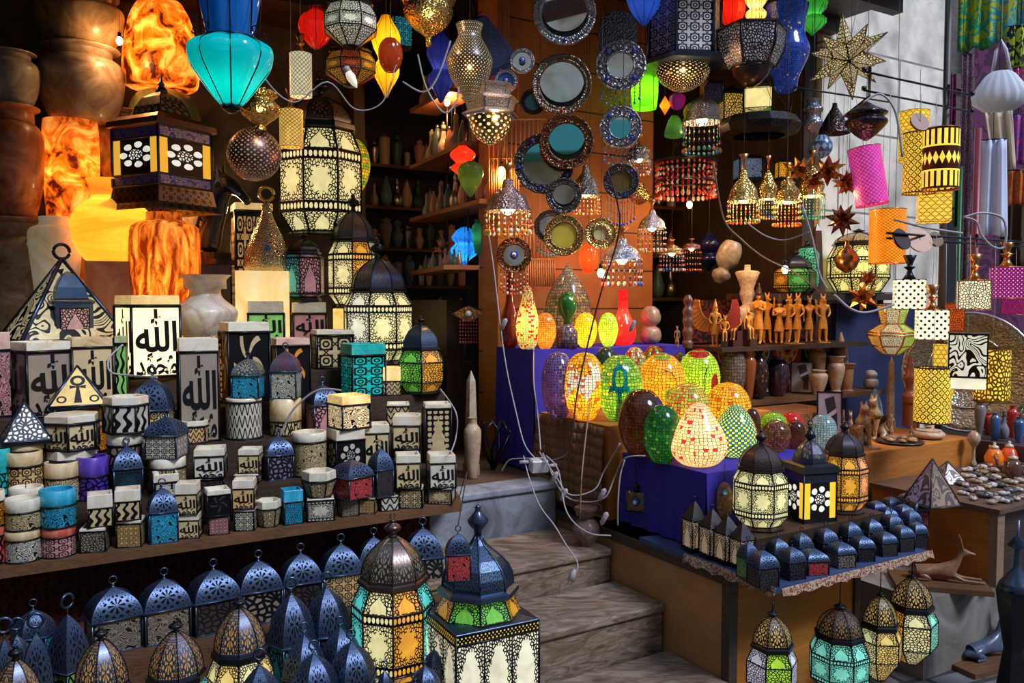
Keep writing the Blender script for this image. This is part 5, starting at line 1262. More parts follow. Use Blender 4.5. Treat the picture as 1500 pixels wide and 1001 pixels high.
glob('royal blue fluted glass pendant cut off by the top edge, centre right',943,38,56,70,3.6,[(.1,0),(.35,.12),(.8,.4),(1,.7),(.7,1)],(.01,.06,.6),.25,.8)
glob('red glass pendant at the top edge right of the tower lantern',1072,45,40,60,3.6,PB,(.6,.02,.01),.25,.5)
glob('green glass pendant lobe at the top edge beside the star',1190,52,44,62,3.5,DB,(.03,.4,.08),.3,.6)
glob('small cream glass pendant in wire at the top edge',1107,42,34,62,3.45,DB,(.95,.8,.4),.7,.6)
glob('green lit glass cylinder pendant behind the round mirrors',944,160,40,50,4.0,J_CYL,(.12,.6,.02),.7,1.4,cage=False)
glob('small glowing red glass pendant above the pear shaped egg lamp',862,400,28,42,3.95,J_EGG,(.95,.05,.01),1.0,.8,cage=False)
# bulb in a pale holder
r,s_,P=hang('bare_bulb','pale candle shaped bulb on a white cord before the red paned lantern','bulb',519,122,3.45,rot=0); r.rotation_euler=(0,-.5,0); m=MB(); m.lathe([(.001,-8*s_),(5*s_,0),(7*s_,10*s_),(5*s_,18*s_)],12); m.part('glass_bulb',plain((.9,.75,.6),.2,.5),r); m=MB(); m.lathe([(5*s_,17*s_),(5*s_,26*s_),(1*s_,28*s_)],10); m.part('socket',CORD,r)
# brass bowl lamps and spheres
def metal_lamp(label,px,yb,w,h,v,prof,mt,fl=0,emitb=0,watts=0,name='brass_lamp',cord=True,cat='lamp'):
    r,s_,P=hang(name,label,cat,px,yb,v); m=MB(); mx=max(a for a,b in prof); prof=smoothp(prof); m.lathe([(a/mx*w/2*s_,b*h*s_) for a,b in prof],32,cap=False); m.part('body',mt,r)
    if cord: cord_up(r,h*s_,CEIL-P.z-.1)
    if watts: lamp(r,(0,-w/2*s_*1.15,h*s_*.35),watts)
    return r
PERF=panel('pin',34,22,(1,.7,.35),.9,(.1,.09,.1),.3,.95)
metal_lamp('polished brass bowl lamp cut off by the top edge',628,70,80,80,3.6,[(.02,0),(.12,.04),(.12,.16),(.2,.22),(.75,.4),(1,.62),(.97,.75),(1.1,.85),(1.1,1)],BRASSR,watts=1.5)
metal_lamp('brass goblet shaped lamp left of the largest lantern',382,192,58,58,4.0,[(.3,0),(.25,.1),(.3,.16),(.9,.4),(1,.6),(.7,.78),(.9,.9),(.8,1)],BRASSR,watts=.6)
metal_lamp('round dark pierced metal sphere lamp hanging left of the largest lantern',373,266,78,78,4.1,[(.05,0),(.5,.07),(.85,.25),(1,.5),(.85,.75),(.5,.93),(.2,1)],panel('pin',26,16,(.7,.4,.25),.4,(.2,.13,.12),.35,.9))
metal_lamp('jug shaped pierced dark metal lamp with dotted light holes',688,150,66,112,3.5,[(.06,0),(.4,.12),(.85,.32),(1,.48),(1.0,.56),(.75,.72),(.5,.86),(.6,1)],PERF,watts=.5)
r=metal_lamp('small pierced pot lamp at the top edge centre right',1000,135,78,42,3.55,[(.05,0),(.4,.1),(.85,.4),(1,.7),(.9,.85),(.95,1)],panel('pin',26,12,(1,.7,.3),.9,(.2,.14,.1),.25,1),watts=2)
# dark tower lantern at top centre right
r,s_,P=hang('tower_lantern','tall six sided tower lantern with square lattice walls at the top centre right','lantern',1003,92,3.55,rot=.3)
for i in range(6):
    m=MB(); m.quad(corner(6,i,46*s_,0),corner(6,i+1,46*s_,0),corner(6,i+1,46*s_,150*s_),corner(6,i,46*s_,150*s_)); m.part('lattice_wall',panel('star',3,10,[(.8,.75,.8),(.7,.5,.3),(.15,.15,.3)][i%3],.18,(.03,.03,.05)),r)
m=MB()
for i in range(6): m.tube([corner(6,i,47*s_,0),corner(6,i,47*s_,150*s_)],2.4*s_,5)
m.lathe([(56*s_,-6*s_),(58*s_,0),(46*s_,2*s_)],6,0,False,True); m.part('frame',BLUE_IRON,r); cord_up(r,150*s_,CEIL-P.z-.05)
# silver hexagonal lit lantern
r,s_,P=hang('six_sided_lantern','silver pierced two tier hanging lantern with starry lit bowl','lantern',718,172,3.5,rot=.3)
m=MB(); m.lathe([(34*s_,0),(38*s_,3*s_),(30*s_,8*s_),(34*s_,22*s_),(39*s_,25*s_),(26*s_,30*s_),(28*s_,42*s_),(34*s_,44*s_),(8*s_,52*s_)],6,0,False,True,cap=False,facet_uv=True); m.part('tiered_body',panel('vor',8,14,(.8,.6,.4),.25,(.3,.28,.35),.3,.95),r)
m=MB(); m.lathe([(4*s_,-40*s_),(18*s_,-32*s_),(28*s_,-18*s_),(32*s_,0)],20,cap=False); m.part('lit_bowl',panel('pin',14,5,(1,.75,.35),1.8,(.5,.3,.12),.25,1),r); lamp(r,(-.0,-34*s_*1.2,-12*s_),1.2); cord_up(r,50*s_,CEIL-P.z-.1)
# blue red slanted lantern, teal panel, mosaic egg
r,s_,P=hang('tilted_lantern','dark tilted wedge lantern with blue and red underside','lantern',722,104,3.8); r.rotation_euler=(.3,-.45,.3); m=MB(); m.lathe([(30*s_,0),(32*s_,8*s_),(12*s_,76*s_)],4,0,False,True,facet_uv=True); m.part('body',panel('scroll',5,8,(.02,.02,.05),0,(.05,.07,.2)),r); m=MB(); m.lathe([(29*s_,-1*s_),(.001,-1*s_)],4,0,False,True,cap=False); m.part('underside',plain((.02,.03,.5),.3,.1),r); m=MB(); m.ring((0,0,2*s_),30*s_,3*s_,'z',0,4,5); m.part('red_trim',plain((.5,.02,.02),.3),r); cord_up(r,74*s_,CEIL-P.z-.1)
r,s_,P=hang('glass_panel_lamp','small turquoise lattice glass lamp between the yellow pendant and brass bowl','lamp',587,72,3.85,rot=.3); m=MB(); m.lathe([(14*s_,0),(14*s_,44*s_)],4,0,False,True,facet_uv=True); m.part('panel_shade',panel('star',3,4,(.02,.4,.6),.6),r); cord_up(r,44*s_,CEIL-P.z-.1)
z=block('dark_plinth',516,283,30,5.35,T5,DARKW,'dark plinth behind the largest lantern','plinth')
P=at_v(516,203,5.35); d=depth(P); r=thing('mosaic_egg_lamp','yellow and green mosaic egg lamp half hidden behind the largest lantern','lamp',(P.x,P.y,z)); eggshape(r,J_EGG,52*d/F,P.z-z,mosaic((.75,.6,.05),(.25,.5,.05),22,16,(.8,.2,.05),emit=.5),2)
# ---- mirrors on cords ----
BR2=metal((.2,.09,.05),.3,1,.5,120); DK=metal((.1,.09,.1),.3,.95,.5,120)
def mir(label,px,py,R,ri,v,mt=None,**k):
    r,s_,P=hang('round_mirror',label,'mirror',px,py,v,'ornate round mirrors hanging in the middle'); mirror(r,R*s_,ri*s_,.018,mt,**{a:(b*s_ if a in('fr','offy') else b) for a,b in k.items()})
    m=MB(); m.tube([(0,.004,R*s_*.97-k.get('offy',0)*s_),(0,4.13-v,R*s_*.97+.16)],.0012,4); m.part('hanging_wire',BLK,r); return r
mir('largest round mirror with blue silver frame, cut off by the top edge',827,12,46,33,3.55,SILVER,offy=8,rays=24,stone=(.01,.05,.5))
mir('round mirror with brown engraved frame and red stone, green reflection',823,117,44,32,3.6,metal((.22,.16,.12),.28,1,.5,120),offy=7,stone=(.7,.02,.02))
mir('round mirror in blue silver frame with blue stones at the upper middle',909,96,37,18,3.6,SILVER,eyes=4,fr=26,frc=(1,4),rays=20)
mir('round mirror with coppery red frame overlapping a larger silver one',830,200,40,26,3.55,BR2,offy=8,rays=22,stone=(.02,.01,.01))
mir('wide silver rimmed mirror partly behind the coppery one',797,240,44,30,3.66,DK,eyes=5,rays=20)
mir('silver framed mirror with blue stones and bead fringe below the blue one',909,187,31,15,3.6,SILVER,eyes=4,fr=28,frc=(1,4),rays=18)
mir('small dark framed mirror beneath the wide silver rimmed one',826,283,26,16,3.55,DK,offy=4,rays=16)
mir('mirror with brass frame and painted yellow green reflection below centre',826,345,30,18,3.55,metal((.3,.2,.08),.28,1,.5,120),rays=18,lens=(.45,.4,.05))
mir('round mirror with brown beaded frame and eye bead, lowest left',753,374,26,15,3.6,BR2,eye=.42,rays=20,fr=34,frc=(2,3))
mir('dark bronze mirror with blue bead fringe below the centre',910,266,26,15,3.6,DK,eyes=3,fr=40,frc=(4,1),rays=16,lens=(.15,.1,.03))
mir('small round mirror with white reflection and blue eye bead, upper left',765,90,18,13,3.6,SILVER,eye=.4,rays=14)
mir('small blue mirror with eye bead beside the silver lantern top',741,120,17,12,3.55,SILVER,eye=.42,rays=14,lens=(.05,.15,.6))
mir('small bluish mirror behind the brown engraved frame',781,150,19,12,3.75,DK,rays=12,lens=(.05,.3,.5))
mir('brassy gold disc mirror with bright gold painted face beside the red pendant',880,342,23,10,3.5,metal((.5,.33,.12),.25,1,.4,120),rays=0,lens=(.9,.65,.3))
mir('pinkish mirror edge behind the brass framed mirror',806,332,24,15,3.7,DK,rays=14,fr=20)
# arched embossed silver plaque
r,s_,P=hang('embossed_plaque','arched embossed silver plaque hanging behind the blue stone mirror','plaque',905,62,3.68); m=MB(); pts=[]
for k in range(13): a=PI*k/12; pts.append((28*s_*math.cos(a),28*s_*math.sin(a)+18*s_))
pts=[(28*s_,-30*s_)]+pts+[(-28*s_,-30*s_)]
n=len(pts); m.v+=[Vector((x,-.006,z)) for x,z in pts]+[Vector((x,.006,z)) for x,z in pts]; m.face(range(n)); m.face(list(reversed(range(n,2*n))))
for i in range(n): j=(i+1)%n; m.face((i,n+i,n+j,j))
m.part('plate',metal((.22,.22,.28),.3,1,.5,90),r); cord_up(r,44*s_,CEIL-P.z-.1,None,.0012)
# domed bead lamps
def bl(label,px,py,R,h,fr,v,kind=0,mt=None,fringe=(1,2,3),watts=2.0,cordz=True,top=COPPER):
    r,s_,P=hang('beaded_lamp',label,'lamp',px,py,v,'domed metal lamps with bead fringes'); bell(r,R*s_,h*s_,fr*s_,fringe,CEIL-P.z-.1 if cordz else 0,mt=mt,kind=kind,watts=watts,top=top)
bl('lit domed silver lamp with warm bead fringe at the left of the mirrors',744,310,34,46,34,3.5,0,metal((.28,.2,.2),.28,1,.4,130),(2,6,3),5)
bl('silver lamp glowing behind the dark mirror, with brass rim',858,288,22,46,26,3.75,0,OLDSILVER,(2,3,6),3)
bl('domed silver lamp with red and white beads above the red vase lamp',911,382,30,32,38,3.5,0,metal((.4,.4,.5),.28,1,.4,130),(2,3,4),2)
bl('white netted silver lamp with two bead rows, centre right',955,336,21,28,34,3.7,0,metal((.4,.36,.38),.28,1,.4,130),(2,3,3),1)
bl('jewelled silver lamp with amber light and long bead fringe at upper right centre',1028,180,28,40,46,3.6,2,metal((.35,.33,.42),.28,1,.4,130),(1,6,4),5)
bl('pierced silver globe lamp right of the blue stone mirror',936,236,18,26,20,3.75,2,OLDSILVER,(2,3,4),1)
bl('small lamp with crescent frame and bead fringe',984,372,18,14,26,3.8,1,metal((.35,.25,.15),.3,1,.4,130),(2,3,4),1)
bl('little square bead lamp with pink beads right of the crescent one',1013,365,14,10,34,3.85,2,metal((.25,.15,.15),.3,1,.4,130),(2,2,3),0)
for i,(px,py,R,h,fr,kd,frg) in enumerate([(1089,296,23,46,32,0,(6,2,5)),(1125,292,14,42,30,1,(5,4,6)),(1153,297,20,38,36,1,(6,2,6)),(1189,288,19,44,34,1,(1,5,1))]):
    bl(['brass bell lamp with red orange beads, first of the four over the figurines','narrow brass bell lamp, second of the four over the figurines','brass bell lamp with golden leaf fringe, third of the four','brass bell lamp with green bead drops, last of the four'][i],px,py,R,h,fr,3.3,kd,BRASSR,frg,5)
# long red bead chandelier: three rows
r,s_,P=hang('bead_chandelier','wide chandelier of dark red bead strings right of the mirrors','chandelier',1004,296,3.85)
m=MB(); m.ring((0,0,58*s_),44*s_,2*s_,'z',0,24,5); m.ring((0,0,30*s_),42*s_,2*s_,'z',0,24,5); m.part('frame_ring',BLK,r)
e=MB()
for k in range(34):
    a=2*PI*k/34; beads(e,43*s_*math.cos(a),43*s_*math.sin(a),58*s_,6*s_,[1,2,3],1.9*s_,7,1.6)
e.part('bead_strings',[BLK,plain((.35,.02,.02),.2,0.0,.5),plain((.75,.1,.06),.2,0.0,.5),plain((.6,.5,.45),.2,0.0,.5)],r)
m=MB()
for k in range(3): a=2.094*k; m.tube([(44*s_*math.cos(a),44*s_*math.sin(a),58*s_),(0,0,120*s_)],.0015,4)
m.part('hanging_chain',BLK,r); cord_up(r,120*s_,CEIL-P.z-.1)
# wooden stick curtain (fringe) in front of the orange wall
for j,(px0,px1,y0,y1) in enumerate([(716,800,175,265),(716,760,232,300),(745,812,330,385),(770,812,380,420)]):
    e=MB(); A=at_v(px0,y0,3.98); B=at_v(px1,y0,3.98); N=14; zz=at_v((px0+px1)/2,y1,3.98).z
    e.tube([A,B],.006,5)
    for k in range(N):
        p=A.lerp(B,k/(N-1)); e.tube([p,(p.x,p.y,zz)],.005,5)
    e.tube([A.lerp(B,.5),(A.lerp(B,.5).x,A.lerp(B,.5).y,CEIL)],.002,4)
    tag(e.part('stick_fringe',plain((.55,.2,.06),.45)),['fringe of orange wooden sticks left of the coppery mirror','shorter fringe of orange wooden sticks above the lit domed lamp','fringe of orange wooden sticks above the yellow egg lamp','lowest short stick fringe behind the mosaic dome lamp'][j],'fringe')
# ================= egg lamps =================
def at_u(px,py,u):
    r=ray(px,py); return EYE+r*(u/(r.x*C+r.y*S))
def egg(label,px,yt,w,v,z0,prof,mt,watts=2.0,rot=0,motif=None,name='mosaic_egg_lamp',cat='lamp'):
    P=at_v(px,yt,v); d=depth(P); r=thing(name,label,cat,(P.x,P.y,z0),facing(P.x,P.y)+rot); W=w*d/F; H=P.z-z0; eggshape(r,prof,W,H,mt,watts)
    for mo in motif or []: egg_motif(r,prof,W,H,mo[0],mo[1],mo[2] if len(mo)>2 else 'mosaic_motif')
    return r
def ringstrip(cx,cz,r0,r1,asp=1.0,a0=0,a1=2*PI,n=16):
    P=[]
    for k in range(n+1):
        a=a0+(a1-a0)*k/n; P.append(((cx+r0*math.sin(a),cz+r0*asp*math.cos(a)),(cx+r1*math.sin(a),cz+r1*asp*math.cos(a))))
    return P
MOT=lambda c,e=.25: mosaic(c,tuple(x*.8 for x in c),26,18,emit=e,trans=.4)
Z1,Z2,Z3=.915,1.03,1.345
CRM=(.95,.82,.55); YEL=(1,.62,.03); LIM=(.45,.85,.06); RED=(.8,.03,.03)
egg('pear shaped cream mosaic lamp with scattered red tiles on the front of the blue cloth',1024,590,83,2.54,Z1,J_PEAR,mosaic((.98,.82,.6),(.95,.72,.42),26,17,RED,emit=.28,prob=.94,rand=.4),4.5)
egg('tall mosaic egg lamp checkered blue, green and yellow',1078,592,62,2.6,Z1,J_PEAR if 0 else [(.4,0),(.6,.04),(.9,.18),(1,.36),(.93,.55),(.75,.72),(.5,.87),(.28,.96),(.01,1)],mosaic((.01,.12,.4),(.45,.75,.1),30,19,check=1,emit=.2,rand=.0),4)
egg('dark green mosaic egg lamp left of the cream pear shaped one',970,592,56,2.66,Z1,J_EGG,mosaic((.01,.14,.03),(.015,.22,.04),24,16,emit=.12,prob=.9,accent=(.1,.45,.05)),.8)
egg('brown mosaic egg lamp with blue and dark green sides at the table corner',941,570,70,2.8,Z1,J_EGG,mosaic((.12,.03,.01),(.16,.05,.015),26,18,emit=.05),.5,motif=[([ringstrip(.42,.5,.0,.24,1.6)],MOT((.02,.03,.4),.15))])
egg('multicolour dotted yellow green mosaic egg behind the cream pear shaped lamp',1008,561,68,2.88,Z1,J_EGG,mosaic((.8,.62,.1),(.45,.65,.12),26,18,(.8,.2,.05),emit=.25,prob=.8),2.5)
egg('yellow mosaic egg lamp with sparse orange tiles behind the checkered one',1067,560,68,2.88,Z1,J_EGG,mosaic(YEL,(.95,.55,.03),26,18,(.8,.15,.02),emit=.25,prob=.93),3)
egg('deep violet mosaic egg lamp at the left end of the ledge',818,515,50,3.3,Z2,J_EGG,mosaic((.12,.05,.3),(.06,.03,.2),22,20,(.5,.3,.5),emit=.15,grout=(.5,.4,.5)),1)
tulip=[[((-.42,.32),(-.40,.34)),((-.46,.5),(-.36,.42)),((-.42,.7),(-.22,.52)),((-.36,.84),(-.12,.44)),((-.2,.78),(-.02,.4)),((-.06,.66),(.06,.3)),((.04,.66),(.18,.42)),((.2,.8),(.3,.55)),((.36,.86),(.38,.6)),((.42,.7),(.43,.6))]]
egg('yellow mosaic egg lamp with large white petal shape',856,516,62,3.2,Z2,J_EGG,mosaic(YEL,(.9,.5,.02),24,18,(.75,.12,.02),emit=.3,prob=.85),4,motif=[(tulip,mosaic((.98,.9,.7),(.95,.85,.6),24,18,(.8,.1,.05),emit=1.3,prob=.93,trans=.3),'white_petal')])
ank=[ringstrip(0,.66,.1,.17,1.3),[((-.045,.55),(.045,.55)),((-.045,.42),(.045,.42)),((-.1,.02),(.1,.02))],[((-.22,.56),(-.22,.46)),((0,.53),(0,.49)),((.22,.56),(.22,.46))]]
egg('large green mosaic egg lamp with turquoise ankh and bright glow',908,520,68,3.1,Z2,J_EGG,mosaic((.12,.4,.05),(.3,.55,.06),26,18,(.7,.7,.1),emit=.2,prob=.95),5,motif=[(ank,mosaic((.0,.35,.4),(.0,.45,.45),26,18,emit=.25),'ankh_motif')])
egg('yellow orange mosaic egg lamp with green leaf and dark line arc',970,518,68,3.22,Z2,J_EGG,mosaic(YEL,(1,.5,.03),26,18,emit=.3),3.5,motif=[([ringstrip(.05,.4,.3,.315,1.1,.0,1.6)],BLK,'arc_line'),([ringstrip(.22,.3,.0,.16,1.0)],MOT((.45,.8,.1)),'leaf_motif'),([ringstrip(.0,.96,.0,.2,.3)],MOT((.4,.7,.08)),'crown_motif')])
egg('bright lime green mosaic egg lamp with red cap and red side flower',1024,512,62,3.28,Z2,J_EGG,mosaic(LIM,(.4,.75,.05),26,18,emit=.3),3.5,motif=[([ringstrip(.0,.94,.0,.3,.25)],MOT(RED),'red_cap'),([ringstrip(.42,.42,.0,.12,1.6)],MOT(RED),'red_flower'),([ringstrip(.65,.45,.52,.54,.9,-2.2,-.9)],BLK,'arc_line')])
egg('mosaic egg with white and multicolour tiles peeking over the ankh lamp',930,508,40,3.46,Z2,J_EGG,mosaic(CRM,(.4,.5,.1),22,16,RED,emit=.15,prob=.7),.6)
egg('dark teal mosaic egg behind the white petal lamp',888,508,40,3.48,Z2,J_EGG,mosaic((.02,.1,.08),(.05,.08,.05),22,16,emit=.05),.3)
egg('red and green topped mosaic egg behind the yellow orange one',958,506,44,3.48,Z2,J_EGG,mosaic((.6,.04,.02),(.2,.5,.05),12,10,emit=.15),.6)
egg('small dark silver mosaic egg between lime and orange lamps',996,516,30,3.47,Z2,J_EGG,mosaic((.1,.1,.1),(.2,.2,.18),18,14,emit=.03),.0)
egg('tall yellow mosaic lamp with red and green tiles at the back left',773,418,35,3.68,Z3,J_TALL,mosaic((.9,.78,.15),(.8,.85,.4),18,26,RED,emit=.35,prob=.8),3)
egg('orange mosaic egg lamp right of the tall yellow one',799,458,32,3.64,Z3,J_EGG,mosaic((.9,.38,.04),(.75,.28,.03),20,16,emit=.3),1.5)
egg('plain bright yellow mosaic egg lamp on the back table',858,458,34,3.64,Z3,J_EGG,mosaic((1,.62,.02),(1,.68,.04),20,16,emit=.4),2.5)
egg('lime green mosaic egg lamp on the back table',891,458,29,3.64,Z3,J_EGG,mosaic((.4,.75,.05),(.5,.85,.1),20,16,emit=.35),2)
P=at_v(831,425,3.62); d=depth(P); s_=d/F; r=thing('goblet_lamp','goblet shaped lamp with dark green oval glass on silver mosaic foot','lamp',(P.x,P.y,Z3),facing(P.x,P.y))
m=MB(); m.lathe([(15*s_,0),(16*s_,10*s_),(15*s_,26*s_),(6*s_,36*s_)],24); m.part('mosaic_foot',mosaic((.35,.3,.4),(.15,.1,.15),20,6,emit=.02),r)
m=MB(); m.lathe([(6*s_,34*s_),(5*s_,42*s_),(13*s_,54*s_),(14*s_,68*s_),(9*s_,80*s_),(.001,84*s_)],24); m.part('green_bowl',glass((.01,.12,.02),.1,.3),r)
def putj(name,label,px,yt,w,v,z0,prof,mt,cat='vase',**k):
    z,r=put_jar(name,px,yt,w,v,z0,prof,mt,label,cat=cat,**k); return z
putj('glass_vase','bright red glowing glass bottle vase on the back table',913,425,38,3.74,Z3,J_BOTTLE,glass((.85,.02,.02),.5,.4),watts=2)
putj('glass_vase','dark red glass bottle vase at the left end of the back table',747,395,30,3.84,Z3,J_BOTTLE,glass((.2,.01,.005),.06,.2))
egg('silver mosaic dome lamp with beads, standing behind the back row of eggs',832,385,76,3.86,Z3,[(1,0),(1,.1),(.98,.3),(.85,.55),(.55,.75),(.3,.86),(.15,.93),(.01,1)],mosaic((.5,.4,.28),(.3,.26,.26),30,20,(.1,.3,.1),emit=.04),.8)
for i,(yt,v) in enumerate(((452,3.75),)):
    z=putj('stone_finial','double bulb sandstone ornament right of the red bottle vase',953,449,32,3.74,Z3,[(.5,0),(.9,.1),(1,.24),(.85,.4),(.5,.48),(.85,.58),(.95,.74),(.75,.9),(.35,1)],stone((.2,.12,.08),(.35,.24,.17),(.45,.33,.25),12),cat='ornament')
for a in [('brown mosaic egg nearest the tall dark lantern finial',1138,616,42,2.6,(.16,.06,.03),(.3,.14,.08)),('bright green mosaic egg behind the brown one',1133,604,42,2.8,(.3,.7,.04),(.4,.8,.06)),('bright red mosaic egg at the back right of the cloth table',1160,604,32,2.78,(.8,.02,.02),(.75,.02,.02)),('glossy dark brown egg in front of the red one',1166,616,28,2.6,(.1,.03,.015),(.08,.02,.01)),('pale blue mosaic egg at the right end of the cloth table',1206,607,40,2.52,(.4,.62,.7),(.3,.5,.6)),('brown egg right of the checkered lamp',1102,598,26,2.7,(.14,.04,.02),(.1,.03,.02))]:
    egg(a[0],a[1],a[2],a[3],a[4],Z1,J_EGG,mosaic(a[5],a[6],20,14,emit=.12),.3)
# ================= lanterns at the right front =================
ZR=.715
put_lantern('octagonal_lantern',1115,622,80,2.255,ZR,8,[CR],'cream paned octagonal lantern, left of the three on the right counter',lit=1.3,watts=2.5,rot=6,frame=metal((.06,.045,.045),.33,.85),dome=panel('rose',6,6,(.1,.07,.04),.05,(.11,.07,.07),.3,.9),lay=[.04,.1,.32,.1,.05,.2],finh=.2)
put_lantern('octagonal_lantern',1238,611,66,2.25,ZR,8,[OR,(1,.35,.1),OR,OR],'orange glass octagonal lantern, right of the three on the counter',lit=1.1,watts=2,rot=16,frame=metal((.05,.04,.045),.33,.85),dome=panel('lace',8,8,(.05,.03,.02),0,(.1,.08,.1),.3,.9),lay=[.04,.1,.34,.12,.04,.2],finh=.2)
P=at_v(1187,616,2.25); d=depth(P); h=P.z-ZR; hw=31*d/F; r=thing('square_lantern','square dark lantern with yellow strips and white flower windows between two octagonal ones','lantern',(P.x,P.y,ZR),facing(P.x,P.y)+.6); hw*=.92
for i in range(4):
    m=MB(); m.quad(corner(4,i,hw*.92,h*.03),corner(4,i+1,hw*.92,h*.03),corner(4,i+1,hw*.92,h*.4),corner(4,i,hw*.92,h*.4)); m.part('flower_window',panel('rosette',1,1,(1,.93,.7),1.5,(.04,.03,.03)),r)
    a0=corner(4,i,hw*.935,h*.04); a1=corner(4,i+1,hw*.935,h*.04)
    for t0,t1 in ((.02,.2),(.8,.98)): m=MB(); p=a0.lerp(a1,t0); q=a0.lerp(a1,t1); m.quad(p,q,q+Vector((0,0,h*.36)),p+Vector((0,0,h*.36))); m.part('yellow_strip',glass((1,.55,.03),.9,.2),r)
m=MB(); m.lathe([(hw*.95,h*.4),(hw*.95,h*.48)],4,0,False,True,cap=False,facet_uv=True); m.part('pierced_band',panel('holes',6,1,(.02,.02,.02),0,(.06,.07,.12)),r)
m=MB(); m.lathe([(hw*.98,0),(hw*.98,h*.03)],4,0,False,True); m.lathe([(hw*.95,h*.48),(hw*1.08,h*.5),(hw*1.0,h*.56),(hw*.8,h*.58)],4,0,False,True)
for i in range(4): m.tube([corner(4,i,hw*.95,0),corner(4,i,hw*.95,h*.5)],hw*.05,5)
m.part('frame',BLK,r)
m=MB(); m.lathe([(hw*.8*a,h*(.57+.24*b)) for a,b in DOMEP],8,0,False,True,cap=False,facet_uv=True); m.part('dome',panel('rosette',1,1,(.25,.15,.06),.05,(.05,.06,.1)),r)
m=MB(); m.lathe([(hw*.12,h*.8),(hw*.3,h*.84),(hw*.2,h*.88),(hw*.08,h*.9),(hw*.12,h*.92),(.001,h*.96)],12); m.part('finial',BLK,r); finial_ring(r,h*.95,h*.025,h*.007); lamp(r,(0,0,h*.2),1.5)
# house shaped black lanterns along the board's left edge
for i,(px,yt,w) in enumerate([(1018,726,34),(1044,738,36),(1066,748,36),(1088,758,34)]):
    xr=(px-750)/F; y=2.305/(C*xr+S); v=(C-S*xr)*y; P=at_v(px,yt,v); d=depth(P); h=P.z-.605
    r=thing('arched_lantern','black pointed house lantern with pale glass arch, %s along the left board edge'%['farthest','second farthest','second nearest','nearest'][i],'lantern',(P.x,P.y,.606),TH-.15,'black house lanterns on the board edge'); W=w*d/F*.8
    for k in range(4):
        m=MB(); m.quad(corner(4,k,W/2*.93,h*.04),corner(4,k+1,W/2*.93,h*.04),corner(4,k+1,W/2*.93,h*.56),corner(4,k,W/2*.93,h*.56)); m.part('arched_pane',panel('arch',5,7,(.85,.62,.38),.35),r)
    m=MB(); m.lathe([(W/2,0),(W/2,h*.04)],4,0,False,True)
    for k in range(4): m.tube([corner(4,k,W/2*.97,0),corner(4,k,W/2*.97,h*.58)],W*.04,5)
    ngon_ring(m,4,W/2*.97,h*.57,W*.03)
    for k in range(4): m.ball(corner(4,k,W/2*.97,h*.6),W*.06,0,6)
    m.part('frame',BLK,r)
    m=MB(); m.lathe([(W/2*1.02,h*.57),(W/2*.7,h*.68),(W/2*.35,h*.8),(W/2*.1,h*.88)],4,0,False,True,cap=False,facet_uv=True); m.part('pointed_roof',panel('holes',4,5,(.01,.01,.01),0,(.04,.035,.045)),r)
    finial_ring(r,h*.88,h*.05,h*.012)
# little black domed lanterns on the board
rows=[(2.02,[(1118,797,44,'front'),(1160,793,38,'front'),(1191,797,44,'front'),(1232,787,40,'front'),(1264,778,34,'front'),(1296,772,34,'front'),(1322,762,32,'front'),(1344,758,28,'front')]),
 (2.105,[(1096,785,30,'second'),(1140,780,34,'second'),(1174,772,32,'second'),(1210,765,34,'second'),(1246,756,32,'second'),(1277,752,32,'second'),(1306,744,32,'second'),(1334,738,30,'second')]),
 (2.22,[(1300,736,30,'third'),(1324,732,30,'third'),(1346,726,28,'third')]),(2.36,[(1284,728,28,'fourth'),(1306,722,28,'fourth'),(1330,716,28,'fourth')])]
cols_=['k','k','r','m','k','k','k','k','g','k','k','k','k','v','k','k']
ci=0
for v,row in rows:
    for j,(px,yt,w,rn) in enumerate(row):
        P=at_v(px,yt,v); d=depth(P); h=P.z-.60; W=w*d/F*.78
        r=thing('domed_lantern','little black domed tin lantern, %s from the left in the %s row of the board'%(NTH[j],rn),'lantern',(P.x,P.y,.60),facing(P.x,P.y)+.62+random.uniform(-.12,.12),'little black domed lanterns on the board')
        arch_lantern(r,W,W,h,GL[cols_[ci%16]],0,(.01,.01,.012),['vor','lace','scroll'][ci%3],metal((.03,.04,.065),.35,.8)); ci+=1
# lanterns hanging below the board
def hbelow(label,px,yb,yt,w,v,cols,lit,lay,rot=0,bodyk='vor',watts=1.2,n=6,domec=(.8,.5,.15)):
    P=at_v(px,yb,v); d=depth(P); s_=d/F; H=(yb-yt)*s_; r=thing('hanging_lantern',label,'lantern',(P.x,P.y,P.z),facing(P.x,P.y)+rot,'lit lanterns hanging below the board')
    lantern(r,n,w/2*s_,H,cols,lit=lit,hang=True,watts=watts,lay=lay,finh=.06,prof=POINTP,bodyk=bodyk,dome=panel('rose',4,5,domec,.55,(.04,.04,.045)))
    m=MB(); zt=max(.57-P.z,H+.01); m.tube([(0,0,H*.95),(0,0,zt)],.0022,5); m.part('hook_wire',BLK,r)
LB=[.03,.12,.25,.14,.06,.3]
hbelow('hanging lantern with lime green and pale violet panes, leftmost below the board',1130,1018,888,64,1.94,[(.5,.9,.05),(.8,.75,.95),(.5,.9,.05),(.8,.75,.95)],.75,LB,.3,n=6)
hbelow('hanging octagonal lantern with mint green panes below the board',1228,1016,878,78,1.96,[(.25,.85,.65)],.9,[.03,.16,.27,.15,.05,.26],.1,bodyk='medal',n=8,domec=(.3,.15,.06))
hbelow('hanging lantern with amber panes and cream shoulder below the board',1287,998,862,56,2.0,[AM,(1,.55,.1),CR],1.0,[.03,.24,.2,.12,.06,.28],.4)
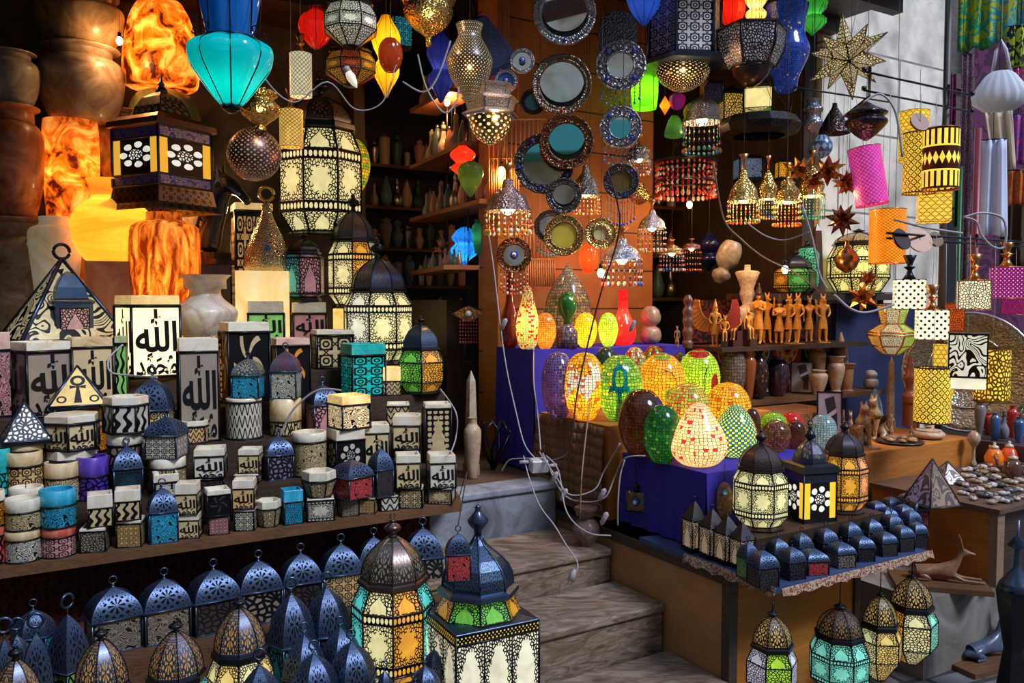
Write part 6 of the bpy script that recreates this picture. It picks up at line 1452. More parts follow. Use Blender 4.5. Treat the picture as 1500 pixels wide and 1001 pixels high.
hbelow('hanging lantern with cream, mint and orange panes, rightmost below the board',1333,974,838,64,2.0,[CR,(.3,.85,.6),CR,OR,OR,OR],1.0,[.03,.2,.26,.12,.06,.28],.25)
# ================= right side shades =================
ZA=at_v(1340,142,2.8).z; ZB=at_v(1400,350,2.5).z
def RZ(py_,v): return ZA if py_<345 else ZB
def shade(label,px,yb,yt,w,v,mt,conem=COPPER,nsides=0,rot=0,tilt=0,conek=True,watts=2.0,group='pierced metal lampshades at the right'):
    r,s_,P=hang('pierced_lampshade',label,'lampshade',px,yb,v,group,None,True,rot); drum(r,w/2*s_*(.94 if nsides else 1),(yb-yt)*s_,mt,conem,cordz=RZ(py_=yt,v=v)-P.z,nsides=nsides,conek=conek,watts=watts)
    if tilt: r.rotation_euler=(0,tilt,r.rotation_euler[2])
    return r
YG=(1,.58,.05)
sy=dict(metal=(.18,.07,.02),mrough=.35)
shade('magenta mesh cylinder shade hanging at a tilt',1278,300,216,46,2.85,panel('mesh',22,14,(.85,.08,.45),1.0,(.6,.02,.3),.4,.3),tilt=-.16,conek=False)
shade('orange mesh cylinder shade below the magenta one',1299,386,308,50,2.8,panel('mesh',26,18,(1,.26,.01),1.9,(.7,.12,.01),.4,.3),conek=False)
shade('yellow cylinder shade with interlaced circles left of the striped one',1346,284,196,46,2.75,panel('circ',15,9,YG,1.8,(.2,.08,.02)),conek=False)
shade('yellow plain pierced cylinder shade, top partly hidden by a copper disc',1338,236,165,42,2.9,panel('hex',14,7,YG,1.5,(.4,.2,.04)),conek=False)
shade('yellow cylinder shade with dark vertical stripes and diamond band',1377,278,190,50,2.62,panel('stripe',18,5,(1,.62,.07),1.9,(.12,.03,.01)),conek=False)
shade('flat yellow shade with hexagonal line pattern under the striped one',1367,326,284,46,2.78,panel('hex',4,4,(1,.6,.07),1.4,(.25,.12,.03)),nsides=4,conek=False,rot=.1)
shade('white square shade with dark dots, upper left of the pair',1331,453,410,43,2.6,panel('dots',4,4,(.98,.85,.62),1.8,(.1,.03,.03)),BLK,4,rot=.1)
shade('white square shade with dark dots, lower right of the pair',1364,497,454,44,2.45,panel('dots',4,4,(.98,.85,.62),1.8,(.1,.03,.03)),COPPER,4,rot=.1)
shade('pale square shade with fine floral piercing under a copper holder',1426,454,411,46,2.6,panel('vor',8,7,(.98,.82,.5),1.9,(.35,.25,.2)),COPPER,4,rot=.06)
shade('magenta square shade glowing pink at the right edge',1473,437,392,45,2.6,panel('pin',8,8,(1,.3,.65),1.3,(.6,.02,.35),.4,.3),COPPER,4,rot=.05)
shade('small deep pink square shade under the magenta one at the right edge',1486,461,436,38,2.75,panel('lace',12,8,(.7,.05,.35),.5,(.35,.01,.15),.4,.3),COPPER,4,conek=False)
shade('red orange square shade half hidden behind the lower dotted one',1398,486,444,28,2.75,panel('vor',6,8,(.95,.15,.02),.6,(.4,.05,.01)),COPPER,4,conek=False)
shade('black filigree square shade over cream with plain lower band',1416,552,488,54,2.3,panel('scroll',2,2,(.95,.82,.62),1.1,(.06,.02,.01)),BLK,4,rot=.04,conek=False)
r,s_,P=hang('cream_inner_shade','plain cream lower band of cloth under the black filigree shade','lampshade',1416,568,2.3); m=MB(); m.lathe([(24*s_,0),(24*s_,15.5*s_)],4,0,False,True,cap=False); m.part('cloth_band',plain((.95,.82,.6),.7,.7),r); m=MB(); m.tube([(0,0,.0),(0,0,70*s_)],.003,5); m.tube([(-24*s_,0,2*s_),(24*s_,0,2*s_)],.002,4); m.part('support_rod',BLK,r)
shade('tall yellow cylinder shade with interlaced circles, lowest of the right group',1365,619,538,50,2.4,panel('circ',16,8,(1,.58,.06),2.0,(.15,.06,.02)),BLK,conek=False)
shade('yellow cylinder shade with dense star piercing behind the black filigree one',1452,588,509,48,2.6,panel('lace',22,9,(1,.6,.05),1.8,(.4,.2,.03),rnd=1),BLK,conek=False)
shade('small yellow shade with hexagon lines left of the black filigree one',1381,578,503,30,2.75,panel('hex',4,6,(1,.6,.06),1.3,(.3,.15,.03)),BLK,4,conek=False)
r,s_,P=hang('faceted_hanging_lantern','hourglass shaped hanging lantern with white, green and orange facets','lantern',1306,519,2.75)
prf=[(10,0),(24,12),(31,28),(30,32),(14,44),(20,72)]; cc=[(.95,.8,.5),(.5,.75,.1),(.95,.9,.7),(.95,.5,.1),(.95,.8,.5),(.95,.5,.1)]
for i in range(6):
    m=MB()
    for (a,za),(b,zb_) in zip(prf,prf[1:]): m.quad(corner(6,i,a*s_*.93,za*s_),corner(6,i+1,a*s_*.93,za*s_),corner(6,i+1,b*s_*.93,zb_*s_),corner(6,i,b*s_*.93,zb_*s_))
    m.part('glass_facet',panel('vor',6,6,cc[i],1.0,(.35,.2,.1)),r)
m=MB()
for i in range(6): m.tube([corner(6,i,a*s_*.94,z*s_) for a,z in prf],1.3*s_,4)
for a,z in prf: ngon_ring(m,6,a*s_*.94,z*s_,1.1*s_)
m.part('copper_frame',COPPER,r); lamp(r,(0,0,26*s_),2); cord_up(r,72*s_,3.4-P.z)
# stars
r,s_,P=hang('star_lantern','large many pointed pierced brass star lantern against the pale stone pier','lantern',1241,84,3.2,None,.3); star(r,62*s_,20,panel('vor',4,5,(1,.72,.35),.9,(.09,.06,.04),.35,.9),.38,frame=metal((.3,.22,.16),.3,1)); r.rotation_euler=(.2,.35,.3); lamp(r,(0,0,0),1.5); m=MB(); m.tube([(0,0,0),(-.1,0,CEIL-P.z-.1)],.002,4); m.part('cord',DCORD,r)
CS=metal((.5,.2,.06),.28,1,.4); 
for i,(px,py,R,v,rx) in enumerate([(1172,248,22,3.1,.2),(1213,250,26,3.0,.6),(1240,268,22,2.95,1.1),(1192,268,16,3.05,.9),(1233,322,26,3.0,.4),(1264,436,24,2.9,.8),(1272,408,16,3.1,.1),(1292,330,14,3.1,.5)]):
    r,s_,P=hang('metal_star','pointed copper star ornament, %s'%['behind the golden bell lamps at left','largest of the cluster left of the magenta shade','just left of the magenta shade','small one under the bell lamps','dark one left of the orange shade','low one with red drop left of the dotted shade','small one above the low copper star','small one beside the orange shade'][i],'ornament',px,py,v,'copper star ornaments'); star(r,R*s_,20,CS if i!=4 else metal((.15,.08,.05),.3,1),.42,frame=CS); r.rotation_euler=(rx,.3*i,.4); o=None
    m=MB(); m.tube([(P.x,P.y,P.z+R*s_*.5),(P.x,P.y,ZA+.02)],.001,4); o=m.part('hanging_thread',DCORD); o.parent=r; o.matrix_parent_inverse=Matrix.LocRotScale(r.location,r.rotation_euler,None).inverted()
r,s_,P=hang('copper_pot_lamp','round copper pot lamp with punched round holes','lamp',1240,400,3.0); m=MB(); m.lathe([(3*s_,0),(14*s_,8*s_),(18*s_,20*s_),(13*s_,30*s_),(4*s_,38*s_),(3*s_,46*s_)],24,cap=False); m.part('body',panel('dots',6,3,(.05,.02,.01),0,(.4,.16,.06),.3,1,flip=1),r); cord_up(r,44*s_,CEIL-P.z-.1)
# dark lanterns at top right centre
r,s_,P=hang('octagonal_lantern','dark octagonal hanging lantern with silver lattice faces','lantern',1100,100,3.25,None,True,.5)
m=MB(); m.lathe([(30*s_,0),(42*s_,28*s_),(43*s_,54*s_),(30*s_,60*s_)],6,0,False,True,cap=False,facet_uv=True); m.part('lattice_wall',panel('lace',9,11,(.75,.75,.85),.15,(.05,.04,.05)),r)
m=MB(); 
for i in range(6): m.tube([corner(6,i,30*s_,0),corner(6,i,42*s_,28*s_),corner(6,i,43*s_,54*s_)],2*s_,5)
ngon_ring(m,6,43*s_,55*s_,2.4*s_); m.lathe([(3*s_,-28*s_),(14*s_,-22*s_),(26*s_,-10*s_),(27*s_,-3*s_),(31*s_,0)],16); m.part('frame_and_bowl',metal((.07,.05,.045),.3,.9),r); cord_up(r,58*s_,CEIL-P.z-.1)
hl=hlant('six_sided_lantern','small cream lit lantern with green side panes below the octagonal one',1110,168,122,40,3.4,4,[(1,.75,.3),(.1,.5,.05),(.5,.5,.8),(1,.75,.3)],1.6,True,2,lay=[.1,.05,.6,.05,.05,.1],finh=.05,fin=False,bodyk='none',shoulderk='none')
glob('royal blue mosaic glass vase lamp hanging left of the big star',1151,135,66,124,3.4,[(.35,0),(.5,.04),(.55,.16),(.95,.4),(1,.5),(.8,.66),(.82,.8),(.95,1)],(.03,.08,.6),.2,1.0,cage=False,mt=mosaic((.02,.06,.5),(.03,.1,.6),40,34,(.9,.8,.4),emit=.2,prob=.985,trans=.2),name='mosaic_vase_lamp')
r,s_,P=hang('dark_ring_chandelier','broad dark metal ring chandelier above the bell lamps','chandelier',1112,204,3.4); m=MB(); m.lathe([(36*s_,4*s_),(54*s_,8*s_),(58*s_,18*s_),(50*s_,30*s_),(28*s_,36*s_)],12,0,False,True,cap=False,facet_uv=True); m.part('pierced_ring',panel('vor',4,5,(.01,.008,.008),0,(.012,.01,.01),.5,.6),r); m=MB()
for k in range(4): a=PI/2*k+.4; m.tube([(50*s_*math.cos(a),50*s_*math.sin(a),36*s_),(0,0,100*s_)],.002,4)
m.part('chain',BLK,r); cord_up(r,100*s_,CEIL-P.z-.1)
metal_lamp('tangle of dark spiky metal lamp with blue glints left of the yellow shades',1268,206,60,56,2.9,[(.1,0),(.5,.15),(1,.45),(.8,.6),(1,.7),(.5,.85),(.1,1)],metal((.06,.04,.05),.3,.95,.5,60),name='metal_lamp')
for i,(px,py,R) in enumerate([(1348,178,15),(1322,350,17),(1348,352,19),(1372,350,12)]):
    r,s_,P=hang('ceiling_cup','%s'%['brown metal ceiling cup hanging before the plain yellow shade','dark brown ceiling cup left of the copper one above the dotted shades','copper ceiling cup with black center above the dotted shades','small ceiling cup right of the copper one'][i],'lamp fitting',px,py,2.45); m=MB(); m.lathe([(R*s_,0),(R*s_*.9,-5*s_),(R*s_*.4,-10*s_),(.001,-11*s_)],20); m.part('cup',plain([(.2,.06,.03),(.05,.02,.015),(.4,.13,.03),(.2,.08,.03)][i],.4),r); r.rotation_euler=(PI/2-.4,0,[.2,.5,.1,.3][i]); 
    m=MB(); m.ball((0,0,-11*s_),3*s_,0,8); m.part('nut',BLK,r)
    m=MB(); m.tube([(P.x,P.y,P.z),(P.x,P.y+.01,ZA if py<300 else ZB)],.0015,4); o=m.part('wire',DCORD); o.parent=r; o.matrix_parent_inverse=Matrix.LocRotScale(r.location,r.rotation_euler,None).inverted()
A=at_v(1160,300,3.05); B=at_v(1300,300,3.0); m=MB(); m.tube([(A.x,A.y,ZA+.02),(B.x,B.y,ZA+.02)],.005,6); m.tube([(A.x,A.y,ZA+.02),tuple(uv(4.5,3.9,ZA+.02))],.004,5); tag(m.part('hanging_rail',BLK),'thin rod from which the copper star ornaments hang','rail')
# rails that carry the shades
for nm,zz,pa,pb,vv in (('upper rail with the yellow striped shade, front',ZA,1262,1420,2.62),('upper rail with the magenta mesh shade, rear',ZA,1262,1420,2.85),('lower rail with the dotted square shades, front',ZB,1300,1500,2.45),('lower rail with the magenta square shade, rear',ZB,1300,1500,2.65)):
    A=at_v(pa,300,vv); B=at_v(pb,300,vv); m=MB(); m.tube([(A.x,A.y,zz),(B.x,B.y,zz)],.006,8)
    for q in (A,B):
        uu,_=to_uv(q)
        if zz==ZA: m.tube([(q.x,q.y,zz),(q.x,q.y,zz+.02)],.012,6)
    tag(m.part('hanging_rail',BLK),'thin iron rod serving as '+nm,'rail')
for px,zz in ((1270,ZA),(1385,ZA),(1432,ZB),(1496,ZB)):
    A=at_v(px,300,2.42 if zz==ZB else 2.6); B=at_v(px,300,2.95); m=MB(); m.tube([(A.x,A.y,zz+.015),(B.x,B.y,zz+.015)],.008,6)
    if px!=1270: tag(m.part('cross_bar',BLK),'short iron cross bar tying the rods, at the %s'%{1385:'striped shade',1432:'red pole',1496:'magenta square shade'}[px],'bar')
    else: m.tube([(B.x,B.y,zz+.01),tuple(uv(4.65,3.72,zz+.01))],.008,6); tag(m.part('cross_bar',BLK),'short iron cross bar tying the rods to the pale stone pier','bar')
# ================= figurines and right counters =================
GILD=plain((.8,.27,.03),.35,0.0,.3,.35,25); DKW=plain((.05,.02,.015),.35,0.0,.3); TANW=plain((.3,.16,.08),.4,0.0,.2,.3,20)
ZS=1.34; ZV=1.03
def fig(label,px,yt,v,z0,mt,dark=None,head='jackal',arms='down',seated=False,rot=0,sx=1,cat='figurine',hmax=1.03):
    P=at_v(px,yt,v); h=P.z-z0; r=thing('figurine' if head!='jackal' else 'jackal_headed_figurine',label,cat,(P.x,P.y,z0),facing(P.x,P.y)+rot,'gilded figurines on the dark shelf'); figure(r,mt,head,dark,arms,not seated,seated); k=h/(1.16 if head in('king','falcon') else hmax); r.scale=(k*sx,k*sx,k); return r
fig('tall gilded figurine with crossed arms and crown beside the seated one',1112,415,3.4,ZS,GILD,DKW,'king','cross',rot=-.3,sx=1.1)
fig('dark figurine with raised arm and golden skirt',1124,430,3.46,ZS,GILD,DKW,'cat','up',rot=.5)
fig('gilded figurine with headdress and crossed arms at the middle of the row',1142,430,3.4,ZS,GILD,DKW,'king','cross',sx=1.2)
fig('jackal headed golden figurine, left of the touching pair',1156,432,3.43,ZS,GILD,GILD,'jackal','side',rot=-.5)
fig('jackal headed golden figurine, right of the touching pair',1169,431,3.39,ZS,GILD,GILD,'jackal','side',rot=-.5)
fig('golden figurine with both arms raised and black waist',1186,434,3.43,ZS,GILD,DKW,'cat','up')
fig('jackal headed golden figurine at the right end of the row',1206,432,3.4,ZS,GILD,GILD,'jackal','side',rot=.4,sx=1.1)
fig('seated golden figurine with crown at the foot of the winged one',1080,448,3.35,ZS,GILD,DKW,'king','side',True,rot=-.7)
fig('small seated golden figurine in front of the crowned bust',1096,452,3.36,ZS,GILD,DKW,'cat','down',True,rot=.6)
fig('small golden kneeling figurine near the shelf middle',1062,462,3.36,ZS,GILD,DKW,'jackal','side',True)
fig('tiny golden figurine at the left end of the shelf',992,478,3.42,1.34,TANW,DKW,'cat','down')
# winged figure
P=at_v(1048,438,3.42); h=P.z-ZS; r=thing('winged_figurine','golden kneeling figurine with two large raised wings','figurine',(P.x,P.y,ZS),facing(P.x,P.y)-.1); figure(r,GILD,'king',GILD,'side',True)
for sg in (-1,1):
    def bz(a,b,c,t): return ((1-t)**2*a[0]+2*t*(1-t)*b[0]+t*t*c[0],(1-t)**2*a[1]+2*t*(1-t)*b[1]+t*t*c[1])
    m=MB(); N=18; pi=[];po=[]
    for k in range(N+1):
        t=k/N; a=bz((.07,.66),(.34,.6),(.4,1.14),t); b=bz((.06,.36),(.8,.3),(.5,1.16),t); o_=.012*(k%2)
        pi.append(Vector((sg*a[0],.05,a[1]))); po.append(Vector((sg*(b[0]+o_),.07,b[1]-o_)))
    for k in range(N): m.quad(pi[k],pi[k+1],po[k+1],po[k])
    o=m.part('wing',plain((.7,.2,.03) if sg<0 else (.35,.04,.03),.4,0.0,.2,.3,30),r,'dark red wing' if sg>0 else None); md=o.modifiers.new('t','SOLIDIFY'); md.thickness=.02
    m=MB(); m.tube(pi,.014,5); m.part('wing_edge',GILD,o)
    for k in range(1,N): m=MB(); m.tube([pi[k]+Vector((0,-.015,0)),po[k]+Vector((0,-.015,0))],.006,4) if k%2 else None; m.part('feather_ridge',DKW,o) if k%2 else None
r.scale=(h/1.16,)*3
# crowned pale bust
P=at_v(1095,388,3.5); h=P.z-ZS; s_=depth(P)/F; r=thing('crowned_bust','pale stone bust with tall crown behind the golden figurines','statue',(P.x,P.y,ZS),facing(P.x,P.y))
m=MB(); m.lathe([(.1,0),(.11,.06),(.09,.1),(.14,.2),(.2,.36),(.17,.44),(.07,.5),(.09,.56),(.12,.64),(.1,.7),(.14,.8),(.19,.9),(.16,.92),(.05,.93),(.045,1)],24,0,True,flute=.08,nfl=4); m.part('bust',stone((.35,.25,.16),(.6,.46,.34),(.75,.62,.5),14),r); m=MB(); m.box(-.13,.13,-.13,.13,-.0,.03); m.part('plinth',DKW,r); r.scale=(h*.85,h*.85,h)
# beaded totem, shelf posts
z=putj('carved_totem','narrow carved multicolour totem at the left end of the figurine shelf',1008,432,16,3.4,ZS,[(.8,0),(1,.1),(.7,.15),(1,.3),(.7,.4),(1,.5),(.8,.6),(1,.7),(.6,.8),(.9,.9),(.4,1)],plain((.12,.05,.035),.4,0.0,.2,.45,60),cat='ornament')
# dark horse head behind
P=at_v(1112,378,3.74); h=P.z-ZS-.0; 
slab('upper_shelf',rect(3.75,5.25,3.47,3.7),1.6,1.64,DARKW,'dark upper shelf carrying obelisk and lit lanterns at the right','shelf')
for u in (3.78,5.2):
    slab('shelf_post',rect(u,u+.03,3.66,3.69),1.345 if u<4 else .0,1.6,DARKW,'thin dark post carrying the upper shelf, %s end'%('left' if u<4 else 'right'),'post')
put_lantern('octagonal_lantern',1258,333,86,3.5,1.64,8,[(1,.8,.25)],'large yellow lit octagonal lantern behind the copper ornaments',lit=1.5,watts=4,rot=10,dome=panel('vor',8,8,(.8,.5,.2),.6,(.04,.03,.03)),lay=[.04,.2,.3,.18,.05,.15],finh=.06)
put_lantern('octagonal_lantern',1165,362,56,3.52,1.64,6,[(.1,.5,.1),(.05,.1,.05),(.9,.4,.05)],'dark lantern with green glow at its base left of the obelisk',lit=.3,watts=.5,rot=12,dome=panel('holes',6,6,(.01,.01,.01),0,(.06,.07,.12)))
def obelisk(label,px,yt,w,v,z0,mt):
    P=at_v(px,yt,v); d=depth(P); h=P.z-z0; W=w*d/F/1.2; r=thing('obelisk',label,'obelisk',(P.x,P.y,z0),facing(P.x,P.y)+.5); m=MB(); m.lathe([(W*.42,h*.1),(W*.26,h*.9),(.001,h)],4,0,False,True); m.part('shaft',mt,r); m=MB(); m.lathe([(W*.5,0),(W*.5,h*.1)],4,0,False,True); m.part('base',mt,r); return r
obelisk('dark brown obelisk on the upper shelf beside lit lanterns',1197,328,22,3.55,1.64,plain((.08,.04,.03),.3))
obelisk('carved brown obelisk between the cats and the red stand',1306,522,13,3.08,.83,stone((.1,.06,.04),(.25,.16,.1),(.4,.28,.18),30))
obelisk('pale stone obelisk beyond the landing in the shop interior',690,543,22,3.72,.713,stone((.3,.22,.16),(.45,.35,.26),(.55,.45,.36),10))
# colourful strip lantern
r,s_,P=hang('glass_strip_lantern','narrow hanging lantern with green and orange glass strips left of the yellow lantern','lantern',1182,424,3.55,None,True,.2)
m=MB(); m.lathe([(12*s_,0),(15*s_,10*s_),(15*s_,52*s_),(8*s_,62*s_)],6,0,False,True,cap=False,facet_uv=True); m.part('glass_body',panel('vor',5,9,(.1,.7,.4),.8,(.03,.03,.03)),r); m=MB(); m.lathe([(4*s_,62*s_),(3*s_,70*s_)],8); m.part('cap',BLK,r); cord_up(r,68*s_,CEIL-P.z-.1)
# patterned panels behind the vase shelf
def tentcloth():
    m,nt,out=newmat('tent_cloth'); tc=nt.nodes.new('ShaderNodeTexCoord'); sp=nt.nodes.new('ShaderNodeSeparateXYZ'); mp=nt.nodes.new('ShaderNodeMapping'); mp.inputs['Rotation'].default_value=(0,0,-TH); nt.links.new(tc.outputs['Object'],mp.inputs[0]); nt.links.new(mp.outputs[0],sp.inputs[0]); u=E(nt,sp.outputs[0]); z=E(nt,sp.outputs[2])
    x=(u*4).fr()-.5; y=(z*4+.3).fr()-.5; r=rad(x,y); an=y.at2(x); base=ramp(nt,((u*2.0).fr()).k,[(0,(.55,.05,.02)),(.5,(.01,.01,.02)),(.75,(.02,.04,.2))],'CONSTANT')
    fl=(r*1.0).lt((an*8).cos()*.08+.3)*r.gt(.16); c=mixc(nt,fl.k,base,(.75,.5,.1)); c=mixc(nt,((r-.36).abs().lt(.02)).k,c,(.8,.75,.6)); c=mixc(nt,(r.lt(.1)).k,c,(.02,.02,.02)); b=prin(nt,(.5,.1,.1),.8); nt.links.new(c,b.inputs['Base Color']); nt.links.new(b.outputs[0],out.inputs[0]); return m
TC=tentcloth()
slab('applique_cloth',rect(3.42,4.4,3.545,3.558),1.04,1.3,TC,'red and black applique cloth with medallions behind eggs under the figurine shelf','cloth')
slab('applique_cloth',rect(3.35,4.48,3.62,3.63),1.35,1.6,cloth((.12,.01,.01),(.008,.005,.006),'leaf',14),'dark red and black cloth behind the golden figurines','cloth')
slab('carved_chest',rect(3.32,3.9,2.95,3.28),.83,1.0,stone((.08,.03,.01),(.22,.09,.03),(.42,.18,.06),30,rough=.5),'carved brown wooden chest with orange inlay behind the small eggs','chest')
SA=stone((.35,.22,.14),(.5,.34,.23),(.62,.46,.34),18,rough=.55)
for a in [('grey mosaic ostrich egg with red top on the shelf',1075,503,36,3.38,J_EGG,mosaic((.4,.33,.28),(.3,.22,.2),18,14,emit=0)),
          ('amber brown glass vase beside the grey mosaic egg',1097,513,22,3.36,J_AMPH,glass((.3,.08,.02),.05,.2)),
          ('dark sparkling mosaic egg in the middle of the shelf',1112,520,28,3.37,J_EGG,mosaic((.06,.03,.03),(.12,.06,.08),18,14,(.6,.3,.1),emit=0)),
          ('dark purple round bottle behind the framed picture',1139,522,34,3.42,J_ROUND,glass((.03,.01,.04),.0,.1)),
          ('tan alabaster jar with flared lid on the vase shelf',1199,542,27,3.34,J_CANOPIC,SA),
          ('tall tan stone vase with wide lip in the middle of the vase shelf',1225,521,26,3.4,[(.6,0),(.62,.03),(.5,.06),(.75,.3),(1,.62),(.92,.76),(.55,.86),(.55,.93),(1,.96),(1,1)],SA),
          ('reddish brown cylindrical stone vase right of the tall tan one',1242,532,22,3.37,[(.8,0),(.82,.04),(.6,.08),(.72,.4),(.78,.9),(1,.96),(1,1)],stone((.25,.1,.05),(.4,.18,.1),(.5,.26,.16),16,rough=.5)),
          ('dark carved vase with face at the top of the vase shelf',1197,505,26,3.46,J_CANOPIC,stone((.1,.05,.03),(.3,.17,.1),(.55,.36,.22),16)),
          ('small pinkish double bulb stone jar near the blue plate',1276,542,22,3.4,[(.4,0),(.9,.1),(1,.3),(.85,.5),(.45,.56),(.75,.66),(.8,.8),(.5,.95),(.1,1)],stone((.35,.25,.22),(.5,.38,.34),(.6,.48,.44),14)),
          ('carved dark round pot with conical lid above the tall tan vase',1232,487,26,3.47,[(.5,0),(.9,.15),(1,.35),(.8,.5),(.85,.55),(.7,.7),(.3,.9),(.1,1)],stone((.12,.06,.04),(.4,.22,.13),(.5,.3,.2),16))]:
    putj('stone_vase' if 'vase' in a[0] or 'jar' in a[0] or 'pot' in a[0] else 'mosaic_egg' if 'egg' in a[0] else 'glass_bottle',a[0],a[1],a[2],a[3],a[4],ZV,a[5],a[6],cat='egg' if 'egg' in a[0] else 'vase')
def frame(label,px,yt,w,v,z0,rot=0,lean=.18,pic=(.45,.36,.48),dark=(.03,.02,.03)):
    P=at_v(px,yt,v); d=depth(P); h=(P.z-z0); W=w*d/F; r=thing('framed_picture',label,'picture',(P.x,P.y,z0),facing(P.x,P.y)+rot,None,-lean)
    m=MB(); t=W*.06
    m.box(-W/2,W/2,0,.012,0,t); m.box(-W/2,W/2,0,.012,h-t,h); m.box(-W/2,-W/2+t,0,.012,t,h-t); m.box(W/2-t,W/2,0,.012,t,h-t); m.part('frame',BLK,r)
    m=MB(); m.box(-W/2+t,W/2-t,.003,.008,t,h-t); m.part('picture',plain(pic,.4),r)
    m=MB(); y=.0015; m.poly([(-W*.2,y,h*.86),(W*.16,y,h*.92),(W*.28,y,h*.62),(W*.3,y,h*.4),(W*.3,y,h*.12),(W*.05,y,h*.12),(W*.08,y,h*.36),(-W*.04,y,h*.5)]) ; m.part('dark_shape',plain(dark,.5),r)
    m=MB(); m.quad((-W*.08,.0005,h*.5),(W*.27,.0005,h*.62),(W*.25,.0005,h*.7),(-W*.1,.0005,h*.58)); m.part('light_band',plain((.6,.5,.6),.5),r); return r
frame('framed lilac picture with dark hat shaped silhouette before the vases',1217,574,36,2.86,.83,.1)
frame('framed pale picture half hidden behind a dark jar on the vase shelf',1175,530,32,3.44,1.03,0,.05,(.5,.4,.42),(.06,.04,.03))
P=at_v(1284,572,3.15); r=thing('decorated_plate','turquoise blue oval plate leaning at the right of the vase shelf','plate',(P.x,P.y,P.z),.0); s_=depth(P)/F
m=MB(); m.lathe([(.001,0),(16*s_,.002),(26*s_,.01),(27*s_,.014)],28); m.part('plate',stone((.02,.2,.35),(.15,.45,.6),(.6,.8,.85),16),r); r.rotation_euler=(PI/2-.15,-.35,.9); r.scale=(.5,1,1); r.location.z=.83+27*s_*.95+.03
z=1
# platform goods
DKSTN=stone((.14,.07,.03),(.36,.2,.1),(.6,.38,.22),12,rough=.35); 
def catf(label,px,yt,v,z0,mt,sx=1,rot=0):
    P=at_v(px,yt,v); h=P.z-z0; r=thing('cat_statuette',label,'statuette',(P.x,P.y,z0),facing(P.x,P.y)+rot,'seated cat statuettes'); cat(r,mt); k=h/.98; r.scale=(k*sx,k*sx,k)
catf('seated brown cat statuette, left of the two beside the obelisk',1262,586,2.78,.83,DKSTN,1.45,.5)
catf('taller seated cat statuette just left of the obelisk',1284,576,2.92,.83,DKSTN,1.45,-.5)
catf('small tan seated cat statuette right of the two big cats',1343,600,2.95,.83,TANW,1.1,.3)
fig('small dark standing statuette between the cats and red pots',1306,606,2.85,.83,DKSTN,DKSTN,'cat','down')
fig('small tan seated statuette before the tan cat',1335,625,2.75,.83,TANW,TANW,'cat','down',True)
catf('dark cat statuette behind the tall dark lantern finial',1246,600,2.95,.83,DKSTN,.9,0)
z=putj('lidded_pot','flat tan lidded stone pot under the lowest yellow shade',1360,621,46,2.76,.83,[(.6,0),(.95,.15),(1,.35),(.85,.5),(.75,.54),(.77,.6),(.3,.68),(.16,.76),(.3,.84),(.2,.93),(.28,1)],SA,cat='pot')
putj('wooden_pot','reddish carved wooden urn behind the tall yellow circle shade',1333,523,20,3.1,.83,[(.9,0),(.9,.3),(1,.34),(1,.45),(.5,.5),(.6,.6),(.9,.7),(.5,.8),(.3,1)],plain((.35,.08,.03),.3,0.0,.4),cat='urn')
def tray(label,px,py,w,v,z0,mt):
    P=at_v(px,py,v); s_=depth(P)/F; r=thing('round_tray',label,'tray',(P.x,P.y,z0)); m=MB(); R=w/2*s_; m.lathe([(R*.5,0),(R,.008),(R,.014),(R*.95,.01),(.001,.008)],28); m.part('dish',mt,r); return r,R,P
r,R,P=tray('dark round tray with carved stone ovals on the orange platform',1318,655,66,2.75,.83,DKW)
k=0
for i in range(7):
    a=i*.9; m=MB(); m.ball((0,0,.012),.02,0,10,.55,1.5,1); o=m.part('carved_oval',TANW if i%2 else DKSTN); o.location=(P.x+R*.55*math.cos(a),P.y+R*.5*math.sin(a),.839); o.rotation_euler=(0,0,a); tag(o,'small %s carved stone oval on the dark round tray'%('tan' if i%2 else 'dark brown'),'carving','carved ovals on the round tray')
z=putj('wooden_pestle','pear headed wooden pestle standing at the table back',1427,632,18,2.58,.69,[(.45,0),(.5,.1),(.3,.2),(.28,.5),(.5,.6),(1,.75),(.9,.88),(.5,.98),(.1,1)],stone((.25,.15,.1),(.42,.28,.2),(.5,.38,.3),14),cat='pestle')
# souvenir pyramids
def spyr(label,px,yt,w,v,rot,c):
    P=at_v(px,yt,v); d=depth(P); h=P.z-.69; W=w*d/F/1.3; r=thing('souvenir_pyramid',label,'souvenir',(P.x,P.y,.69),facing(P.x,P.y)+rot); cs=[(-W/2,-W/2,0),(W/2,-W/2,0),(W/2,W/2,0),(-W/2,W/2,0)]
    for i in range(4):
        m=MB(); m.v+=[Vector(cs[i]),Vector(cs[(i+1)%4]),Vector((0,0,h))]; m.face((0,1,2),[(0,0),(1,0),(.5,1)]); m.part('printed_side',panel('scroll',2,2,c[i%2],0,(.08,.06,.07),.5,0),r)
    m=MB()
    for i in range(4): m.tube([cs[i],(0,0,h)],.004,4); m.tube([cs[i],cs[(i+1)%4]],.004,4)
    m.part('edge',DKW,r)
spyr('large souvenir pyramid with tan and lilac printed sides on the table corner',1366,672,72,2.2,.75,[(.45,.28,.18),(.5,.5,.75)])
spyr('smaller souvenir pyramid tucked behind the large one',1388,676,56,2.42,.6,[(.4,.25,.16),(.55,.55,.7)])
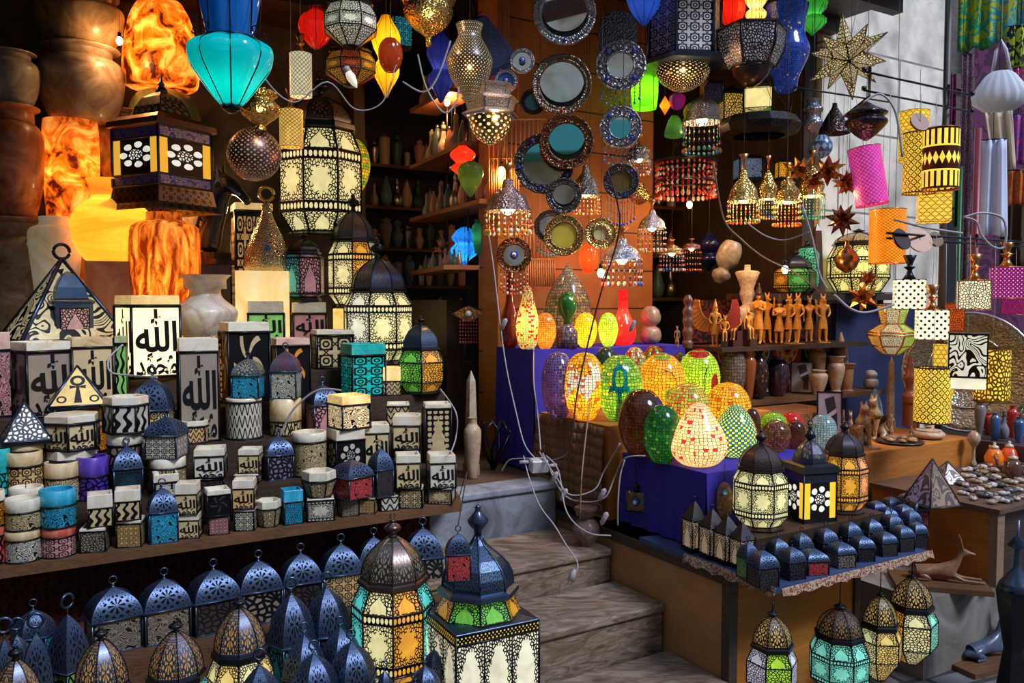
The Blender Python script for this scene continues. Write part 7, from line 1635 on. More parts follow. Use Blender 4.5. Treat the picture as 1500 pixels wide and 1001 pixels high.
# carved scarabs and animals scattered on the table
SC=[stone((.3,.24,.22),(.5,.42,.38),(.65,.58,.55),20,rough=.4),stone((.2,.12,.08),(.4,.27,.18),(.55,.4,.3),20,rough=.4),plain((.55,.5,.48),.35),plain((.1,.09,.1),.3),plain((.1,.3,.28),.35)]
n=0
for j in range(6):
    for i in range(11):
        px=1395+i*11+random.uniform(-3,3)+(j%2)*5; v=2.04+j*.095+random.uniform(-.015,.015); P=at_z(px,720,.69); x=None
        xr=(px-750)/F; y=v/(C-S*xr); p=Vector((xr*y,y,.69)); uu,vv=to_uv(p)
        if uu>4.72 or uu<3.7 or (px<1412 and j>1): continue
        key='scarab%d'%(n%4); n+=1
        def bs(r,k=n%4):
            m=MB(); m.ball((0,0,.012),.022,0,12,.6,1.35,.95); m.ball((.03,0,.011),.012,0,8,.8); m.part('carved_back',SC[k],r); m=MB(); m.tube([(-.03,0,.0255),(.0,0,.0275),(.025,0,.02)],.0015,4); m.tube([(.012,-.018,.019),(.012,0,.027),(.012,.018,.019)],.0015,4); m.part('incised_line',BLK,r)
        q=place(key,bs,'carved_scarab','small carved stone scarab, %s along the %s row of the souvenir table'%(NTH[i],NTH[j]),'scarab',(p.x,p.y,.69),random.uniform(0,6.3),random.uniform(.8,1.15),'carved scarabs on the souvenir table')
fig('small ochre standing statuette among the scarabs',1437,680,2.42,.69,plain((.5,.3,.05),.4),None,'cat','cross')
fig('small grey green statuette among the scarabs near the right edge',1474,680,2.35,.69,plain((.18,.22,.17),.4),None,'cat','down')
fig('short tan statuette beside the ochre one on the souvenir table',1449,690,2.4,.69,TANW,None,'cat','side',True)
# rear stall table with dark goods and trays
slab('rear_goods_table',rect(4.72,6.4,2.35,3.0),0,.8,wood((.04,.02,.03),(.12,.07,.08)),'dark rear table crowded with goods at the right','table')
HAM=metal((.33,.3,.26),.3,1,.5,70)
for lab,px,py,R,v in (('huge hammered round metal tray leaning behind the lampshades',1418,520,88,2.9),('hammered round metal tray cut off by the right edge',1492,558,66,2.75)):
    P=at_v(px,py,v); s_=depth(P)/F; r=thing('hammered_tray',lab,'tray',(P.x,P.y,.8+R*s_),facing(P.x,P.y),None,PI/2-.12); m=MB(); m.lathe([(.001,0),(R*s_*.55,.0),(R*s_*.6,.012),(R*s_*.85,.016),(R*s_*.9,.03),(R*s_,.03),(R*s_,.02),(.001,-.012)],48); m.part('dish',HAM,r); m=MB(); m.ring((0,0,.03),R*s_*.985,.008,'z',0,48,6); m.ring((0,0,.013),R*s_*.6,.006,'z',0,40,5); m.part('rim',metal((.6,.62,.66),.25,1),r)
gl_=[((.6,.1,.02),'orange glass'),((.5,.03,.02),'red glass'),((.04,.1,.3),'dark blue'),((.05,.05,.06),'black'),((.3,.12,.05),'copper brown'),((.2,.2,.24),'grey'),((.02,.15,.25),'teal')]
n=0
for row,(v,yt0) in enumerate(((2.4,620),(2.52,612),(2.64,602),(2.76,594))):
    for i in range(8):
        px=1398+i*13+row*4; c,nm=gl_[(i*3+row*2)%7]; yt=yt0+random.uniform(-8,12)
        if row==0 and i in (6,7): c,nm=((.8,.1,.01),'red orange glass')
        xr=(px-750)/F; y=v/(C-S*xr); uu,_=to_uv(Vector((xr*y,y,0)))
        if uu<4.78: continue
        putj('small_pot','small %s pot, %s in the %s row of the dark rear table'%(nm,NTH[i],NTH[row]),px,yt,15,v,.8,[J_AMPH,J_CANOPIC,J_ROUND,J_BOTTLE][(i+row)%4],plain(c,.25,0.0,.5),cat='pot',n=16)
for i,px in enumerate((1395,1432)):
    pass
for i,(lab,px,v,c) in enumerate((('red orange glass teapot at the right edge of the souvenir table',1484,2.5,(.8,.08,.01)),('orange glass teapot left of the red orange one on the souvenir table',1462,2.52,(.85,.22,.02)),('dark brown round teapot near the table edge at the right',1490,2.3,(.1,.04,.03)))):
    xr=(px-750)/F; y=v/(C-S*xr); r=thing('teapot',lab,'teapot',(xr*y,y,.69),.3+i); m=MB(); m.lathe([(.03,0),(.045,.02),(.05,.05),(.035,.085),(.02,.1)],24,0,True); m.part('body',glass(c,.12,.2),r)  # no bulb in the teapots, faint emission imitates light through the glass
    m=MB(); m.lathe([(.024,.1),(.02,.112),(.006,.118),(.009,.128),(.001,.134)],16,0,True); m.part('lid',plain((.6,.5,.4),.3),r)
    m=MB(); m.tube([(.04,0,.03),(.07,0,.05),(.078,0,.09),(.09,0,.1)],.008,8,rr=[.012,.009,.007,.006]); m.part('spout',glass(c,.12,.2),r); m=MB(); m.tube([(-.04,0,.08),(-.075,0,.075),(-.08,0,.04),(-.045,0,.025)],.005,6); m.part('handle',glass(c,.12,.2),r)

# lying gazelle and second carving on planks
for lab,px0,px1,y0,z0,v,mt,nm in (('long eared lying wooden gazelle carving on a plank below the orange table',1352,1440,868,.34,2.12,plain((.25,.12,.06),.45,0.0,.1,.3),'gazelle'),('dark lying animal carving with blue sheen on a plank at the lower right',1405,1482,972,.0,1.95,plain((.06,.08,.14),.35,0.0,.3,.4),'dark')):
    a=at_z(px0,y0,z0+.02); b=at_z(px1,y0+12,z0+.02) if nm=='gazelle' else at_z(px1,y0-18,z0+.02)
    if nm=='gazelle': a=Vector(tuple(uv(3.49,2.14,z0)))+Vector((-.15,.04,0)); b=a+Vector((.3,-.08,0))
    mid_=(a+b)/2; L=(b-a).length; an=math.atan2(b.y-a.y,b.x-a.x)
    pl=thing('carving_plank','wooden plank under the %s'%('gazelle carving' if nm=='gazelle' else 'dark carving at the lower right'),'plank',(mid_.x,mid_.y,z0),an); m=MB(); m.box(-L*.62,L*.62,-.11,.11,0,.022); m.part('board',BRW,pl)
    r=thing('gazelle_carving' if nm=='gazelle' else 'animal_carving',lab,'carving',(mid_.x-L*.2*math.cos(an),mid_.y-L*.2*math.sin(an),z0+.022),an); gazelle(r,mt); r.scale=(L*.82,)*3
# standing dark lantern at right edge
P=at_v(1492,762,1.75); d=depth(P); s_=d/F; r=thing('tall_lantern','tall dark lantern with blue grey cap at the lower right edge','lantern',(P.x,P.y,.0),facing(P.x,P.y)+.3); h=P.z
m=MB(); m.lathe([(10*s_,0),(26*s_,.02),(20*s_,h*.1),(13*s_,h*.3),(22*s_,h*.55),(24*s_,h*.62)],6,0,False,True,facet_uv=True); m.part('lower_body',panel('lace',6,8,(.01,.01,.01),0,(.04,.04,.05)),r)
m=MB(); m.lathe([(26*s_,h*.62),(22*s_,h*.66),(5*s_,h*.74),(4*s_,h*.84),(14*s_,h*.86),(2*s_,h*.92),(2*s_,h)],12); m.part('cap',BLUE_IRON,r)
# clay pot and charms beside the steps
P=at_u(920,760,2.19); r=thing('clay_pot','dark speckled clay pot with wide rim on the step edge','pot',tuple(uv(2.185,2.99,.5))); s_=3.5/F
jar(r,[(.5,0),(.9,.25),(1,.45),(.8,.62),(.55,.7),(.6,.8),(.95,.95),(1,1)],stone((.1,.05,.04),(.2,.12,.1),(.35,.2,.16),20,rough=.5),.175,42*s_)
P=at_u(932,735,2.325); r=thing('eye_charm','square starred metal charm with blue eye bead on the blue cloth','charm',(P.x,P.y,P.z),facing(P.x,P.y)-.2)
m=MB(); m.lathe([(.06,0),(.066,.004),(.05,.012),(.03,.008)],4,cap=True); m.v=[Vector((p.x,-p.z,p.y)) for p in m.v]; 
m.part('plate',metal((.16,.14,.1),.35,.9,.4,80),r); m=MB(); m.ball((0,-.014,0),.016,0,12); m.part('eye_bead',plain((.02,.15,.6),.1,0.0,1.0),r); m=MB(); m.ball((0,-.026,0),.009,0,10); m.part('eye_white',plain((.85,.9,.95),.2),r)
m=MB(); m.tube([(0,0,.04),(0,0,.13)],.002,4); m.lathe([(.018,.0),(.012,.01),(.002,.022)],10,c=(0,0,.06)); m.tube([(0,-.004,.13),(-.01,-.004,.17)],.003,5); m.part('hanging_hook',BLK,r)
P=at_v(1061,734,2.375); r=thing('eye_plaque','oblong brown beaded plaque with blue eye bead beside the cream lantern','charm',(P.x,P.y,P.z),facing(P.x,P.y)); m=MB(); m.lathe([(.001,0),(.03,0),(.03,.008),(.024,.012),(.001,.01)],20); m.v=[Vector((p.x*1.1,-p.z,p.y*2.6)) for p in m.v]; m.part('plaque',stone((.1,.03,.01),(.35,.14,.06),(.6,.35,.2),50),r); m=MB(); m.ball((0,-.016,.035),.013,0,12); m.part('eye_bead',plain((.05,.3,.6),.1,0.0,1.0),r); m=MB(); m.ball((0,-.026,.035),.006,0,10); m.part('eye_white',plain((.9,.92,.95),.2),r)
m=MB(); m.tube([(0,0,.07),(0,.01,.16)],.0015,4); m.part('thread',DCORD,r)
# tilted stone jar and dark blue vases hanging behind
r,s_,P=hang('stone_jar','grey brown tilted stone jar hanging above the figurines','vase',1052,415,3.75); jar(r,[(.3,0),(.75,.12),(.8,.25),(.45,.34),(.7,.42),(1,.55),(1,.8),(.8,.95),(.6,1)],stone((.15,.12,.1),(.28,.23,.19),(.4,.34,.29),12),64*s_,34*s_); r.rotation_euler=(0,.35,0); m=MB(); m.tube([(P.x+.08,P.y,P.z+60*s_),(P.x+.08,P.y,CEIL-.1)],.0015,4); o=m.part('cord',DCORD); o.parent=r; o.matrix_parent_inverse=Matrix.LocRotScale(r.location,r.rotation_euler,None).inverted()
glob('dark navy glass vase lamp hanging left of the tilted stone jar',1038,398,30,56,3.9,DB,(.01,.012,.08),.03,0,cage=False)
# more hanging pieces at the upper right centre
glob('green glass bell shade hanging left of the jewelled silver lamp',988,202,30,32,3.75,[(.6,0),(1,.08),(.9,.4),(.6,.8),(.3,1)],(.06,.25,.08),.15,.15,cage=False)
glob('small purple glass lamp above the green bell shade',992,160,24,24,3.85,J_ROUND,(.15,.01,.2),.2,.15,cage=False)
glob('small orange diamond glass lamp right of the green lit cylinder',974,168,16,26,3.9,[(.05,0),(1,.5),(.1,1)],(.7,.15,.01),.5,.5,cage=False)
def boxlamp(label,px,yb,yt,w,v,kind,col,lit,rot=.3):
    r,s_,P=hang('box_lantern',label,'lantern',px,yb,v,None,None,True,rot); H=(yb-yt)*s_; R=w/2*s_
    for i in range(4): m=MB(); m.quad(corner(4,i,R*.93,H*.08),corner(4,i+1,R*.93,H*.08),corner(4,i+1,R*.93,H*.8),corner(4,i,R*.93,H*.8)); m.part('glass_pane',panel(kind,5,6,col,lit),r)
    m=MB(); m.lathe([(R,0),(R,H*.08)],4,0,False,True); m.part('base',BLK,r); m=MB(); m.lathe([(R*1.1,H*.8),(R*.6,H*.92),(R*.1,H)],4,0,False,True); m.part('roof',BLK,r)
    for i in range(4): m=MB(); m.tube([corner(4,i,R*.95,0),corner(4,i,R*.95,H*.8)],R*.06,4); m.part('corner_post',BLK,r)
    cord_up(r,H,CEIL-P.z-.1); return r
boxlamp('amber lattice box lantern left of the green and cream lit one',1070,182,128,30,3.7,'vor',(1,.5,.08),.9)
boxlamp('dark purple box lantern under the tower lantern bowl',1040,152,116,30,3.7,'lace',(.1,.03,.15),0)
boxlamp('small pale blue scroll glass lamp behind the first bell lamp',1095,266,226,36,3.8,'scroll',(.25,.4,.7),.35)
boxlamp('small bright orange lit box lamp between the bell lamps',1147,264,232,20,3.75,'vor',(1,.4,.02),1.6)
metal_lamp('silver ornate vase shaped lamp right of the ring chandelier',1190,196,30,50,3.3,[(.1,0),(.5,.1),(.9,.3),(.6,.5),(.95,.7),(.5,.85),(.6,1)],metal((.3,.3,.4),.3,1,.4,90),name='metal_lamp')
metal_lamp('blue white striped glass lamp under the silver vase lamp',1204,232,30,34,3.35,[(.1,0),(.7,.15),(1,.5),(.7,.85),(.3,1)],panel('stripe',10,1,(.3,.45,.8),.2,(.1,.15,.3),.3,.3),name='glass_lamp')
metal_lamp('dark bell shaped metal lamp behind the copper star cluster',1222,196,44,44,3.35,[(1,0),(.9,.2),(.5,.6),(.2,.85),(.15,1)],metal((.1,.07,.07),.3,.95,.4,90),name='metal_lamp')
metal_lamp('small brass pot lamp right of the dark beaded mirror',936,300,30,30,3.9,[(.2,0),(.8,.2),(1,.5),(.6,.8),(.5,1)],BRASSR,name='brass_lamp')
glob('small teal glass lantern left of the bead lamps over the eggs',700,372,18,50,4.2,J_AMPH,(.01,.2,.15),.2,.3,cage=False)
# ================= dim interior shelves =================
SH=[]
BKW=wood((.12,.04,.015),(.3,.11,.04))
# back wall shelves facing the landing
for i,(z_,u0,u1,v) in enumerate([(2.35,2.25,3.35,6.35),(2.02,2.25,3.35,6.35),(1.72,2.25,3.35,6.35),(1.4,2.25,3.35,6.35),(1.08,2.25,3.35,6.35),(2.68,2.25,3.35,6.35)]):
    slab('back_shelf',rect(u0,u1,v-.12,v+.22),z_-.025,z_,BKW,'brown back shelf in the dim interior, %s counted by height'%['fifth','fourth','third','second','first','sixth'][i],'shelf'); SH.append((z_,u0,u1,v))
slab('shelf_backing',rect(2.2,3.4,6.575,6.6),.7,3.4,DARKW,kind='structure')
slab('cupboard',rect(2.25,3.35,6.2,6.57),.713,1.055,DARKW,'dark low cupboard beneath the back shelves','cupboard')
def bprof(k): return [J_BOTTLE,J_AMPH,J_CANOPIC,J_PEAR,J_CYL,J_VASE][k%6]
BM=[glass((.5,.42,.35),.0,.2),glass((.6,.25,.12),.02,.2),plain((.35,.28,.2),.4,0.0,.3),plain((.12,.2,.2),.3,0.0,.4),metal((.5,.42,.3),.3,1),plain((.5,.4,.3),.4,0.0,.2),plain((.05,.09,.08),.4)]
BN=['clear','reddish','tan','greenish','brassy','cream','dark green']
bi=0
def bottles(z_,pts,rowname,hs=(.12,.22)):
    global bi
    for j,(x,y) in enumerate(pts):
        k=(bi*5+j*3)%7; pr=(bi+j*2)%6; key='bottle%d_%d'%(k,pr); hh=random.uniform(*hs)
        def bb(r,k=k,pr=pr):
            jar(r,bprof(pr),BM[k],1,.42,n=12,name='body'); m=MB(); m.ball((0,0,1.03),.06,0,6); m.part('stopper',BM[4],r)
        place(key,bb,'glass_bottle','small %s bottle, %s along the %s'%(BN[k],NTH[j%20],rowname),'bottle',(x,y,z_),random.uniform(0,6),hh,'bottles on the interior shelves'); bi+=1
for i,(z_,u0,u1,v) in enumerate(SH):
    N=11; bottles(z_,[tuple(uv(u0+.06+(u1-u0-.12)*k/(N-1),v-.04+random.uniform(-.02,.03)))[:2] for k in range(N)],'%s back shelf by height'%['fifth','fourth','third','second','first','sixth'][i],(.12,.24))
# side shelves slanting toward the viewer on the right of the interior
for i,(pa,pb) in enumerate([((600,160),(660,128)),((600,243),(680,206)),((600,320),(702,291)),((600,398),(650,388))]):
    za=at_d(pa[0],pa[1],5.6).z; t=5.6
    # choose the near end so that the board is level
    r0=ray(*pb); dn=(za-1.6)/r0.z if abs(r0.z)>1e-4 else 4.6; dn=max(4.3,min(5.3,dn)); A=at_d(pa[0],pa[1],5.6); B=EYE+r0*dn; A.z=za; B.z=za; dr=(B-A); dr.z=0; L=dr.length; an=math.atan2(dr.y,dr.x)
    o=MB(); o.box(0,L,-.0,.2,-.025,0); q=o.part('side_shelf',wood((.35,.1,.03),(.55,.2,.06))); q.location=A; q.rotation_euler=(0,0,an); tag(q,'orange brown slanting side shelf in the interior, %s from the top'%NTH[i],'shelf')
    n_=Vector((-math.sin(an),math.cos(an),0)); bottles(za,[tuple(A+dr*(k+.5)/9+n_*.1)[:2] for k in range(9)],'%s slanting side shelf from the top'%NTH[i],(.13,.22) if i!=3 else (.07,.11))
    for t_ in (.3,.8):
        c_=A+dr*t_+n_*.19; m=MB(); m.tube([(c_.x,c_.y,za-.03),(c_.x,c_.y,CEIL)],.006,5); tag(m.part('shelf_rod',BLK),'thin rod suspending the %s slanting side shelf, %s end'%(NTH[i],'far' if t_<.5 else 'near'),'rod')
# glasses cluster
A=uv(2.3,5.0,.713)
slab('glass_cabinet',rect(2.17,2.28,4.35,5.9),.713,1.6,DARKW,'dark cabinet side with rows of stemmed glasses in the interior','cabinet')
slab('glass_counter',rect(1.75,2.16,5.0,5.55),.713,1.42,DARKW,'dark counter carrying rows of upturned glasses inside the shop','counter')
pts=[tuple(uv(1.78+.035*(k%11),5.05+.09*(k//11)))[:2] for k in range(44)]
for j,(x,y) in enumerate(pts):
    def bg_(r): 
        m=MB(); m.lathe([(.22,0),(.2,.02),(.03,.08),(.03,.4),(.2,.6),(.24,.8),(.2,1)],12,cap=False); m.part('bowl',glass((.5,.45,.4),.0,.3),r)
    place('stem',bg_,'stemmed_glass','clear stemmed glass, %s in the %s row of the interior counter'%(NTH[j%11],NTH[j//11]),'glass',(x,y,1.42),0,.13,'stemmed glasses on the interior counter')
# right dark interior behind mirrors: shelf with bottles
for i,(z_,v) in enumerate(((2.32,5.0),(1.95,5.0),(1.62,5.0))):
    slab('interior_shelf',rect(3.6,4.9,v-.1,v+.15),z_-.025,z_,BKW,'dim wooden shelf behind the bead chandelier, %s from the top'%NTH[i],'shelf')
    bottles(z_,[tuple(uv(3.68+.13*k,v))[:2] for k in range(9)],'%s dim shelf behind the bead chandelier'%NTH[i],(.15,.26))
slab('wall_recess',rect(3.56,5.0,5.16,5.2),.7,3.45,wood((.04,.02,.012),(.12,.06,.03)),kind='structure')
slab('wall_recess_side',rect(4.92,5.0,3.9,5.16),.0,3.45,wood((.1,.06,.035),(.28,.18,.11),4,.7,(9,9,1)),kind='structure')
# little star, eye plaque
r,s_,P=hang('metal_star','small bronze star charm left of the vivid blue pendant','ornament',650,366,4.6); star(r,18*s_,20,metal((.35,.16,.07),.35,1),.4,.4); cord_up(r,16*s_,CEIL-P.z-.1,None,.001)
r,s_,P=hang('eye_plaque','diamond shaped copper plaque with eye on a beaded hanger in the interior','charm',686,460,4.15); m=MB(); m.poly([(-24*s_,0,0),(-8*s_,0,-9*s_),(0,0,-12*s_),(8*s_,0,-9*s_),(24*s_,0,0),(8*s_,0,9*s_),(0,0,12*s_),(-8*s_,0,9*s_)]); o=m.part('plate',metal((.5,.22,.08),.35,1,.5,60),r); md=o.modifiers.new('t','SOLIDIFY'); md.thickness=.01; m=MB(); m.ball((0,-.008,0),5*s_,0,10); m.part('eye_bead',plain((.6,.65,.65),.2),r)
m=MB()
for k in range(7): beads(m,(-12+4*k)*s_,0,-8*s_,-44*s_,[1],1.3*s_,7,1.4)
m.part('bead_fringe',[BLK,plain((.3,.03,.03),.3)],r); cord_up(r,11*s_,CEIL-P.z-.1,None,.001)
# plant and ornate pot on the landing
z=putj('clay_pot','small tan clay pot standing on the landing left of the blue cloth table',692,612,26,3.62,.713,J_AMPH,SA,cat='pot')
r=thing('iron_ornament','black curled iron ornament on the landing below the tall blue cloth table','ornament',tuple(uv(2.14,3.75,.713)))
m=MB()
for k in range(7):
    a=k*.9; m.tube([(0,0,0),(.05*math.cos(a),.03*math.sin(a),.1),(.09*math.cos(a+.4),.05*math.sin(a+.4),.2),(.05*math.cos(a+1),.04*math.sin(a+1),.26)],.008,5)
m.part('scrolls',BLK,r)
# ================= fabrics on the street =================
def garment(label,px0,px1,y0,y1,v,mt,amp=.03,name='hanging_cloth',taper=1.0,cat='cloth',skew=0):
    A=at_v((px0+px1)/2,y0,v); d=depth(A); s_=d/F; W=(px1-px0)*s_; H=(y1-y0)*s_; r=thing(name,label,cat,(A.x,A.y,A.z),facing(A.x,A.y)); m=MB(); N=20; K=8; off=random.uniform(0,6)
    def Pn(i,j):
        t=i/N; w_=W*(1+(taper-1)*j/K); return Vector(((t-.5)*w_+skew*j/K*W,amp*math.sin(t*14+off+j*.08)*(.5+.5*j/K)+.25*amp*math.sin(t*31+off),-H*j/K-.01*math.sin(t*9)*(j==K)))
    m.v+=[Pn(i,j) for i in range(N+1) for j in range(K+1)]
    for i in range(N):
        for j in range(K): a=i*(K+1)+j; m.face((a,a+1,a+K+2,a+K+1),None,0,True)
    o=m.part('fabric',mt,r); md=o.modifiers.new('t','SOLIDIFY'); md.thickness=.004
    m=MB(); m.tube([(-W/2,0,.003),(W/2,0,.003)],.006,5); m.tube([(0,0,.003),(0,0,4.6-A.z)],.002,4); m.part('hanger',BLK,r); return r
garment('white cloth with violet flower edge hanging at the right',1438,1472,205,345,3.3,cloth((.75,.8,.95),(.55,.6,.85),'plain',6),.03,taper=1.3)
garment('beige tied cloth bundle hanging right of the bamboo pole',1445,1480,162,248,3.4,cloth((.55,.42,.3),(.7,.58,.45),'plain',12),.03,taper=.8,skew=.3)
garment('purple and pink long scarf at the right edge',1482,1502,168,240,3.45,cloth((.3,.1,.5),(.6,.12,.4),'leaf',14),.02)
garment('dark embroidered scarf hanging as a narrow strip',1411,1426,80,440,3.6,cloth((.06,.03,.06),(.25,.14,.17),'leaf',60),.012)
garment('green leaf patterned cloth at the top right',1407,1448,-10,72,3.8,cloth((.02,.3,.15),(.35,.4,.02),'leaf',8),.03)
garment('turquoise and yellow patterned cloth bag at the top right corner',1452,1505,-10,60,3.7,cloth((.05,.4,.5),(.55,.55,.05),'leaf',8),.03)
garment('black and yellow green bag below the turquoise cloth',1478,1502,38,98,3.4,cloth((.03,.04,.04),(.5,.6,.05),'leaf',9),.02)
garment('pink magenta scarf under the black bag at the right edge',1484,1502,100,132,3.5,cloth((.7,.05,.3),(.8,.3,.4),'leaf',12),.02)
garment('red and orange tasselled cloth at the right edge',1476,1502,250,300,3.5,cloth((.6,.1,.03),(.5,.2,.05),'leaf',16),.02)
garment('dark brown hanging coat at the right edge above the pink shade',1470,1502,285,390,3.7,cloth((.05,.03,.02),(.12,.07,.04),'plain',12),.03)
garment('deep green garment hanging between shutter and scarves',1400,1412,245,330,3.7,cloth((.0,.12,.04),(.0,.2,.06),'plain',12),.02)
garment('pink and dark garments hanging in the shop opening behind the green one',1383,1400,110,200,3.9,cloth((.25,.02,.12),(.05,.02,.04),'leaf',16),.02)
r,s_,P=hang('white_drawstring_bag','white gathered cloth bag hanging by its strap at the upper right','bag',1464,165,3.1,None,None,True)
m=MB(); m.lathe([(.001,0),(22*s_,3*s_),(36*s_,14*s_),(38*s_,26*s_),(30*s_,40*s_),(20*s_,54*s_),(12*s_,60*s_)],64,0,True,flute=.13,nfl=16,cap=False); m.v=[Vector((p.x,p.y*.45,p.z)) for p in m.v]; m.part('bag_body',cloth((.75,.8,.88),(.6,.65,.75),'plain',8),r)
m=MB(); m.tube([(-10*s_,0,58*s_),(-6*s_,0,90*s_),(0,0,104*s_),(6*s_,0,90*s_),(12*s_,0,58*s_)],2.5*s_,5); m.tube([(0,0,104*s_),(0,0,4.4-P.z)],.002,4); m.part('strap',cloth((.7,.75,.85),(.6,.6,.7),'plain',8),r)
P=at_v(1433,200,3.05); m=MB(); m.tube([(P.x,P.y,0),(P.x,P.y,P.z+.05)],.022,8); tag(m.part('red_pole',plain((.22,.02,.04),.4)),'dark red upright pole at the right','pole')
P=at_v(1409,200,3.3); m=MB(); m.tube([(P.x,P.y,0),(P.x,P.y,2.5)],.012,8); tag(m.part('green_pole',plain((.0,.12,.03),.4)),'thin green upright pole left of the red one','pole')
P=at_v(1385,200,2.9); m=MB(); m.tube([(P.x,P.y,0),(P.x,P.y,4.2)],.02,8); tag(m.part('grey_post',plain((.06,.05,.05),.5)),'slim dark post behind the hexagon patterned shade','post')
m=MB(); A=at_v(1380,0,3.3); B=at_v(1520,0,3.3)
m.tube([(A.x,A.y,4.45),(B.x,B.y,4.45)],.015,6); A2=at_v(1380,0,3.9); B2=at_v(1520,0,3.9); m.tube([(A2.x,A2.y,4.55),(B2.x,B2.y,4.55)],.015,6); tag(m.part('fabric_rail',BLK),'high iron rail above the frame that carries the hanging cloths','rail')
slab('rear_curtain',rect(6.75,8.5,4.2,4.25),0,4.8,cloth((.05,.02,.04),(.12,.03,.08),'leaf',5),'dark plum curtain closing off the stall at the far right','curtain')
# ================= cables =================
def W3(*a): return [at_d(x,y,d) for x,y,d in a]
cable('power_cable',W3((716,345,4.0),(724,400,3.98),(732,470,3.95),(742,540,3.9),(755,600,3.85),(768,650,3.75),(784,672,3.7)),'long white cable from the domed lamp past the blue cloth table to the adaptor')
cable('power_cable',W3((782,505,4.35),(782,560,3.9),(788,610,3.86),(792,660,3.72)),'white cable falling from the orange egg lamp to the adaptor')
cable('power_cable',W3((890,250,3.4),(908,330,3.5),(880,430,3.6),(862,500,3.65),(845,580,3.7),(833,660,3.72),(800,676,3.7)),'dark brown cable hanging in front of the white petal egg lamp',.004,DCORD)
cable('power_cable',W3((864,590,3.75),(858,640,3.6),(852,700,3.5),(850,755,3.5)),'thin brown cable hanging in front of the burlap cloth',.003,plain((.35,.2,.12),.5))
cable('power_cable',W3((790,662,3.7),(815,700,3.55),(835,725,3.5),(870,718,3.5),(885,690,3.5),(908,650,3.4)),'white looping cable from the adaptor up to the brown egg lamp')
cable('power_cable',W3((795,664,3.68),(822,720,3.55),(850,735,3.5),(885,730,3.45),(900,700,3.45),(915,672,3.35),(945,668,3.3)),'second white cable looping from adaptor to the table corner')
cable('power_cable',W3((767,668,3.72),(775,700,3.6),(790,740,3.5),(812,770,3.42),(830,800,3.3),(846,825,3.22),(842,842,3.2)),'white cable running down the steps to a loose two pin plug')
cable('power_cable',W3((800,668,3.68),(818,690,3.6),(830,750,3.45),(860,780,3.4),(895,785,3.4)),'white cable lying across the second step toward the clay pot')
cable('power_cable',W3((915,674,3.3),(908,700,3.3),(905,740,3.3),(905,770,3.32)),'white cable hanging down the side of the blue cloth')
cable('power_cable',W3((735,690,3.8),(745,675,3.78),(760,672,3.75),(785,672,3.7)),'short white loop of cable left of the adaptor')
for i,(px,py,d) in enumerate([(738,475,3.93),(882,725,3.43),(826,725,3.52),(812,700,3.55),(885,760,3.3),(926,478,3.9)]):
    P=at_d(px,py,d); r=thing('inline_switch','white inline cable switch, %s'%['beside the dark red bottle vase','right of the burlap cloth near the blue cloth','below the adaptor on the looping cable','just under the white adaptor','lowest, near the clay pot','hanging over the red bottle vase'][i],'switch',(P.x,P.y,P.z)); m=MB(); m.lathe([(.004,-.03),(.01,-.022),(.011,.022),(.004,.03)],10); m.part('case',CORD,r); m=MB(); m.box(-.004,.004,-.013,-.008,-.008,.008); m.part('button',plain((.3,.3,.35),.4),r)
    r.rotation_euler=(.3,.4,0)
P=at_d(789,682,3.68); r=thing('power_adaptor','white multi socket adaptor lying in the tangle of cables','adaptor',(P.x,P.y,P.z),.3,None,.2); m=MB(); m.box(-.04,.04,-.025,.025,-.03,.03); o=m.part('case',plain((.5,.48,.52),.4),r); b=o.modifiers.new('b','BEVEL'); b.width=.006; m=MB(); m.lathe([(.008,0),(.008,.05)],8); m.v=[Vector((-.05-p.z*.8,p.x,.02+p.y)) for p in m.v]; m.part('plug',CORD,r); m=MB(); m.lathe([(.008,0),(.009,.05)],8); m.v=[Vector((.045+p.z*.8,p.x,-.005+p.y)) for p in m.v]; m.part('plug',CORD,r)
P=at_d(838,845,3.19); r=thing('two_pin_plug','loose two pin plug lying against the step riser','plug',(P.x,P.y,P.z),0,None,0,.35); m=MB(); m.lathe([(.005,.03),(.012,.01),(.014,-.015)],10); m.part('grip',CORD,r); m=MB()
for sg in (-1,1): m.tube([(sg*.007,0,-.015),(sg*.007,0,-.035)],.0025,5)
m.part('pin',metal((.6,.6,.6),.3,1),r)
cable('power_cable',W3((365,40,3.3),(385,110,3.4),(430,150,3.5),(480,120,3.5),(520,160,3.6),(560,150,3.6),(580,95,3.6)),'beige cable swinging beneath the red paned hanging lantern',.003)
cable('power_cable',W3((590,120,3.6),(620,135,3.6),(640,115,3.6),(660,60,3.6)),'pale cable between the amber pendant and brass bowl',.004)
cable('power_cable',W3((612,80,3.6),(625,130,3.6),(650,165,3.6),(668,150,3.6),(672,128,3.6)),'pale cable sagging in front of the deep blue pendant',.004)
cable('power_cable',W3((1045,240,3.5),(1060,320,3.6),(1085,350,3.7),(1120,378,3.9),(1165,400,4.3),(1200,428,4.9)),'brown cable crossing below the bell lamps',.004,plain((.3,.18,.12),.5))
cable('power_cable',W3((1092,325,3.3),(1120,345,3.4),(1150,352,3.4),(1185,340,3.3)),'pale cable sagging under the bell lamps',.003)
cable('power_cable',W3((1175,300,3.3),(1190,350,3.3),(1200,400,3.3),(1212,424,3.3)),'beige cable hanging from the green beaded bell lamp',.004)
cable('power_cable',W3((1265,150,3.2),(1290,138,3.2),(1312,165,3.2),(1322,230,3.2)),'thick white cable arching left of the yellow shades',.0045)
cable('power_cable',W3((1310,322,3.3),(1340,330,3.2),(1370,336,3.2),(1410,342,3.2)),'white cable bundle running above the white shades',.0045)
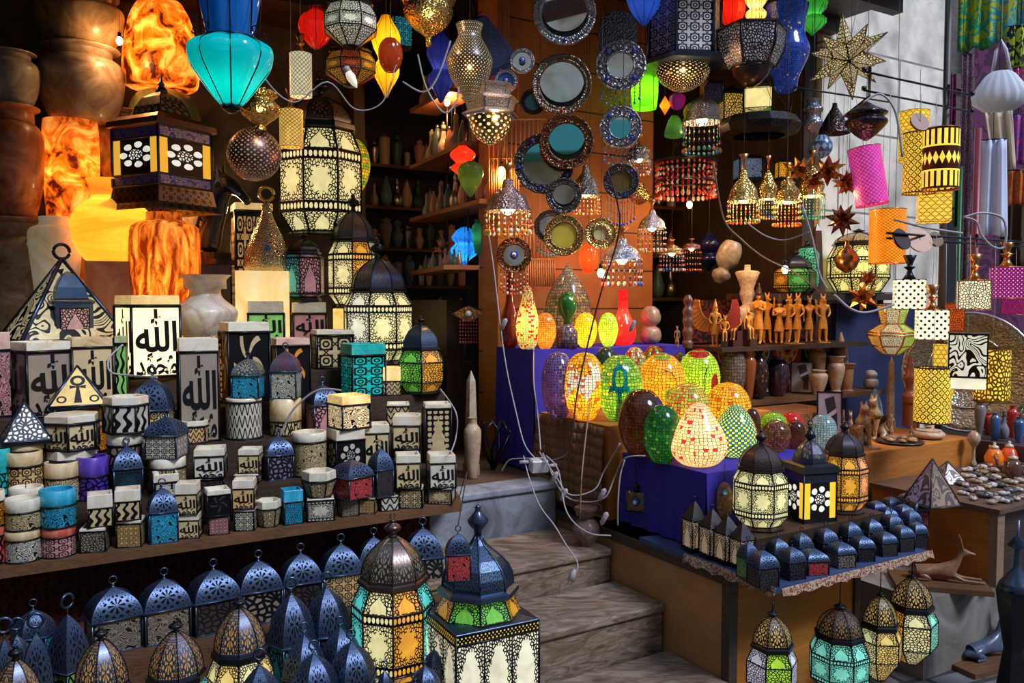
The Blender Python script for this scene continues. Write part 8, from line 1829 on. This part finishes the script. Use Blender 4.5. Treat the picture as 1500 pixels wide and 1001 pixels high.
cable('power_cable',W3((1412,318,3.2),(1440,312,3.2),(1470,322,3.2),(1472,360,3.2),(1455,362,3.2),(1438,345,3.2),(1430,325,3.2),(1412,318,3.2)),'white coiled cable loop above the magenta shade',.0045)
cable('power_cable',W3((1222,432,3.1),(1245,452,3.1),(1270,458,3.1),(1310,446,3.1)),'white cable running to the dotted shade',.005)
cable('power_cable',W3((645,570,3.6),(668,605,3.5),(668,640,3.5),(660,664,3.4)),'thin purple white cable curving at the right end of the display',.003)
cable('power_cable',W3((410,640,3.1),(430,600,3.1),(465,572,3.1),(500,572,3.1)),'white cable arching to the glowing yellow script cube',.004)
cable('power_cable',W3((180,505,3.4),(160,525,3.35),(162,545,3.3),(190,550,3.3),(230,553,3.2)),'cream cable curling behind the ankh pyramid',.004)
# ================= bare bulbs added for warm spill in the shop =================
def bulb(label,px,py,d,e,col=(1,.5,.18)):
    P=at_d(px,py,d); r=thing('bare_bulb',label,'bulb',(P.x,P.y,P.z)); m=MB(); m.ball((0,0,0),.018,0,10,1.3); m.part('glass_bulb',plain((1,.7,.35),.3,8.0),r); m=MB(); m.lathe([(.009,.02),(.01,.045),(.002,.05)],10); m.part('socket',BLK,r); cord_up(r,.045,CEIL-P.z-.1); lamp(r,(0,0,-.03),e,col,.03)
bulb('added bare warm bulb in the left corner by the stone jars',175,60,4.6,9)
bulb('added bare warm bulb between the hanging mirrors and orange wall',735,250,4.55,10)
bulb('added bare warm bulb deep in the interior by the side shelves',655,150,5.2,14)
bulb('added bare warm bulb above the golden figurines',1150,395,4.45,9)
bulb('added bare warm bulb over the egg lamps behind the mirrors',880,400,4.3,6)
bulb('added bare warm bulb behind the bell lamps',1010,300,5.0,8)
bulb('added bare warm bulb behind the brass flask near the pale cylinder lamps',330,300,4.9,10)
# ================= report =================
from collections import defaultdict
D=defaultdict(list)
for o in bpy.data.objects:
    if o.get('category') and o.get('label'): D[o['label']].append(o.name)
for k,v in D.items():
    if len(v)>1: print('DUP',k,v)
    n=len(k.split())
    if n<4 or n>16: print('LEN',n,k)
